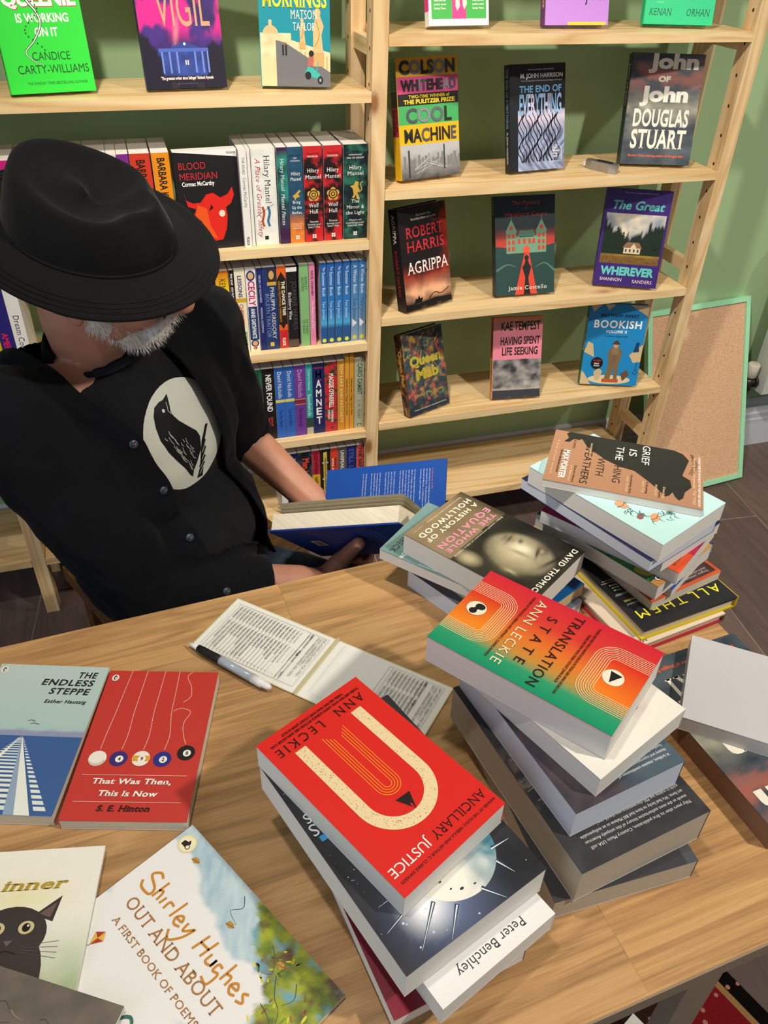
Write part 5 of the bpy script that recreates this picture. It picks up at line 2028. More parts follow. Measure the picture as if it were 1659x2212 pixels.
def summer(A):
    A.stops(0, 0, A.w, A.h, [(0, '#1f5aa6'), (.6, '#2f7ac2'), (.74, '#4fa6dc'), (.8, '#2a5a96'), (1, '#1f4a86')], True)
    A.text("The", 10, .42 * A.h, .36 * A.h, '#dfeaf4', 9, al='l', st='s')
    A.text("Summer Book", 22, .3 * A.h, .46 * A.h, '#dfeaf4', 58, al='l', st='s')
    A.text("Tove Jansson", 92, .3 * A.h, .4 * A.h, '#dfeaf4', 44, al='l', st='s', track=.1)
    A.ell(190, A.h / 2, 5, 5, '#c9d83a')


for i, (a, b) in enumerate(((-.0507, -.0337), (-.0690, -.0520))):
    spine_book('pale blue spine with a snowy peak at its foot, ' + ('right against the upright' if i == 0 else 'beside the deep blue spines'), a, b, ZB, 198, '#3a74ae', winter, GB)
for i, (a, b, n) in enumerate(((-.0882, -.0712, 'fourth'), (-.1068, -.0900, 'third'), (-.1250, -.1090, 'second'), (-.1428, -.1270, 'first'))):
    spine_book('deep blue spine with a sea horizon, %s of four counted from the pink spine' % n, a, b, ZB, 198, '#1f5aa6', summer, GB)
spine_book('thin pink spine left of the blue row', -.1690, -.1547, ZB, 198, '#d883a8', down(("NICK HORNBY", 16, .35, .36, 60, '#5a1f3a', 'b'), ("The Pleasures of Pop", 86, .35, .34, 70, '#f0dfe6', 'r')), GB)
spine_book('pale green spine with small serif capitals', -.1912, -.1695, ZB, 198, '#7fb274', down(("SHIRLEY", 28, .56, .26, 32, '#22402a', 's'), ("HAZZARD", 28, .2, .26, 34, '#22402a', 's'), ("THE TRANSIT", 130, .56, .26, 40, '#22402a', 's'), ("OF VENUS", 132, .2, .26, 34, '#22402a', 's')), GB)
spine_book('black spine with white title and hidden grey capitals', -.2215, -.1965, ZB, 198, '#1d1c1e', bands(((4, 14, '#e6e2dc'), (178, 196, '#5a4a40')), ("JOANNE HARRIS", 36, .52, .42, 118, '#4a4a4c', 's'), ("Blackberry Wine", 62, .14, .3, 66, '#ecebe8', 's')), GB)


def s_dance(A):
    A.rect(0, 0, A.w, A.h, '#e2601f')
    A.rect(30, 0, 138, A.h, '#26201e')
    A.poly([(30, 0), (30, A.h), (12, A.h * .5)], '#26201e')
    A.poly([(130, 0), (150, A.h * .5), (130, A.h)], '#26201e')
    A.rect(152, 0, 198, A.h, '#c42a2c')
    A.text("THE DANCE TREE", 34, .5 * A.h, .34 * A.h, '#f0e6c8', 82, al='l')
    A.text("KIRAN MILLWOOD HARGRAVE", 34, .12 * A.h, .24 * A.h, '#e08a2a', 98, al='l', st='r')
    A.text("PICADOR", 172, .32 * A.h, .36 * A.h, '#f0e6e0', 20, al='l')


spine_book('orange, black and red spine with a flame shape', -.2425, -.2222, ZB, 198, '#e2601f', s_dance, GB)


def s_boleyn(A):
    A.rect(0, 0, A.w, A.h, '#22386e')
    A.rect(4, A.h * .35, 40, A.h * .95, '#3a2e20')
    A.ell(18, A.h * .65, 10, 6, '#c9a06a')
    A.rect(34, A.h * .3, 42, A.h, '#c9a24a')
    A.text("PHILIPPA GREGORY", 46, .52 * A.h, .3 * A.h, '#e6e2da', 126, al='l', st='s')
    A.text("BOLEYN TRAITOR", 60, .12 * A.h, .3 * A.h, '#7f8fb8', 108, al='l', st='s')
    A.rect(180, A.h * .3, 190, A.h * .6, '#d8b84a')


spine_book('wide royal blue spine with a gold framed portrait at the top', -.2742, -.2442, ZB, 198, '#22386e', s_boleyn, GB)
spine_book('slim navy spine with tiny letters beside the wide royal blue one', -.2882, -.2745, ZB, 198, '#1f2a68', down(("HELEN OF NOWHERE", 16, .35, .34, 64, '#c9cfe6', 's'), ("MAKENNA GOODMAN", 92, .35, .34, 62, '#c9cfe6', 's')), GB)


def s_cecily(A):
    A.rect(0, 0, A.w, A.h, '#e9e4dc')
    A.rect(88, 1, 170, A.h - 1, '#22386a')
    A.ell(16, A.h / 2, 12, A.h * .42, '#22386a')
    A.ell(16, A.h / 2, 8, A.h * .28, '#dca878')
    A.ell(178, A.h / 2, 9, A.h * .4, '#22386a')
    A.ell(178, A.h / 2, 6, A.h * .26, '#dca878')
    A.text("CECILY", 28, .2 * A.h, .62 * A.h, '#b0246a', 58, al='l')
    A.text("ANNIE GARTHWAITE", 92, .3 * A.h, .4 * A.h, '#e6e9ee', 74, al='l')
    penguin(A, 190, A.h / 2, 4.4, '#d88a4a')


spine_book('white and navy spine with pink capitals', -.3125, -.2895, ZB, 198, '#e9e4dc', s_cecily, GB)
spine_book('cream spine with navy, red and green capitals', -.3378, -.3132, ZB, 198, '#e6dcc0', bands(((66, 76, '#c9a42a'), ), ("LESSONS", 14, .3, .34, 50, '#22306a', 'b'), ("CHEMISTRY", 80, .3, .34, 58, '#c8502a', 'b'), ("BONNIE", 148, .55, .26, 34, '#3a7a3a', 'b'), ("GARMUS", 148, .16, .26, 36, '#3a7a3a', 'b')), GB)
spine_book('thin spine, black above and pink below', -.3483, -.3382, ZB, 198, '#1d1b1c', bands(((124, 198, '#e08ab0'), ), ("PINK SOAP", 8, .3, .42, 26, '#e8dfe2', 'b'), ("ANU GUSTEN", 38, .3, .42, 34, '#e8dfe2', 'b')), GB)


def s_circle(A):
    A.grid(0, 0, A.w, A.h, 60, 4, lambda x, y: mixc(mixc(hx('#c8641c'), hx('#f0d21e'), min(1, x / 50)), hx('#1c1614'), max(0, min(1, (x - 100 + 12 * (fbm(x, y, .1) - .5)) / 14))))
    A.text("KEN FOLLETT", 18, .28 * A.h, .46 * A.h, '#2a2014', 82, al='l', st='s')
    A.text("CIRCLE of DAYS", 118, .32 * A.h, .36 * A.h, '#e6ded2', 56, al='l', st='s')


spine_book('yellow spine burning down to black, serif capitals', -.3785, -.3500, ZB, 198, '#e8b81e', s_circle, GB)
spine_book('orange spine half hidden by the black collar', -.4059, -.387, ZB, 198, '#e58a2c', down(("PENELOPE FITZGERALD", 20, .3, .42, 140, '#f4e2c4', 'b')), GB)
spine_book('red spine half hidden by the black collar', -.4195, -.4066, ZB, 198, '#c8242e', down(("PENELOPE FITZGERALD", 30, .3, .5, 130, '#f6e6e0', 'b')), GB)
spine_book('white spine with black lower case letters left of the hat brim', -.8140, -.7862, ZB, 198, '#e6e3de', down(("Dream Count", 60, .3, .42, 90, '#2a2a2c', 's')), GB)
spine_book('violet blue spine with hot pink capitals at the left edge', -.8420, -.8144, ZB, 198, '#2a2474', bands(((0, 198, '#2a2474'), ), ("AMERICANAH", 96, .2, .42, 96, '#e0245e', 'b')), GB)
spine_book('yellow spine at the left edge beside the violet blue one', -.8760, -.8424, ZB, 198, '#d8b81e', None, GB)

# third row
ZC = .2825
spine_book('sage grey spine with dark green capitals against the upright', -.0605, -.0338, ZC, 198, '#a8ab92', down(("CAIRO GAMBIT", 12, .34, .4, 88, '#2f5a44', 'b'), ("S. W. PERRY", 116, .36, .28, 56, '#4a4e42', 's'), ("C", 184, .3, .46, 8, '#2f6a4a', 'b')), GC)
for i, (a, b, n) in enumerate(((-.0725, -.0610, 'beside the sage grey one'), (-.0845, -.0730, 'beside the ochre one'))):
    spine_book('thin tall orange yellow spine, ' + n, a, b, ZC, 214, '#d8942a', down(("Deborah Levy | Things I Don\u0027t Want", 68, .3, .36, 104, '#2a2014', 'b')), GC)
spine_book('ochre spine with pale capitals left of the tall thin ones', -.1042, -.0850, ZC, 198, '#c98a22', down(("TOM LAKE ANN PATCHETT", 8, .34, .4, 168, '#f0dfb8', 's')), GC)


def s_maggie(A):
    A.grid(0, 0, A.w, A.h, 60, 10, lambda x, y: mixc(hx('#c22a34'), hx('#22402c'), max(0, min(1, (fbm(x, y, .07, 4, 3) - .5) * 7))))
    A.text("MAGGIE O\u0027FARRELL", 32, .36 * A.h, .36 * A.h, '#f0e6dc', 96, al='l')
    A.text("THE MARRIAGE", 134, .5 * A.h, .18 * A.h, '#f0e6dc', 36, al='l')
    A.text("PORTRAIT", 134, .22 * A.h, .18 * A.h, '#f0e6dc', 28, al='l')


spine_book('crimson spine with dark green leaves', -.1368, -.1050, ZC, 198, '#b8283a', s_maggie, GC)


def s_hamnet(A):
    A.rect(0, 0, A.w, A.h, '#1c2458')
    spine_h(A)
    for i, ch in enumerate("HAMNET"):
        A.text(ch, A.w / 2, 158 - 26 * i, 20, '#ecebea', 14)
    for y in (152, 100, 76, 44):
        A.ell(A.w / 2 + 5, y, 3, 2, '#b5343c')
    A.text("MAGGIE O\u0027FARRELL", A.w / 2, 184, 3.6, '#b5343c', A.w * .8)


spine_book('navy spine with white capitals set one above another', -.1672, -.1372, ZC, 198, '#1c2458', s_hamnet, GC)
spine_book('turquoise spine fading to sand at the foot', -.1850, -.1676, ZC, 198, '#2f9aa0', bands(((150, 178, '#2a4a3a'), (178, 198, '#b8b09a')), ("Catherine Newman", 14, .35, .36, 58, '#d8eef0', 's'), ("Sandwich", 82, .25, .5, 62, '#f2f2ea', 's')), GC)
spine_book('purple spine with gold lower case name', -.2135, -.1854, ZC, 198, '#6a3a94', bands(((92, 108, '#d8923a'), (94, 106, '#7a2a4a')), ("David Nicholls", 12, .32, .4, 76, '#d8a2c4', 's'), ("The Understudy", 118, .34, .34, 54, '#1f1430', 's')), GC)
for i, (a, b, n) in enumerate(((-.2378, -.2140, 'beside the purple one'), (-.2618, -.2382, 'beside the black one'))):
    spine_book('mid blue spine with cream name and a small yellow drop, ' + n, a, b, ZC, 198, '#2f62b8', bands(((88, 96, '#d8c86a'), ), ("David Nicholls", 12, .32, .42, 72, '#e6e6d8', 's'), ("You Are Here", 116, .34, .36, 50, '#16244e', 's')), GC)
spine_book('black spine with tall white condensed capitals', -.2925, -.2622, ZC, 198, '#1d1b1d', down(("NEVER FOUND", 16, .32, .42, 102, '#ecebe8', 'b'), ("SEMICUSE", 134, .55, .16, 26, '#c8423a', 'b'), ("MIROZ", 136, .3, .16, 18, '#c8423a', 'b')), GC)
spine_book('dark green spine right of the red one', -.3130, -.2930, ZC, 198, '#1f6a4a', down(("BOB MORTIMER", 10, .32, .42, 82, '#16302a', 'b'), ("THE LONG SHOE", 98, .3, .36, 84, '#d8e6dc', 'b')), GC)
spine_book('slim bright red spine', -.3262, -.3134, ZC, 198, '#c42c30', down(("JOJO MOYES", 26, .3, .44, 40, '#f2e6e2', 'b'), ("SOUND OF IT", 86, .3, .44, 52, '#2a1416', 'b')), GC)
spine_book('white spine with a teal edge', -.3505, -.3266, ZC, 198, '#dfe6e8', bands(((0, 198, '#e3e8ea'), ), ("TERMS OF ENDEARMENT", 18, .3, .28, 84, '#3a4a52', 'r')), GC)
spine_book('thin teal spine beside the white one', -.3560, -.3509, ZC, 198, '#3a7f8a', None, GC)
spine_book('broad blank white spine next to the thin teal one', -.3800, -.3564, ZC, 198, '#e2e0da', None, GC)

# lowest filled row
ZD = .031
spine_book('rose red spine with black capitals at the end of the lowest row', -.0535, -.0338, ZD, 198, '#c8524e', down(("THE SAFEKEEP", 8, .32, .42, 110, '#2a1416', 'b')), GD)
spine_book('deep blue spine with dim capitals in the lowest row', -.0815, -.0539, ZD, 198, '#1c2668', down(("STILL LIFE", 8, .3, .44, 90, '#4a5ab0', 'b')), GD)
spine_book('grey spine with pale capitals in the lowest row', -.1035, -.0819, ZD, 198, '#5a5854', down(("UNSPEAKABLE", 10, .32, .4, 90, '#d8d4cc', 'b')), GD)
spine_book('orange red spine with small capitals in the lowest row', -.1250, -.1040, ZD, 198, '#d2402c', down(("WHAT A TIME", 30, .52, .26, 70, '#2a1412', 'b'), ("WAS A TIME", 30, .2, .26, 70, '#f0d8c8', 'b')), GD)


def s_rail(A):
    A.rect(0, 0, A.w, A.h, '#1c1a1a')
    A.rect(8, A.h * .32, 150, A.h * .68, '#d8b84a')
    for x in (40, 92, 140):
        A.rect(x, A.h * .2, x + 4, A.h * .8, '#d8c89a')
    A.text("UNDERGROUND RAILROAD", 26, .42 * A.h, .18 * A.h, '#1c1a1a', 106, al='l')


spine_book('black spine with a gold rail line in the lowest row', -.1530, -.1255, ZD, 198, '#1c1a1a', s_rail, GD)
spine_book('crimson spine with a yellow foot in the lowest row', -.1752, -.1534, ZD, 198, '#b8243c', bands(((76, 198, '#d8a82a'), ), ("COLSON WHITEHEAD", 6, .3, .42, 68, '#241416', 'b'), ("HARLEM SHUFFLE", 84, .3, .42, 80, '#2a2014', 'b')), GD)


def s_men(A):
    A.grid(0, 0, A.w, A.h, 40, 8, lambda x, y: mixc(hx('#17191f'), hx('#4a5468'), max(0, fbm(x, y, .05, 4, 6) - .4) * 2.4))
    A.text("Men in Love", 20, .34 * A.h, .46 * A.h, '#e0482a', 96, al='l')


spine_book('black and grey spine with bold orange lower case letters', -.2128, -.1756, ZD, 198, '#17191f', s_men, GD)
spine_book('navy spine with white capitals half hidden by the forearm', -.2434, -.2132, ZD, 198, '#1c2852', down(("WILD HOUSES", 16, .55, .26, 90, '#d8dce6', 'b'), ("THE WREN", 50, .18, .26, 60, '#d8dce6', 'b')), GD)
spine_book('white spine at the left end of the lowest row', -.2610, -.2438, ZD, 198, '#e2deda', None, GD)
# ---------------------------------------------------------------- cork board, radiator, rug, odds and ends
def cork_mat():
    m, nt, b = new_mat('cork', 0.9, 0.1)
    v = mapping(nt, 'Object', (1, 1, 1))
    a = noise_tex(nt, v, 330, 3, 0.7)
    r = ramp(nt, [(0.30, '#b98a66'), (0.45, '#d8ab86'), (0.62, '#e6c09e')])
    nt.links.new(a, r.inputs[0])
    nt.links.new(r.outputs[0], b.inputs['Base Color'])
    bump(nt, b, a, 0.3, 0.001)
    return m


MINT = flat('mint_green_paint', '#a6e6bc', 0.45, 0.4)
tl, tr_, br_, bl = (Vector(p) for p in ((0.886, 0.218, 0.418), (1.279, 0.262, 0.417), (1.330, 0.075, -0.139), (0.937, 0.031, -0.137)))
ux = (br_ - bl).normalized()
uz = (tl - bl)
uz = (uz - ux * uz.dot(ux)).normalized()
uy = uz.cross(ux)
ctr = (tl + tr_ + br_ + bl) / 4
Mb = Matrix(((ux.x, uy.x, uz.x, ctr.x), (ux.y, uy.y, uz.y, ctr.y), (ux.z, uy.z, uz.z, ctr.z), (0, 0, 0, 1)))
cb = thing('cork_board', 'mint green framed cork board leaning against the wall beside the bookcase', 'notice board', Mb)
bbox_obj('cork_panel', (-.186, .186, -.004, .004, -.287, .287), cork_mat(), cb, bev=0)
bm = bmesh.new()
for d in ((-.2, -.184, -.3, .3), (.184, .2, -.3, .3), (-.184, .184, .284, .3), (-.184, .184, -.3, -.284)):
    box(bm, d[0], d[1], -.010, .008, d[2], d[3])
mesh_obj('frame', bm, MINT, cb)

RADW = flat('radiator_white', '#c3c7c0', 0.4, 0.4)
rd = thing('radiator', 'pale wall radiator at the right edge of the photo, above the white baseboard', 'radiator', Matrix.Identity(4))
bm = bmesh.new()
x = 1.365
while x < 2.2:
    box(bm, x, x + 0.05, 0.15, 0.215, 0.12, 0.66)
    x += 0.052
bevel(bm, 0.008, 2)
mesh_obj('panel', bm, RADW, rd)
DM = flat('dark_metal_pipe', '#3a322c', 0.4, 0.5, 0.6)
bm = bmesh.new()
tube(bm, [(1.335, 0.19, FZ), (1.335, 0.19, 0.13)], 0.009, 14)
tube(bm, [(1.335, 0.19, 0.125), (1.335, 0.19, 0.165)], 0.013, 14)
tube(bm, [(1.335, 0.19, 0.150), (1.372, 0.188, 0.150)], 0.011, 14)
tube(bm, [(1.352, 0.189, 0.150), (1.360, 0.189, 0.150)], 0.019, 8)
mesh_obj('pipe', bm, DM, rd)
bm = bmesh.new()
tube(bm, [(1.335, 0.19, 0.17), (1.335, 0.19, 0.172), (1.335, 0.19, 0.215), (1.335, 0.19, 0.218)], [0.015, 0.018, 0.020, 0.017], 14)
mesh_obj('valve_cap', bm, flat('aged_white_plastic', '#c9bfae', 0.5, 0.4), rd)

SIL = flat('brushed_silver', '#a9abad', 0.3, 0.6, 0.8)
bx_ = thing('box_cutter', 'small silver box cutter lying on the shelf beside the stormy sky hardback', 'knife', RZ(-58, (.562, .062, S2)) @ Matrix.Scale(1.18, 4))
bm = bmesh.new()
pts = [(-.034, -.007), (-.020, -.010), (.020, -.011), (.034, -.007), (.036, 0), (.034, .007), (.016, .011), (-.020, .009), (-.034, .006)]
lo = [bm.verts.new((p[0], p[1], 0.0004)) for p in pts]
hi = [bm.verts.new((p[0], p[1], 0.017)) for p in pts]
bm.faces.new(lo[::-1])
bm.faces.new(hi)
for i in range(len(pts)):
    bm.faces.new((lo[i], lo[(i + 1) % len(pts)], hi[(i + 1) % len(pts)], hi[i]))
bevel(bm, 0.003, 3)
mesh_obj('body', bm, SIL, bx_, smooth=False)
bbox_obj('slider', (-.012, .022, -.003, .003, .0165, .019), GRIP, bx_, bev=.0008)
bbox_obj('tip', (-.040, -.033, -.004, .004, .003, .012), WP, bx_, bev=.0015)


def rug_mat():
    m, nt, b = new_mat('patterned_rug', 0.95, 0.05)
    tc = N(nt, 'ShaderNodeTexCoord')
    sp = N(nt, 'ShaderNodeSeparateXYZ')
    nt.links.new(tc.outputs['Object'], sp.inputs[0])
    r = ramp(nt, [(0.0, '#1a1512'), (0.40, '#1a1512'), (0.41, '#8a8a4a'), (0.43, '#2a2018'), (0.62, '#7a1f22'), (0.63, '#2e1a18'), (0.78, '#3a2822'), (0.86, '#c9a06a'), (0.875, '#8f1f26'), (0.955, '#8f1f26'), (0.96, '#b58a5a'), (0.97, '#14110f')], 'CONSTANT')
    mul = N(nt, 'ShaderNodeMath', operation='MULTIPLY_ADD')
    nt.links.new(sp.outputs[0], mul.inputs[0])
    mul.inputs[1].default_value = 1.0
    mul.inputs[2].default_value = 0.5
    nt.links.new(mul.outputs[0], r.inputs[0])
    v = mapping(nt, 'Object', (26, 26, 26))
    vo = N(nt, 'ShaderNodeTexVoronoi')
    vo.inputs['Scale'].default_value = 1.6
    nt.links.new(v, vo.inputs['Vector'])
    rr = ramp(nt, [(0.0, (1, 1, 1)), (0.16, (1, 1, 1)), (0.2, (0, 0, 0))])
    nt.links.new(vo.outputs['Distance'], rr.inputs[0])
    o = mixrgb(nt, r.outputs[0], '#c98a7a', rr.outputs[0])
    o2 = mixrgb(nt, o, '#120e0c', noise_tex(nt, v, 10, 2), 'MULTIPLY')
    nt.links.new(mixrgb(nt, o, o2, 0.5), b.inputs['Base Color'])
    bump(nt, b, noise_tex(nt, v, 30, 2), 0.6, 0.003)
    return m


rg = tag(bbox_obj('rug', (-.5, .5, -.75, .75, 0, .008), rug_mat(), None, Matrix.Translation((-.13, -1.62, FZ)) @ Matrix.Rotation(radians(19.0), 4, 'Z'), .002), 'dark red and black patterned rug on the floor under the table', 'rug')
bxw = thing('cardboard_box', 'white box on the rug under the table edge', 'box', RZ(24, (-.02, -1.46, FZ + .009)))
bm = bmesh.new()
box(bm, -.12, .12, -.09, .09, 0, .06)
bevel(bm, .002)
mesh_obj('carton', bm, flat('white_card', '#dcd8d2', .7, .2), bxw)
bbox_obj('lid', (-.122, .122, -.092, .092, .06, .075), flat('white_card_lid', '#e2dfda', .7, .2), bxw)
LINT = flat('white_fluff', '#dcdcdc', 0.9, 0.1)
for lab, px, py in (('small white scrap on the floor beyond the sepia portrait book', .345, -.045), ('small white scrap on the floor below the cork board', 1.13, -.02)):
    bm = bmesh.new()
    random.seed(len(lab))
    for k in range(9):
        q = Vector((rnd(-.012, .012), rnd(-.008, .008), .004))
        tube(bm, [q, q + Vector((rnd(-.008, .008), rnd(-.006, .006), .003)), q + Vector((rnd(-.01, .01), rnd(-.01, .01), -.002))], [.0022, .003, .0012], 5)
    tag(mesh_obj('paper_scrap', bm, LINT, None, Matrix.Translation((px, py, FZ)), True), lab, 'litter', 'scraps on the floor')
# ---------------------------------------------------------------- the seated man
def hull_bm(bm, pts):
    t = bmesh.new()
    for p in pts:
        t.verts.new(p)
    bmesh.ops.convex_hull(t, input=list(t.verts))
    for v in [v for v in t.verts if not v.link_faces]:
        t.verts.remove(v)
    me = bpy.data.meshes.new('t')
    t.to_mesh(me)
    t.free()
    bm.from_mesh(me)
    bpy.data.meshes.remove(me)


def ball_pts(c, r, M3=None, n=7):
    out = []
    for i in range(n + 1):
        ph = pi * i / n
        m = max(1, int(2 * n * sin(ph)))
        for j in range(m):
            th = 2 * pi * j / m
            q = Vector((sin(ph) * cos(th), sin(ph) * sin(th), cos(ph)))
            if isinstance(r, (tuple, list, Vector)):
                q = Vector((q.x * r[0], q.y * r[1], q.z * r[2]))
            else:
                q = q * r
            if M3 is not None:
                q = M3 @ q
            out.append(Vector(c) + q)
    return out


def blob(shapes, voxel, smooth=6, target=None):
    """union of tapered capsules and ellipsoids -> one continuous surface (bmesh)"""
    bm = bmesh.new()
    for s in shapes:
        if s[0] == 'cap':
            hull_bm(bm, ball_pts(s[1], s[2]) + ball_pts(s[3], s[4]))
        else:
            hull_bm(bm, ball_pts(s[1], s[2], s[3] if len(s) > 3 else None, 10))
    me = bpy.data.meshes.new('t')
    bm.to_mesh(me)
    bm.free()
    o = bpy.data.objects.new('t', me)
    COL.objects.link(o)
    r = o.modifiers.new('r', 'REMESH')
    r.mode = 'VOXEL'
    r.voxel_size = voxel
    sm = o.modifiers.new('s', 'SMOOTH')
    sm.factor = 0.5
    sm.iterations = smooth
    dg = bpy.context.evaluated_depsgraph_get()
    m2 = bpy.data.meshes.new_from_object(o.evaluated_get(dg))
    bpy.data.objects.remove(o)
    out = bmesh.new()
    out.from_mesh(m2)
    bpy.data.meshes.remove(m2)
    return out


def V(*p):
    return Vector(p)


def chain(pts, rads):
    return [('cap', pts[i], rads[i], pts[i + 1], rads[i + 1]) for i in range(len(pts) - 1)]


E1 = V(.766, .643, 0)                   # to his left
FW = V(.643, -.766, 0)                  # chest forward
UP = V(0, 0, 1)
R3 = Matrix(((E1.x, FW.x, 0), (E1.y, FW.y, 0), (0, 0, 1)))
MS = V(-.59, -.635, .845)               # between the shoulders


def tor(l, f, z):
    return MS + E1 * l + FW * f + UP * z


SH_R, SH_L = tor(-.172, -.005, -.005), tor(.172, -.005, -.005)
EL_R, WR_R = V(-.600, -.775, .552), V(-.362, -.752, .487)
EL_L, WR_L = V(-.408, -.440, .598), V(-.296, -.580, .514)

# head frame: turned to his left, bent down and tilted
_az, _pt, _tl = radians(-20), radians(15), radians(15)
HF = V(cos(_az) * cos(_pt), sin(_az) * cos(_pt), -sin(_pt))
HU = V(cos(_az) * sin(_pt), sin(_az) * sin(_pt), cos(_pt))
HL = HU.cross(HF)
HU, HL = HU * cos(_tl) - HL * sin(_tl), HL * cos(_tl) + HU * sin(_tl)
HC = V(-.584, -.688, 1.016)
H3 = Matrix(((HF.x, HL.x, HU.x), (HF.y, HL.y, HU.y), (HF.z, HL.z, HU.z)))


def hd(f, l, u):
    return HC + HF * f + HL * l + HU * u


man = thing('person', 'seated person in a black felt hat and open black shirt, reading a blue book', 'person', Matrix.Translation((-.56, -.62, FZ)))


def pobj(name, bm, mats, smooth=True, parent=None):
    o = mesh_obj(name, bm, mats, None, None, smooth)
    o.parent = parent or man
    o.matrix_parent_inverse = (parent.matrix_world if parent else Matrix.Translation((-.56, -.62, FZ))).inverted() if not parent else Matrix.Identity(4)
    return o


def skin_mat():
    m, nt, b = new_mat('skin', 0.5, 0.4)
    v = mapping(nt, 'Object', (1, 1, 1))
    o = mixrgb(nt, '#a8705a', '#bb8a72', noise_tex(nt, v, 38, 4, 0.6))
    o = mixrgb(nt, o, '#9a5a4a', noise_tex(nt, v, 9, 2), 'MIX') if False else o
    nt.links.new(o, b.inputs['Base Color'])
    b.inputs['Subsurface Weight'].default_value = 0.08
    b.inputs['Subsurface Radius'].default_value = (0.012, 0.005, 0.003)
    bump(nt, b, noise_tex(nt, v, 420, 3), 0.25, 0.0008)
    return m


def cloth_mat(name, col, col2, sheen=0.3, weave=900, bs=0.25, rough=0.9):
    m, nt, b = new_mat(name, rough, 0.15)
    v = mapping(nt, 'Object', (1, 1, 1))
    o = mixrgb(nt, col, col2, noise_tex(nt, v, 60, 4, 0.65))
    nt.links.new(o, b.inputs['Base Color'])
    b.inputs['Sheen Weight'].default_value = sheen
    b.inputs['Sheen Roughness'].default_value = 0.5
    bump(nt, b, noise_tex(nt, v, weave, 2, 0.7), bs, 0.0006)
    return m


SKIN = skin_mat()
BLACK = cloth_mat('black_cotton', '#06070b', '#0c0e14', 0.03)
TEE = cloth_mat('charcoal_jersey', '#131417', '#1b1c20', 0.05)
FELT = cloth_mat('black_wool_felt', '#070708', '#0f0f11', 0.05, 260, 0.6)
DENIM = cloth_mat('blue_denim', '#22303f', '#3c4c5c', 0.1, 700, 0.4)
LEATH = flat('dark_leather', '#1b1613', 0.45, 0.4)
HAIRW = flat('white_hair', '#d3d0ca', 0.6, 0.3)
NAIL = flat('nail', '#c99a88', 0.3, 0.5)

# open book: frame of its spine
AX = V(.726, -.583, .364).normalized()
SPL = V(-.3087, -.6718, .4662)             # foot of the spine
DN = V(-.617, -.319, .719).normalized()
DF = V(.260, .723, .640).normalized()
DN = (DN - AX * DN.dot(AX)).normalized()
DF = (DF - AX * DF.dot(AX)).normalized()
NOUT = AX.cross(DN).normalized()        # outer face of the near board
BH, BW = 0.236, 0.156


def bk(a, d, n=0.0):
    return SPL + AX * a + DN * d + NOUT * n


# body -------------------------------------------------------------
body = []
body += [('ell', tor(0, -.01, -.12), (.165, .105, .16), R3), ('ell', tor(.022, .03, -.31), (.130, .108, .15), R3), ('ell', tor(.058, .04, -.45), (.105, .10, .1), R3)]
body += chain([SH_R + UP * .0, EL_R, WR_R], [.05, .041, .029]) + chain([SH_L, EL_L, WR_L], [.05, .041, .028])
body += [('cap', SH_R, .048, SH_L, .048), ('cap', tor(0, -.02, .0), .062, hd(-.025, 0, -.075), .057)]
HIP_R, HIP_L = tor(.002, .06, -.47), tor(.12, .06, -.47)
KN_R, KN_L = tor(-.09, .44, -.43), tor(.17, .40, -.415)
FT_R, FT_L = tor(-.13, .48, -.92), tor(.14, .50, -.92)
body += chain([HIP_R, KN_R, FT_R], [.068, .05, .034]) + chain([HIP_L, KN_L, FT_L], [.072, .05, .034])
# skull, jaw, brow, nose, ears
body += [('ell', hd(-.015, 0, .005), (.095, .074, .060), H3), ('ell', hd(.025, 0, -.02), (.068, .060, .062), H3),
         ('ell', hd(.055, 0, -.055), (.036, .040, .026), H3), ('cap', hd(.035, -.045, -.048), .022, hd(.072, -.01, -.068), .02), ('cap', hd(.035, .045, -.048), .022, hd(.072, .01, -.068), .02),
         ('cap', hd(.083, 0, .012), .012, hd(.108, 0, -.022), .0145), ('cap', hd(.098, -.011, -.026), .009, hd(.098, .011, -.026), .009),
         ('cap', hd(.080, -.03, .022), .013, hd(.080, .03, .022), .013), ('cap', hd(.066, -.038, -.018), .02, hd(.066, -.040, -.022), .02), ('cap', hd(.066, .038, -.018), .02, hd(.066, .040, -.022), .02),
         ('cap', hd(.089, -.018, -.046), .0075, hd(.089, .018, -.046), .0075), ('cap', hd(.088, -.016, -.054), .008, hd(.088, .016, -.054), .008)]
for s in (-1, 1):
    body += [('ell', hd(-.006, s * .077, .002), (.018, .007, .031), H3), ('ell', hd(-.001, s * .079, -.026), (.010, .006, .011), H3)]


def finger(pts, r0, r1):
    n = len(pts)
    return chain(pts, [r0 + (r1 - r0) * i / (n - 1) for i in range(n)])


# right hand: palm under the spine, thumb up across the outer face of the near board
TO = .004
TH = [V(-.308, -.728, .470), V(-.285, -.727, .498), V(-.280, -.764, .546), V(-.2755, -.799, .589)]
body += [('cap', WR_R, .026, V(-.322, -.735, .464), .024), ('cap', V(-.325, -.722, .462), .020, V(-.288, -.705, .440), .019), ('cap', V(-.318, -.735, .468), .020, TH[1], .0165)]
body += finger(TH, .0165, .0105)
for k, (a, ln, r) in enumerate(((.020, .068, .0088), (.040, .075, .0092), (.060, .070, .0088), (.078, .058, .0078))):
    p0 = bk(a, -.030, .014)
    p1 = bk(a + .004, -.034, -.010)
    back = SPL + AX * (a + .006) + DF * .020 - DN * .026
    p3 = SPL + AX * (a + .010) + DF * (ln * .80) - DN * .016
    body += [('cap', V(-.295, -.708, .445), .016, p0, .011)] + finger([p0, p1, back, p3], r, r * .8)
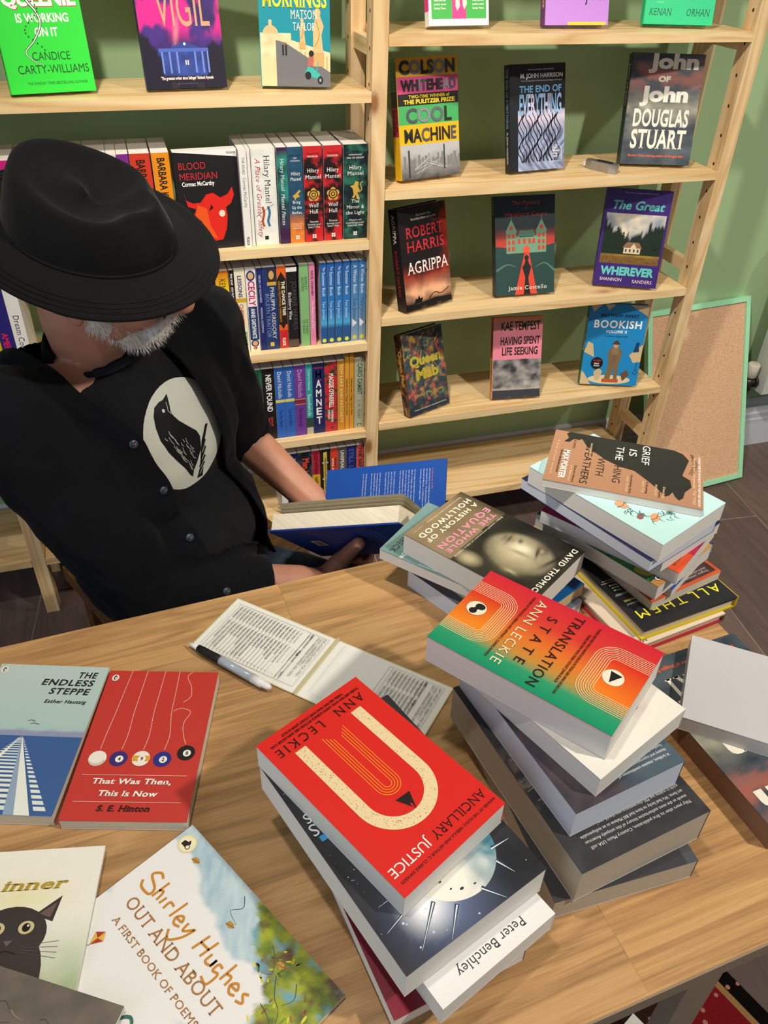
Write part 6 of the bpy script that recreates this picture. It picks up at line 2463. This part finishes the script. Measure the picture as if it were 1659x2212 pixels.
# left hand: behind the far board, fingers along its back, thumb over the near edge
bko = -NOUT if False else (AX.cross(DF)).normalized()
bko = bko if bko.dot(V(0, 1, -.5)) > 0 else -bko


def fk(a, d, n=0.0):
    return SPL + AX * a + DF * d + bko * n


body += [('cap', WR_L, .026, fk(.02, .070, .030), .023), ('cap', fk(.02, .055, .028), .019, fk(.075, .050, .024), .018), ('cap', fk(.02, .085, .028), .019, fk(.075, .088, .024), .018)]
for k, (d, ln, r) in enumerate(((.094, .062, .0086), (.076, .070, .009), (.058, .066, .0086), (.040, .052, .0076))):
    body += finger([fk(.075, d, .022), fk(.100, d, .018), fk(.100 + ln * .45, d - .002, .0125), fk(.100 + ln, d - .004, .0115)], r, r * .8)
body += finger([fk(.02, .100, .024), fk(.010, .122, .014), fk(.022, .143, .004), fk(.034, .150, -.008)], .012, .0095) if False else finger([fk(.03, .095, .026), fk(.040, .112, .024), fk(.06, .126, .020), fk(.082, .134, .017)], .012, .0095)
man_body = pobj('body', blob(body, 0.0034, 5), SKIN)
bm = bmesh.new()
tn = (TH[3] - TH[2]).normalized()
sd = tn.cross(NOUT).normalized()
no_ = sd.cross(tn).normalized()
no_ = no_ if no_.dot(NOUT) > 0 else -no_
c0 = TH[3] + tn * .003 + no_ * .0102
bm.faces.new([bm.verts.new(c0 + tn * (.0062 * cos(t * pi / 6)) + sd * (.0055 * sin(t * pi / 6)) - no_ * (.0022 * sin(t * pi / 6) ** 2)) for t in range(12)])
pobj('thumb_nail', bm, NAIL, parent=man_body)

# beard ---------------------------------------------------------------
random.seed(77)
bd = [('ell', hd(.050, 0, -.062), (.042, .050, .026), H3), ('cap', hd(.016, -.060, -.036), .014, hd(.058, -.034, -.066), .020), ('cap', hd(.016, .060, -.036), .014, hd(.058, .034, -.066), .020),
      ('cap', hd(.006, -.068, -.018), .009, hd(.018, -.062, -.036), .013), ('cap', hd(.006, .068, -.018), .009, hd(.018, .062, -.036), .013),
      ('cap', hd(.092, -.020, -.038), .008, hd(.098, 0, -.036), .008), ('cap', hd(.092, .020, -.038), .008, hd(.098, 0, -.036), .008),
      ('cap', hd(.092, -.020, -.038), .008, hd(.078, -.034, -.058), .012), ('cap', hd(.092, .020, -.038), .008, hd(.078, .034, -.058), .012)]
bbm = blob(bd, 0.0034, 4)
bv = [v.co.copy() for v in bbm.verts]
bn = [v.normal.copy() for v in bbm.verts]
for i in random.choices(range(len(bv)), k=3600):
    p, n = bv[i], bn[i]
    d = (n * .55 + HF * .3 - HU * .75 + V(rnd(-.4, .4), rnd(-.4, .4), rnd(-.3, .3))).normalized()
    L = rnd(.005, .013)
    w = .00045
    s = d.cross(V(rnd(-1, 1), rnd(-1, 1), rnd(-1, 1))).normalized() * w
    a, b2, cpt = bbm.verts.new(p - s), bbm.verts.new(p + s), bbm.verts.new(p + d * L + n * .001)
    bbm.faces.new((a, b2, cpt))
pobj('beard', bbm, HAIRW)
# eyebrows, eyes and a short back hair under the hat
bm = bmesh.new()
for s in (-1, 1):
    for p in ball_pts(hd(.076, s * .030, .004), .0105):
        pass
    hull_bm(bm, ball_pts(hd(.0735, s * .031, .002), .0115))
pobj('eyes', bm, flat('eye_white', '#d8d2cc', .2, .5))
bm = blob([('ell', hd(-.035, 0, .000), (.080, .077, .055), H3)], .005, 3)
pobj('hair', bm, HAIRW)
# spectacles
bm = bmesh.new()
GL = flat('dark_spectacle_frame', '#17171a', .3, .5)
for s in (-1, 1):
    ring = [hd(.099 - .004 * abs(sin(t * pi / 8)), s * .033 + .022 * cos(t * pi / 8), .000 + .017 * sin(t * pi / 8)) for t in range(17)]
    tube(bm, ring, .0016, 6, False)
    tube(bm, [hd(.097, s * .055, .004), hd(.05, s * .077, .006), hd(-.004, s * .080, .012)], .0016, 6)
tube(bm, [hd(.099, -.011, .003), hd(.103, 0, .006), hd(.099, .011, .003)], .0016, 6)
pobj('spectacles', bm, GL)

# hat -----------------------------------------------------------------
HB = hd(-.010, 0, .045)


def hat_pt(th, r, z, kx=1.0, ky=.86):
    return HB + HF * (r * kx * cos(th)) + HL * (r * ky * sin(th)) + HU * z


NS = 72
bm = bmesh.new()
rows = []


def crown_h(th):
    return .076 - .020 * (.5 + .5 * cos(th)) + .004 * cos(2 * th)


def pinch(th, t):
    q = 0
    for c in (.55, -.55):
        dlt = (th - c + pi) % (2 * pi) - pi
        q += math.exp(-(dlt / .38) ** 2)
    return 1 - .20 * q * t ** 1.5


# brim from rim to seam, then up the crown, over the ridge and down into the crease
def brim_z(th, t):
    return t * (-.004 - .004 * max(0, cos(th)) - .006 * abs(sin(th)) + .006 * max(0, -cos(th)))


for t in (1.0, 1.0, .985, .9, .75, .6, .45, .3, .15, .05):
    row = []
    for i in range(NS):
        th = 2 * pi * i / NS
        r = .1005 + (.055 if cos(th) > 0 else .052) * t
        k = .86 + .035 * t
        row.append(hat_pt(th, r, brim_z(th, t) + .004 * (1 - t) - (.0025 if len(rows) == 0 else 0), 1, k))
    rows.append(row)
for t in (0.0, .08, .2, .35, .5, .65, .78, .88, .95):
    row = []
    for i in range(NS):
        th = 2 * pi * i / NS
        r = (.100 - .013 * t ** 1.6) * pinch(th, t) * (1 - .10 * max(0, t - .75))
        row.append(hat_pt(th, r, .006 + (crown_h(th) - .006) * t, 1.0, .86 - .03 * t))
    rows.append(row)
for sc_, dz in ((.93, .003), (.84, .000), (.74, -.006), (.6, -.013), (.42, -.017), (.22, -.018), (.06, -.0185)):
    row = []
    for i in range(NS):
        th = 2 * pi * i / NS
        r = .087 * pinch(th, 1.0) * sc_
        row.append(hat_pt(th, r, crown_h(th) * (1 if sc_ > .8 else .96 + .04 * sc_) + dz, 1.02, .83))
    rows.append(row)
vr = [[bm.verts.new(p) for p in row] for row in rows]
for a, b2 in zip(vr, vr[1:]):
    for i in range(NS):
        bm.faces.new((a[i], a[(i + 1) % NS], b2[(i + 1) % NS], b2[i]))
bm.faces.new(vr[-1])
# underside of the brim
und = [[bm.verts.new(v.co - HU * .0035) for v in row] for row in vr[1:10]]
for i in range(NS):
    bm.faces.new((vr[0][(i + 1) % NS], vr[0][i], und[0][i], und[0][(i + 1) % NS]))
for a, b2 in zip(und, und[1:]):
    for i in range(NS):
        bm.faces.new((a[(i + 1) % NS], a[i], b2[i], b2[(i + 1) % NS]))
bmesh.ops.recalc_face_normals(bm, faces=bm.faces)
hat = pobj('hat', bm, FELT)
sub = hat.modifiers.new('s', 'SUBSURF')
sub.levels = sub.render_levels = 1
bm = bmesh.new()
tube(bm, [hat_pt(2 * pi * i / 60, .1015, .006) for i in range(61)], .0012, 6, False)
for t in (.62, .74, .86):
    tube(bm, [hat_pt(2 * pi * i / 60, .1005 + .0545 * t, brim_z(2 * pi * i / 60, t) + .004 * (1 - t) + .0003, 1, .86 + .035 * t) for i in range(61)], .0007, 5, False)
pobj('stitching', bm, FELT, parent=hat)

# clothes -------------------------------------------------------------
torso = [('ell', tor(0, .0, -.125), (.178, .118, .165), R3), ('ell', tor(.020, .035, -.30), (.152, .128, .16), R3), ('ell', tor(.055, .055, -.43), (.128, .128, .13), R3), ('cap', tor(-.10, -.01, -.02), .062, tor(.10, -.01, -.02), .062), ('cap', tor(0, -.02, -.02), .082, tor(-.004, -.012, .004), .076)]


def displace(bm, fn):
    bm.normal_update()
    mv = [(v, v.normal.copy(), fn(v.co)) for v in bm.verts]
    for v, n, d in mv:
        v.co += n * d


def wrinkle(p, amp):
    q = R3.transposed() @ (p - MS)
    w = noise.fractal(Vector((q.x * 9 + q.z * 5, q.y * 9, q.z * 6 - q.x * 4)), 1.0, 2.0, 3)
    f = abs(noise.noise(Vector((q.x * 14 + q.z * 9, q.y * 10, q.z * 7 + 5))))
    return amp * (w * .9 + (.5 - f) * .8)


teebm = blob(torso, .006, 8)
displace(teebm, lambda p: wrinkle(p, .003) - .002)
tee = pobj('t_shirt', teebm, TEE)
TB = BVHTree.FromBMesh(teebm) if False else BVHTree.FromPolygons([v.co.copy() for v in tee.data.vertices], [tuple(p.vertices) for p in tee.data.polygons])
bm = bmesh.new()
nk = (hd(-.025, 0, -.075) - tor(0, -.02, 0)).normalized()
na = E1 - nk * E1.dot(nk)
na.normalize()
nb_ = nk.cross(na)
tube(bm, [tor(0, -.012, .012) + nk * (.034 - .010 * cos(2 * pi * i / 40 - pi / 2) * 1.5) + na * (.068 * cos(2 * pi * i / 40)) + nb_ * (.070 * sin(2 * pi * i / 40)) for i in range(41)], .0045, 8, False)
pobj('collar', bm, TEE, parent=tee)

infl = .011
shirt = []
for s in torso[:4]:
    shirt.append(('ell', s[1], tuple(r + infl for r in s[2]), R3) if s[0] == 'ell' else ('cap', s[1], s[2] + infl, s[3], s[4] + infl))
shirt += [('cap', tor(-.085, -.045, -.01), .070, tor(-.05, -.045, .03), .055), ('cap', tor(.085, -.045, -.01), .070, tor(.05, -.045, .03), .055)]
shirt += chain([SH_R, (SH_R + EL_R) / 2, EL_R], [.072, .068, .060]) + chain([EL_R, EL_R.lerp(WR_R, .5), EL_R.lerp(WR_R, .66)], [.060, .050, .045])
shirt += chain([SH_L, (SH_L + EL_L) / 2, SH_L.lerp(EL_L, .92)], [.072, .066, .058])
sbm = blob(shirt, .006, 9)
displace(sbm, lambda p: wrinkle(p, .0105))


def loc(p):
    q = p - MS
    return q.dot(E1), q.dot(FW), q.z


def ease(a, b2, t):
    t = max(0, min(1, (t - a) / (b2 - a)))
    return t * t * (3 - 2 * t)


def edge_r(z):      # his right front edge (camera left)
    return -.108 + .046 * (1 - ease(-.06, .05, z)) + .022 * (1 - ease(-.14, -.05, z)) + .018 * (1 - ease(-.26, -.12, z)) - .012 * (1 - ease(-.5, -.28, z))


def edge_l(z):
    return .056 + .020 * ease(-.0, -.12, z) + .055 * ease(-.12, -.3, z) + .03 * ease(-.28, -.45, z)


def fopen(p):
    """> 0 where cloth stays"""
    ab = WR_R - EL_R
    t_ = max(0, min(1, (p - EL_R).dot(ab) / ab.dot(ab)))
    if (p - EL_R - ab * t_).length < .066:
        return .1
    l, f, z = loc(p)
    if f < -.015 and z < .02:
        return .1
    mid = (edge_r(z) + edge_l(z)) / 2
    d = (edge_r(z) - l) if l < mid else (l - edge_l(z))
    if z > .0:
        d = max(d, -.01 - f) if z < .03 else d
    return d


def cut(bm, fn):
    vals = {v: fn(v.co) for v in bm.verts}
    bmesh.ops.triangulate(bm, faces=bm.faces)
    es = [e for e in bm.edges if vals[e.verts[0]] * vals[e.verts[1]] < 0]
    for e in es:
        a, b2 = e.verts
        va, vb = vals[a], vals[b2]
        _, nv = bmesh.utils.edge_split(e, a, va / (va - vb))
        vals[nv] = 0.0
    for f in list(bm.faces):
        z = [v for v in f.verts if vals[v] == 0.0]
        if len(z) == 2 and len(f.verts) > 3:
            try:
                bmesh.utils.face_split(f, z[0], z[1])
            except ValueError:
                pass
    kill = [f for f in bm.faces if sum(vals[v] for v in f.verts) < 0]
    bmesh.ops.delete(bm, geom=kill, context='FACES')
    loose = [v for v in bm.verts if not v.link_faces]
    bmesh.ops.delete(bm, geom=loose, context='VERTS')


cut(sbm, fopen)
# open neck: remove the cap over the neck
cut(sbm, lambda p: max((p - hd(-.03, 0, -.10)).length - .074, (p - tor(-.012, .015, .025)).length - .082) if True else 1)
# cuffs: open the sleeve ends
cut(sbm, lambda p: .028 * 0 + (-(p - EL_R.lerp(WR_R, .74)).dot((WR_R - EL_R).normalized())) if (p - EL_R.lerp(WR_R, .74)).length < .08 else .1)


def placket(p):
    d = fopen(p)
    l, f, z = loc(p)
    return .0022 * (1 - ease(.026, .030, d)) if f > 0 and d < .031 else 0


displace(sbm, placket)
sh = pobj('shirt', sbm, BLACK)
so = sh.modifiers.new('t', 'SOLIDIFY')
so.thickness = .0035
so.offset = -1
SB = BVHTree.FromPolygons([v.co.copy() for v in sh.data.vertices], [tuple(p.vertices) for p in sh.data.polygons])
# collar band standing round the back of the neck
bm = bmesh.new()
prev = None
for i in range(25):
    a = radians(-128 + 256 * i / 24)
    base = tor(.082 * sin(a), -.03 - .072 * cos(a) + .030, .035 + .012 * cos(a) - .075 * (abs(a) / radians(128)) ** 3)
    tip = base + UP * (.034) + (E1 * sin(a) - FW * cos(a)) * .006
    fold = tip + (E1 * sin(a) - FW * cos(a)) * .010 - UP * .030
    row = [bm.verts.new(base), bm.verts.new(tip), bm.verts.new(fold)]
    if prev:
        for k in range(2):
            bm.faces.new((prev[k], row[k], row[k + 1], prev[k + 1]))
    prev = row
co = pobj('collar', bm, BLACK, parent=sh)
m_ = co.modifiers.new('t', 'SOLIDIFY')
m_.thickness = .003
m_ = co.modifiers.new('s', 'SUBSURF')
m_.levels = m_.render_levels = 2
# rolled cuff of the far sleeve, cuff of the near sleeve
bm = bmesh.new()
d = (EL_L - SH_L).normalized()
c1 = SH_L.lerp(EL_L, .93)
tube(bm, [c1 + d * t for t in (-.012, .0, .018, .034, .042)], [.052, .060, .061, .058, .048], 20)
pobj('rolled_cuff', bm, BLACK, parent=sh)
bm = bmesh.new()
d = (WR_R - EL_R).normalized()
c1 = EL_R.lerp(WR_R, .70)
tube(bm, [c1 + d * t for t in (-.03, -.026, .012, .014, .010)], [.047, .050, .047, .044, .040], 20)
pobj('cuff', bm, BLACK, parent=sh)
BTN = flat('grey_button', '#39414a', .35, .5)
for k, z in enumerate((-.045, -.128, -.212, -.292, -.37)):
    p0 = tor(edge_r(z) - .014, .30, z)
    hit_ = SB.ray_cast(p0, -FW)
    if hit_[0] is None:
        continue
    p, n = hit_[0], hit_[1]
    n = n if n.dot(FW) > 0 else -n
    bm = bmesh.new()
    tube(bm, [p, p + n * .0016, p + n * .0026, p + n * .0024, p + n * .0016], [.0058, .0062, .0056, .0042, .0001], 18, False)
    a = n.orthogonal().normalized()
    for s in (-1, 1):
        tube(bm, [p + n * .0012 + a * s * .0014, p + n * .0026 + a * s * .0014], .0007, 6)
    pobj('button', bm, BTN, parent=sh)
legs = chain([HIP_R, KN_R, FT_R + UP * .05], [.082, .068, .058]) + chain([HIP_L, KN_L, FT_L + UP * .05], [.092, .068, .058]) + [('cap', HIP_R, .082, HIP_L, .085)]
lb = blob(legs, .008, 6)
displace(lb, lambda p: wrinkle(p, .004))
pobj('jeans', lb, DENIM)
for ft in (FT_R, FT_L):
    bm = blob([('cap', ft + V(0, 0, -.02) - FW * .04, .036, ft + FW * .12 - UP * .03, .030), ('cap', ft + UP * .04, .042, ft - UP * .02, .04)], .006, 4)
    bmesh.ops.bisect_plane(bm, geom=list(bm.verts) + list(bm.edges) + list(bm.faces), plane_co=V(0, 0, FZ + .001), plane_no=V(0, 0, -1), clear_outer=True)
    pobj('shoe', bm, LEATH)

# print on the shirt front: dark bird on a pale disc -------------------
PO = tor(.004, .0, -.090)
PU = (E1 * .985 - UP * .0 + UP * .17).normalized()
PV = (UP * .985 - E1 * .17).normalized()
PRS = []


def tee_poly(pts, col, lay, w=None):
    bm = bmesh.new()
    if w:
        for i in range(len(pts) - 1):
            a, b2 = Vector(pts[i]), Vector(pts[i + 1])
            n = Vector((-(b2 - a).y, (b2 - a).x)).normalized() * w / 2
            bm.faces.new([bm.verts.new((q.x, q.y, 0)) for q in (a + n, a - n, b2 - n, b2 + n)])
    else:
        vs = [bm.verts.new((x, y, 0)) for x, y in pts]
        for t in geometry.tessellate_polygon([[Vector((x, y, 0)) for x, y in pts]]):
            try:
                bm.faces.new([vs[i] for i in t])
            except ValueError:
                pass
    for _ in range(6):
        es = [e for e in bm.edges if e.calc_length() > 4.5]
        if not es:
            break
        bmesh.ops.subdivide_edges(bm, edges=es, cuts=1)
        bmesh.ops.triangulate(bm, faces=bm.faces)
    PRS.append((bm, col, lay))


tee_poly([(17 + 79 * cos(2 * pi * i / 48), 4 + 79 * sin(2 * pi * i / 48)) for i in range(48)], '#d6d9cc', 1)
K = '#121315'
tee_poly([(6.5, 54), (10, 60), (18, 72), (6, 70), (-1, 71), (-12, 69), (-20, 61), (-26, 47), (-30, 29), (-27, 8), (-20, -12), (-12, -32), (-6, -50), (-1, -58), (3, -48), (15, -37), (28, -25), (34, -6), (31, 6), (26, 13), (18, 25), (11, 36), (7, 46)], K, 2)
tee_poly([(53, 1), (58, -2), (40, -18), (30, -34), (26, -52), (18, -72), (6, -68), (16, -54), (22, -36), (34, -14)], K, 2)
for x, y in ((33, -22), (29, -32), (23, -44), (19, -54)):
    tee_poly([(x - 8, y - 6), (x + 7, y + 7), (x + 10, y + 2), (x - 5, y - 11)], K, 3)
    tee_poly([(x - 6, y - 10), (x + 9, y + 3)], '#d6d9cc', 4, 1)
tee_poly([(2.4 * cos(i * pi / 4) - 3, 2.4 * sin(i * pi / 4) + 60) for i in range(8)], '#d6d9cc', 4)
tee_poly([(8, 66), (3, 56), (7, 48)], '#d6d9cc', 4, .8)
random.seed(19)
for k in range(34):
    t_ = rnd(0, 1)
    x, y = -22 + 22 * t_ + rnd(-4, 24 * (1 - abs(t_ - .45))), 34 - 70 * t_ + rnd(-3, 8)
    a = radians(-72 + rnd(-16, 16))
    L = rnd(6, 15)
    tee_poly([(x, y), (x + L * .5 * cos(a) - 1, y + L * .5 * sin(a)), (x + L * cos(a), y + L * sin(a))], '#c9ccc0', 4, .7)
vs, fs, cs = [], [], []
for bm, col, lay in PRS:
    k = len(vs)
    bm.verts.index_update()
    okv = {}
    for v in bm.verts:
        src = PO + (PU * v.co.x + PV * v.co.y) * .001 + FW * .3
        hit_ = TB.ray_cast(src, -FW)
        p, n = hit_[0], hit_[1]
        if p is None:
            p, n = src - FW * .2, FW
        n = n if n.dot(FW) > 0 else -n
        vs.append(p + n * (.0006 + .00025 * lay))
    for f in bm.faces:
        fs.append(tuple(v.index + k for v in f.verts))
        cs.append([lin(col)] * len(f.verts))
    bm.free()
pr = coloured('shirt_print', vs, fs, cs, PRINT_MATTE, None)
pr.parent = tee

# ---------------------------------------------------------------- the book in his hands
ob = thing('open_book', 'open blue hardback held by the seated man, blurb on its flap', 'book', Matrix.Identity(4))
NAVY, BLUE = '#173a86', '#1c4a9c'
INF = AX.cross(DF).normalized()          # inner face normal of the far board
INF = INF if INF.dot(V(0, -1, 1)) > 0 else -INF
A = Art()


def board(o, da, dd, nrm, w, h, t, col):
    k = len(A.v)
    for z in (0, -t):
        for x, y in ((0, 0), (w, 0), (w, h), (0, h)):
            A.v.append(o + dd * x + da * y + nrm * z)
    for q in ((0, 1, 2, 3), (7, 6, 5, 4), (0, 4, 5, 1), (1, 5, 6, 2), (2, 6, 7, 3), (3, 7, 4, 0)):
        A.f.append(tuple(i + k for i in q))
        A.c.append([lin(col)] * 4)


board(SPL, AX, DN, NOUT, BW, BH, .0026, NAVY)
A.face(Matrix(((-DN.x, AX.x, NOUT.x, (SPL + DN * BW).x), (-DN.y, AX.y, NOUT.y, (SPL + DN * BW).y), (-DN.z, AX.z, NOUT.z, (SPL + DN * BW).z), (0, 0, 0, 1))), BW * 1000, BH * 1000)
random.seed(51)
for i in range(16):
    A.text(random.choice(["praise for the first in the series", "a wonderful slice of postwar London", "full of wit and charm throughout", "deliciously clever and very funny"]), 22, 178 - i * 6.2 - (8 if i > 5 else 0) - (8 if i > 10 else 0), 2.2, '#8fa6d8', rnd(52, 76), al='l', st='r')
A.rect(62, 40, 92, 58, '#d9cfa0')
for i in range(16):
    A.rect(65 + i * 1.6, 43, 65 + i * 1.6 + rnd(.4, 1), 56, '#2a2a2c')
board(SPL, AX, DF, INF, BW, BH, .0026, BLUE)
A.face(Matrix(((-DF.x, AX.x, INF.x, (SPL + DF * BW).x), (-DF.y, AX.y, INF.y, (SPL + DF * BW).y), (-DF.z, AX.z, INF.z, (SPL + DF * BW).z), (0, 0, 0, 1))), BW * 1000, BH * 1000)
P_ = ("and everyone is looking to put the dark days of the", "war behind them. The government\u0027s solution, the", "Festival of Britain, a celebration of the country\u0027s", "creativity, grit and ingenuity.", "",
      "For foreign correspondent turned war reporter Harry", "Flynn, it might offer the chance of redemption after a", "bad war in the Far East and a peace that is proving", "no easier to negotiate. Having managed to rescue his", "paper\u0027s reputation once, he reluctantly joins an exhibition", "train run round the Midlands and the Home Counties.", "",
      "Flynn\u0027s attempt to resume a normal life founders when", "one of his dearest friends goes missing and he is the last", "person to have seen her alive. Could he have been in some", "way responsible for her disappearance?", "",
      "Little does he realise that the answer to some of his", "unsettling problems lies in the hands of a preacher who", "turned himself with a rather scruffy companion who", "goes by the name of Miss Betty.", "",
      "Brilliantly plotted, witty and compelling, this is one of the", "most vivid and genuine stories of our time.")
A.text("It\u0027s the summer of 1951", 14, BH * 1000 - 26, 2.6, '#d8744a', 36, al='l', st='s')
for i, s in enumerate(P_):
    if s:
        A.text(s, 14, BH * 1000 - 31 - i * 5.6, 2.5, '#c9d4ea', min(96, len(s) * 1.75), al='l', st='s')
A.text("\u00a3 22.00".replace("\u00a3 ", ""), 70, 20, 3, '#d8744a', 16, al='l', st='r')
k = len(A.v)
sp = [SPL + NOUT * 0, SPL + AX * BH, SPL + AX * BH - DN * .004 - DF * .004, SPL - DN * .004 - DF * .004]
A.v += [SPL + NOUT * .0, SPL + AX * BH + NOUT * .0, SPL + AX * BH - INF * .0, SPL - INF * .0]
coloured('cover', A.v, A.f, A.c, PRINT, ob)
bm = bmesh.new()
PT = .030
sec = [(.004, -.003), (BW - .004, -.003), (BW - .004, -PT), (BW * .7, -PT - .001), (.03, -PT - .004), (.012, -PT * .8), (.004, -.012)]
lo = [bm.verts.new(bk(.003, d, n)) for d, n in sec]
hi = [bm.verts.new(bk(BH - .003, d, n)) for d, n in sec]
bm.faces.new(lo)
bm.faces.new(hi[::-1])
for i in range(len(sec)):
    j = (i + 1) % len(sec)
    bm.faces.new((lo[j], lo[i], hi[i], hi[j]))
bmesh.ops.recalc_face_normals(bm, faces=bm.faces)
mesh_obj('pages', bm, PG_C, ob)
bm = bmesh.new()            # a few leaves lifting off the block
for k in range(4):
    pr_ = None
    for t in range(9):
        d = .012 + (BW - .022) * t / 8
        n = -PT - .002 - .004 * k * sin(t / 8 * pi * .5) - .002 * k
        row = [bm.verts.new(bk(.003, d, n)), bm.verts.new(bk(BH - .003, d, n))]
        if pr_:
            bm.faces.new((pr_[0], pr_[1], row[1], row[0]))
        pr_ = row
bmesh.ops.solidify(bm, geom=list(bm.faces), thickness=.0002)
mesh_obj('loose_leaves', bm, flat('book_paper', '#e3dcc8', .8, .15), ob)

# ---------------------------------------------------------------- his chair
CH = wood('dark_stained_chair', '#3a2410', '#5e3f1c', '#7a5628', 'x', 0.5, False)
ch = thing('chair', 'brown wooden chair under the seated man, mostly hidden by him', 'chair', Matrix(((.908, -.419, 0, -.784), (.419, .908, 0, -.339), (0, 0, 1, FZ), (0, 0, 0, 1))))
SZ = .42
bm = bmesh.new()
box(bm, 0, .42, -.56, .0, SZ - .035, SZ)
bevel(bm, .006)
mesh_obj('seat', bm, CH, ch)
for x in (.02, .365):
    for y in (-.54, -.05):
        bbox_obj('leg', (x, x + .035, y, y + .035, 0, SZ - .035), CH, ch)
for y in (-.53, -.04):
    bbox_obj('stretcher', (.05, .37, y, y + .02, .16, .19), CH, ch)
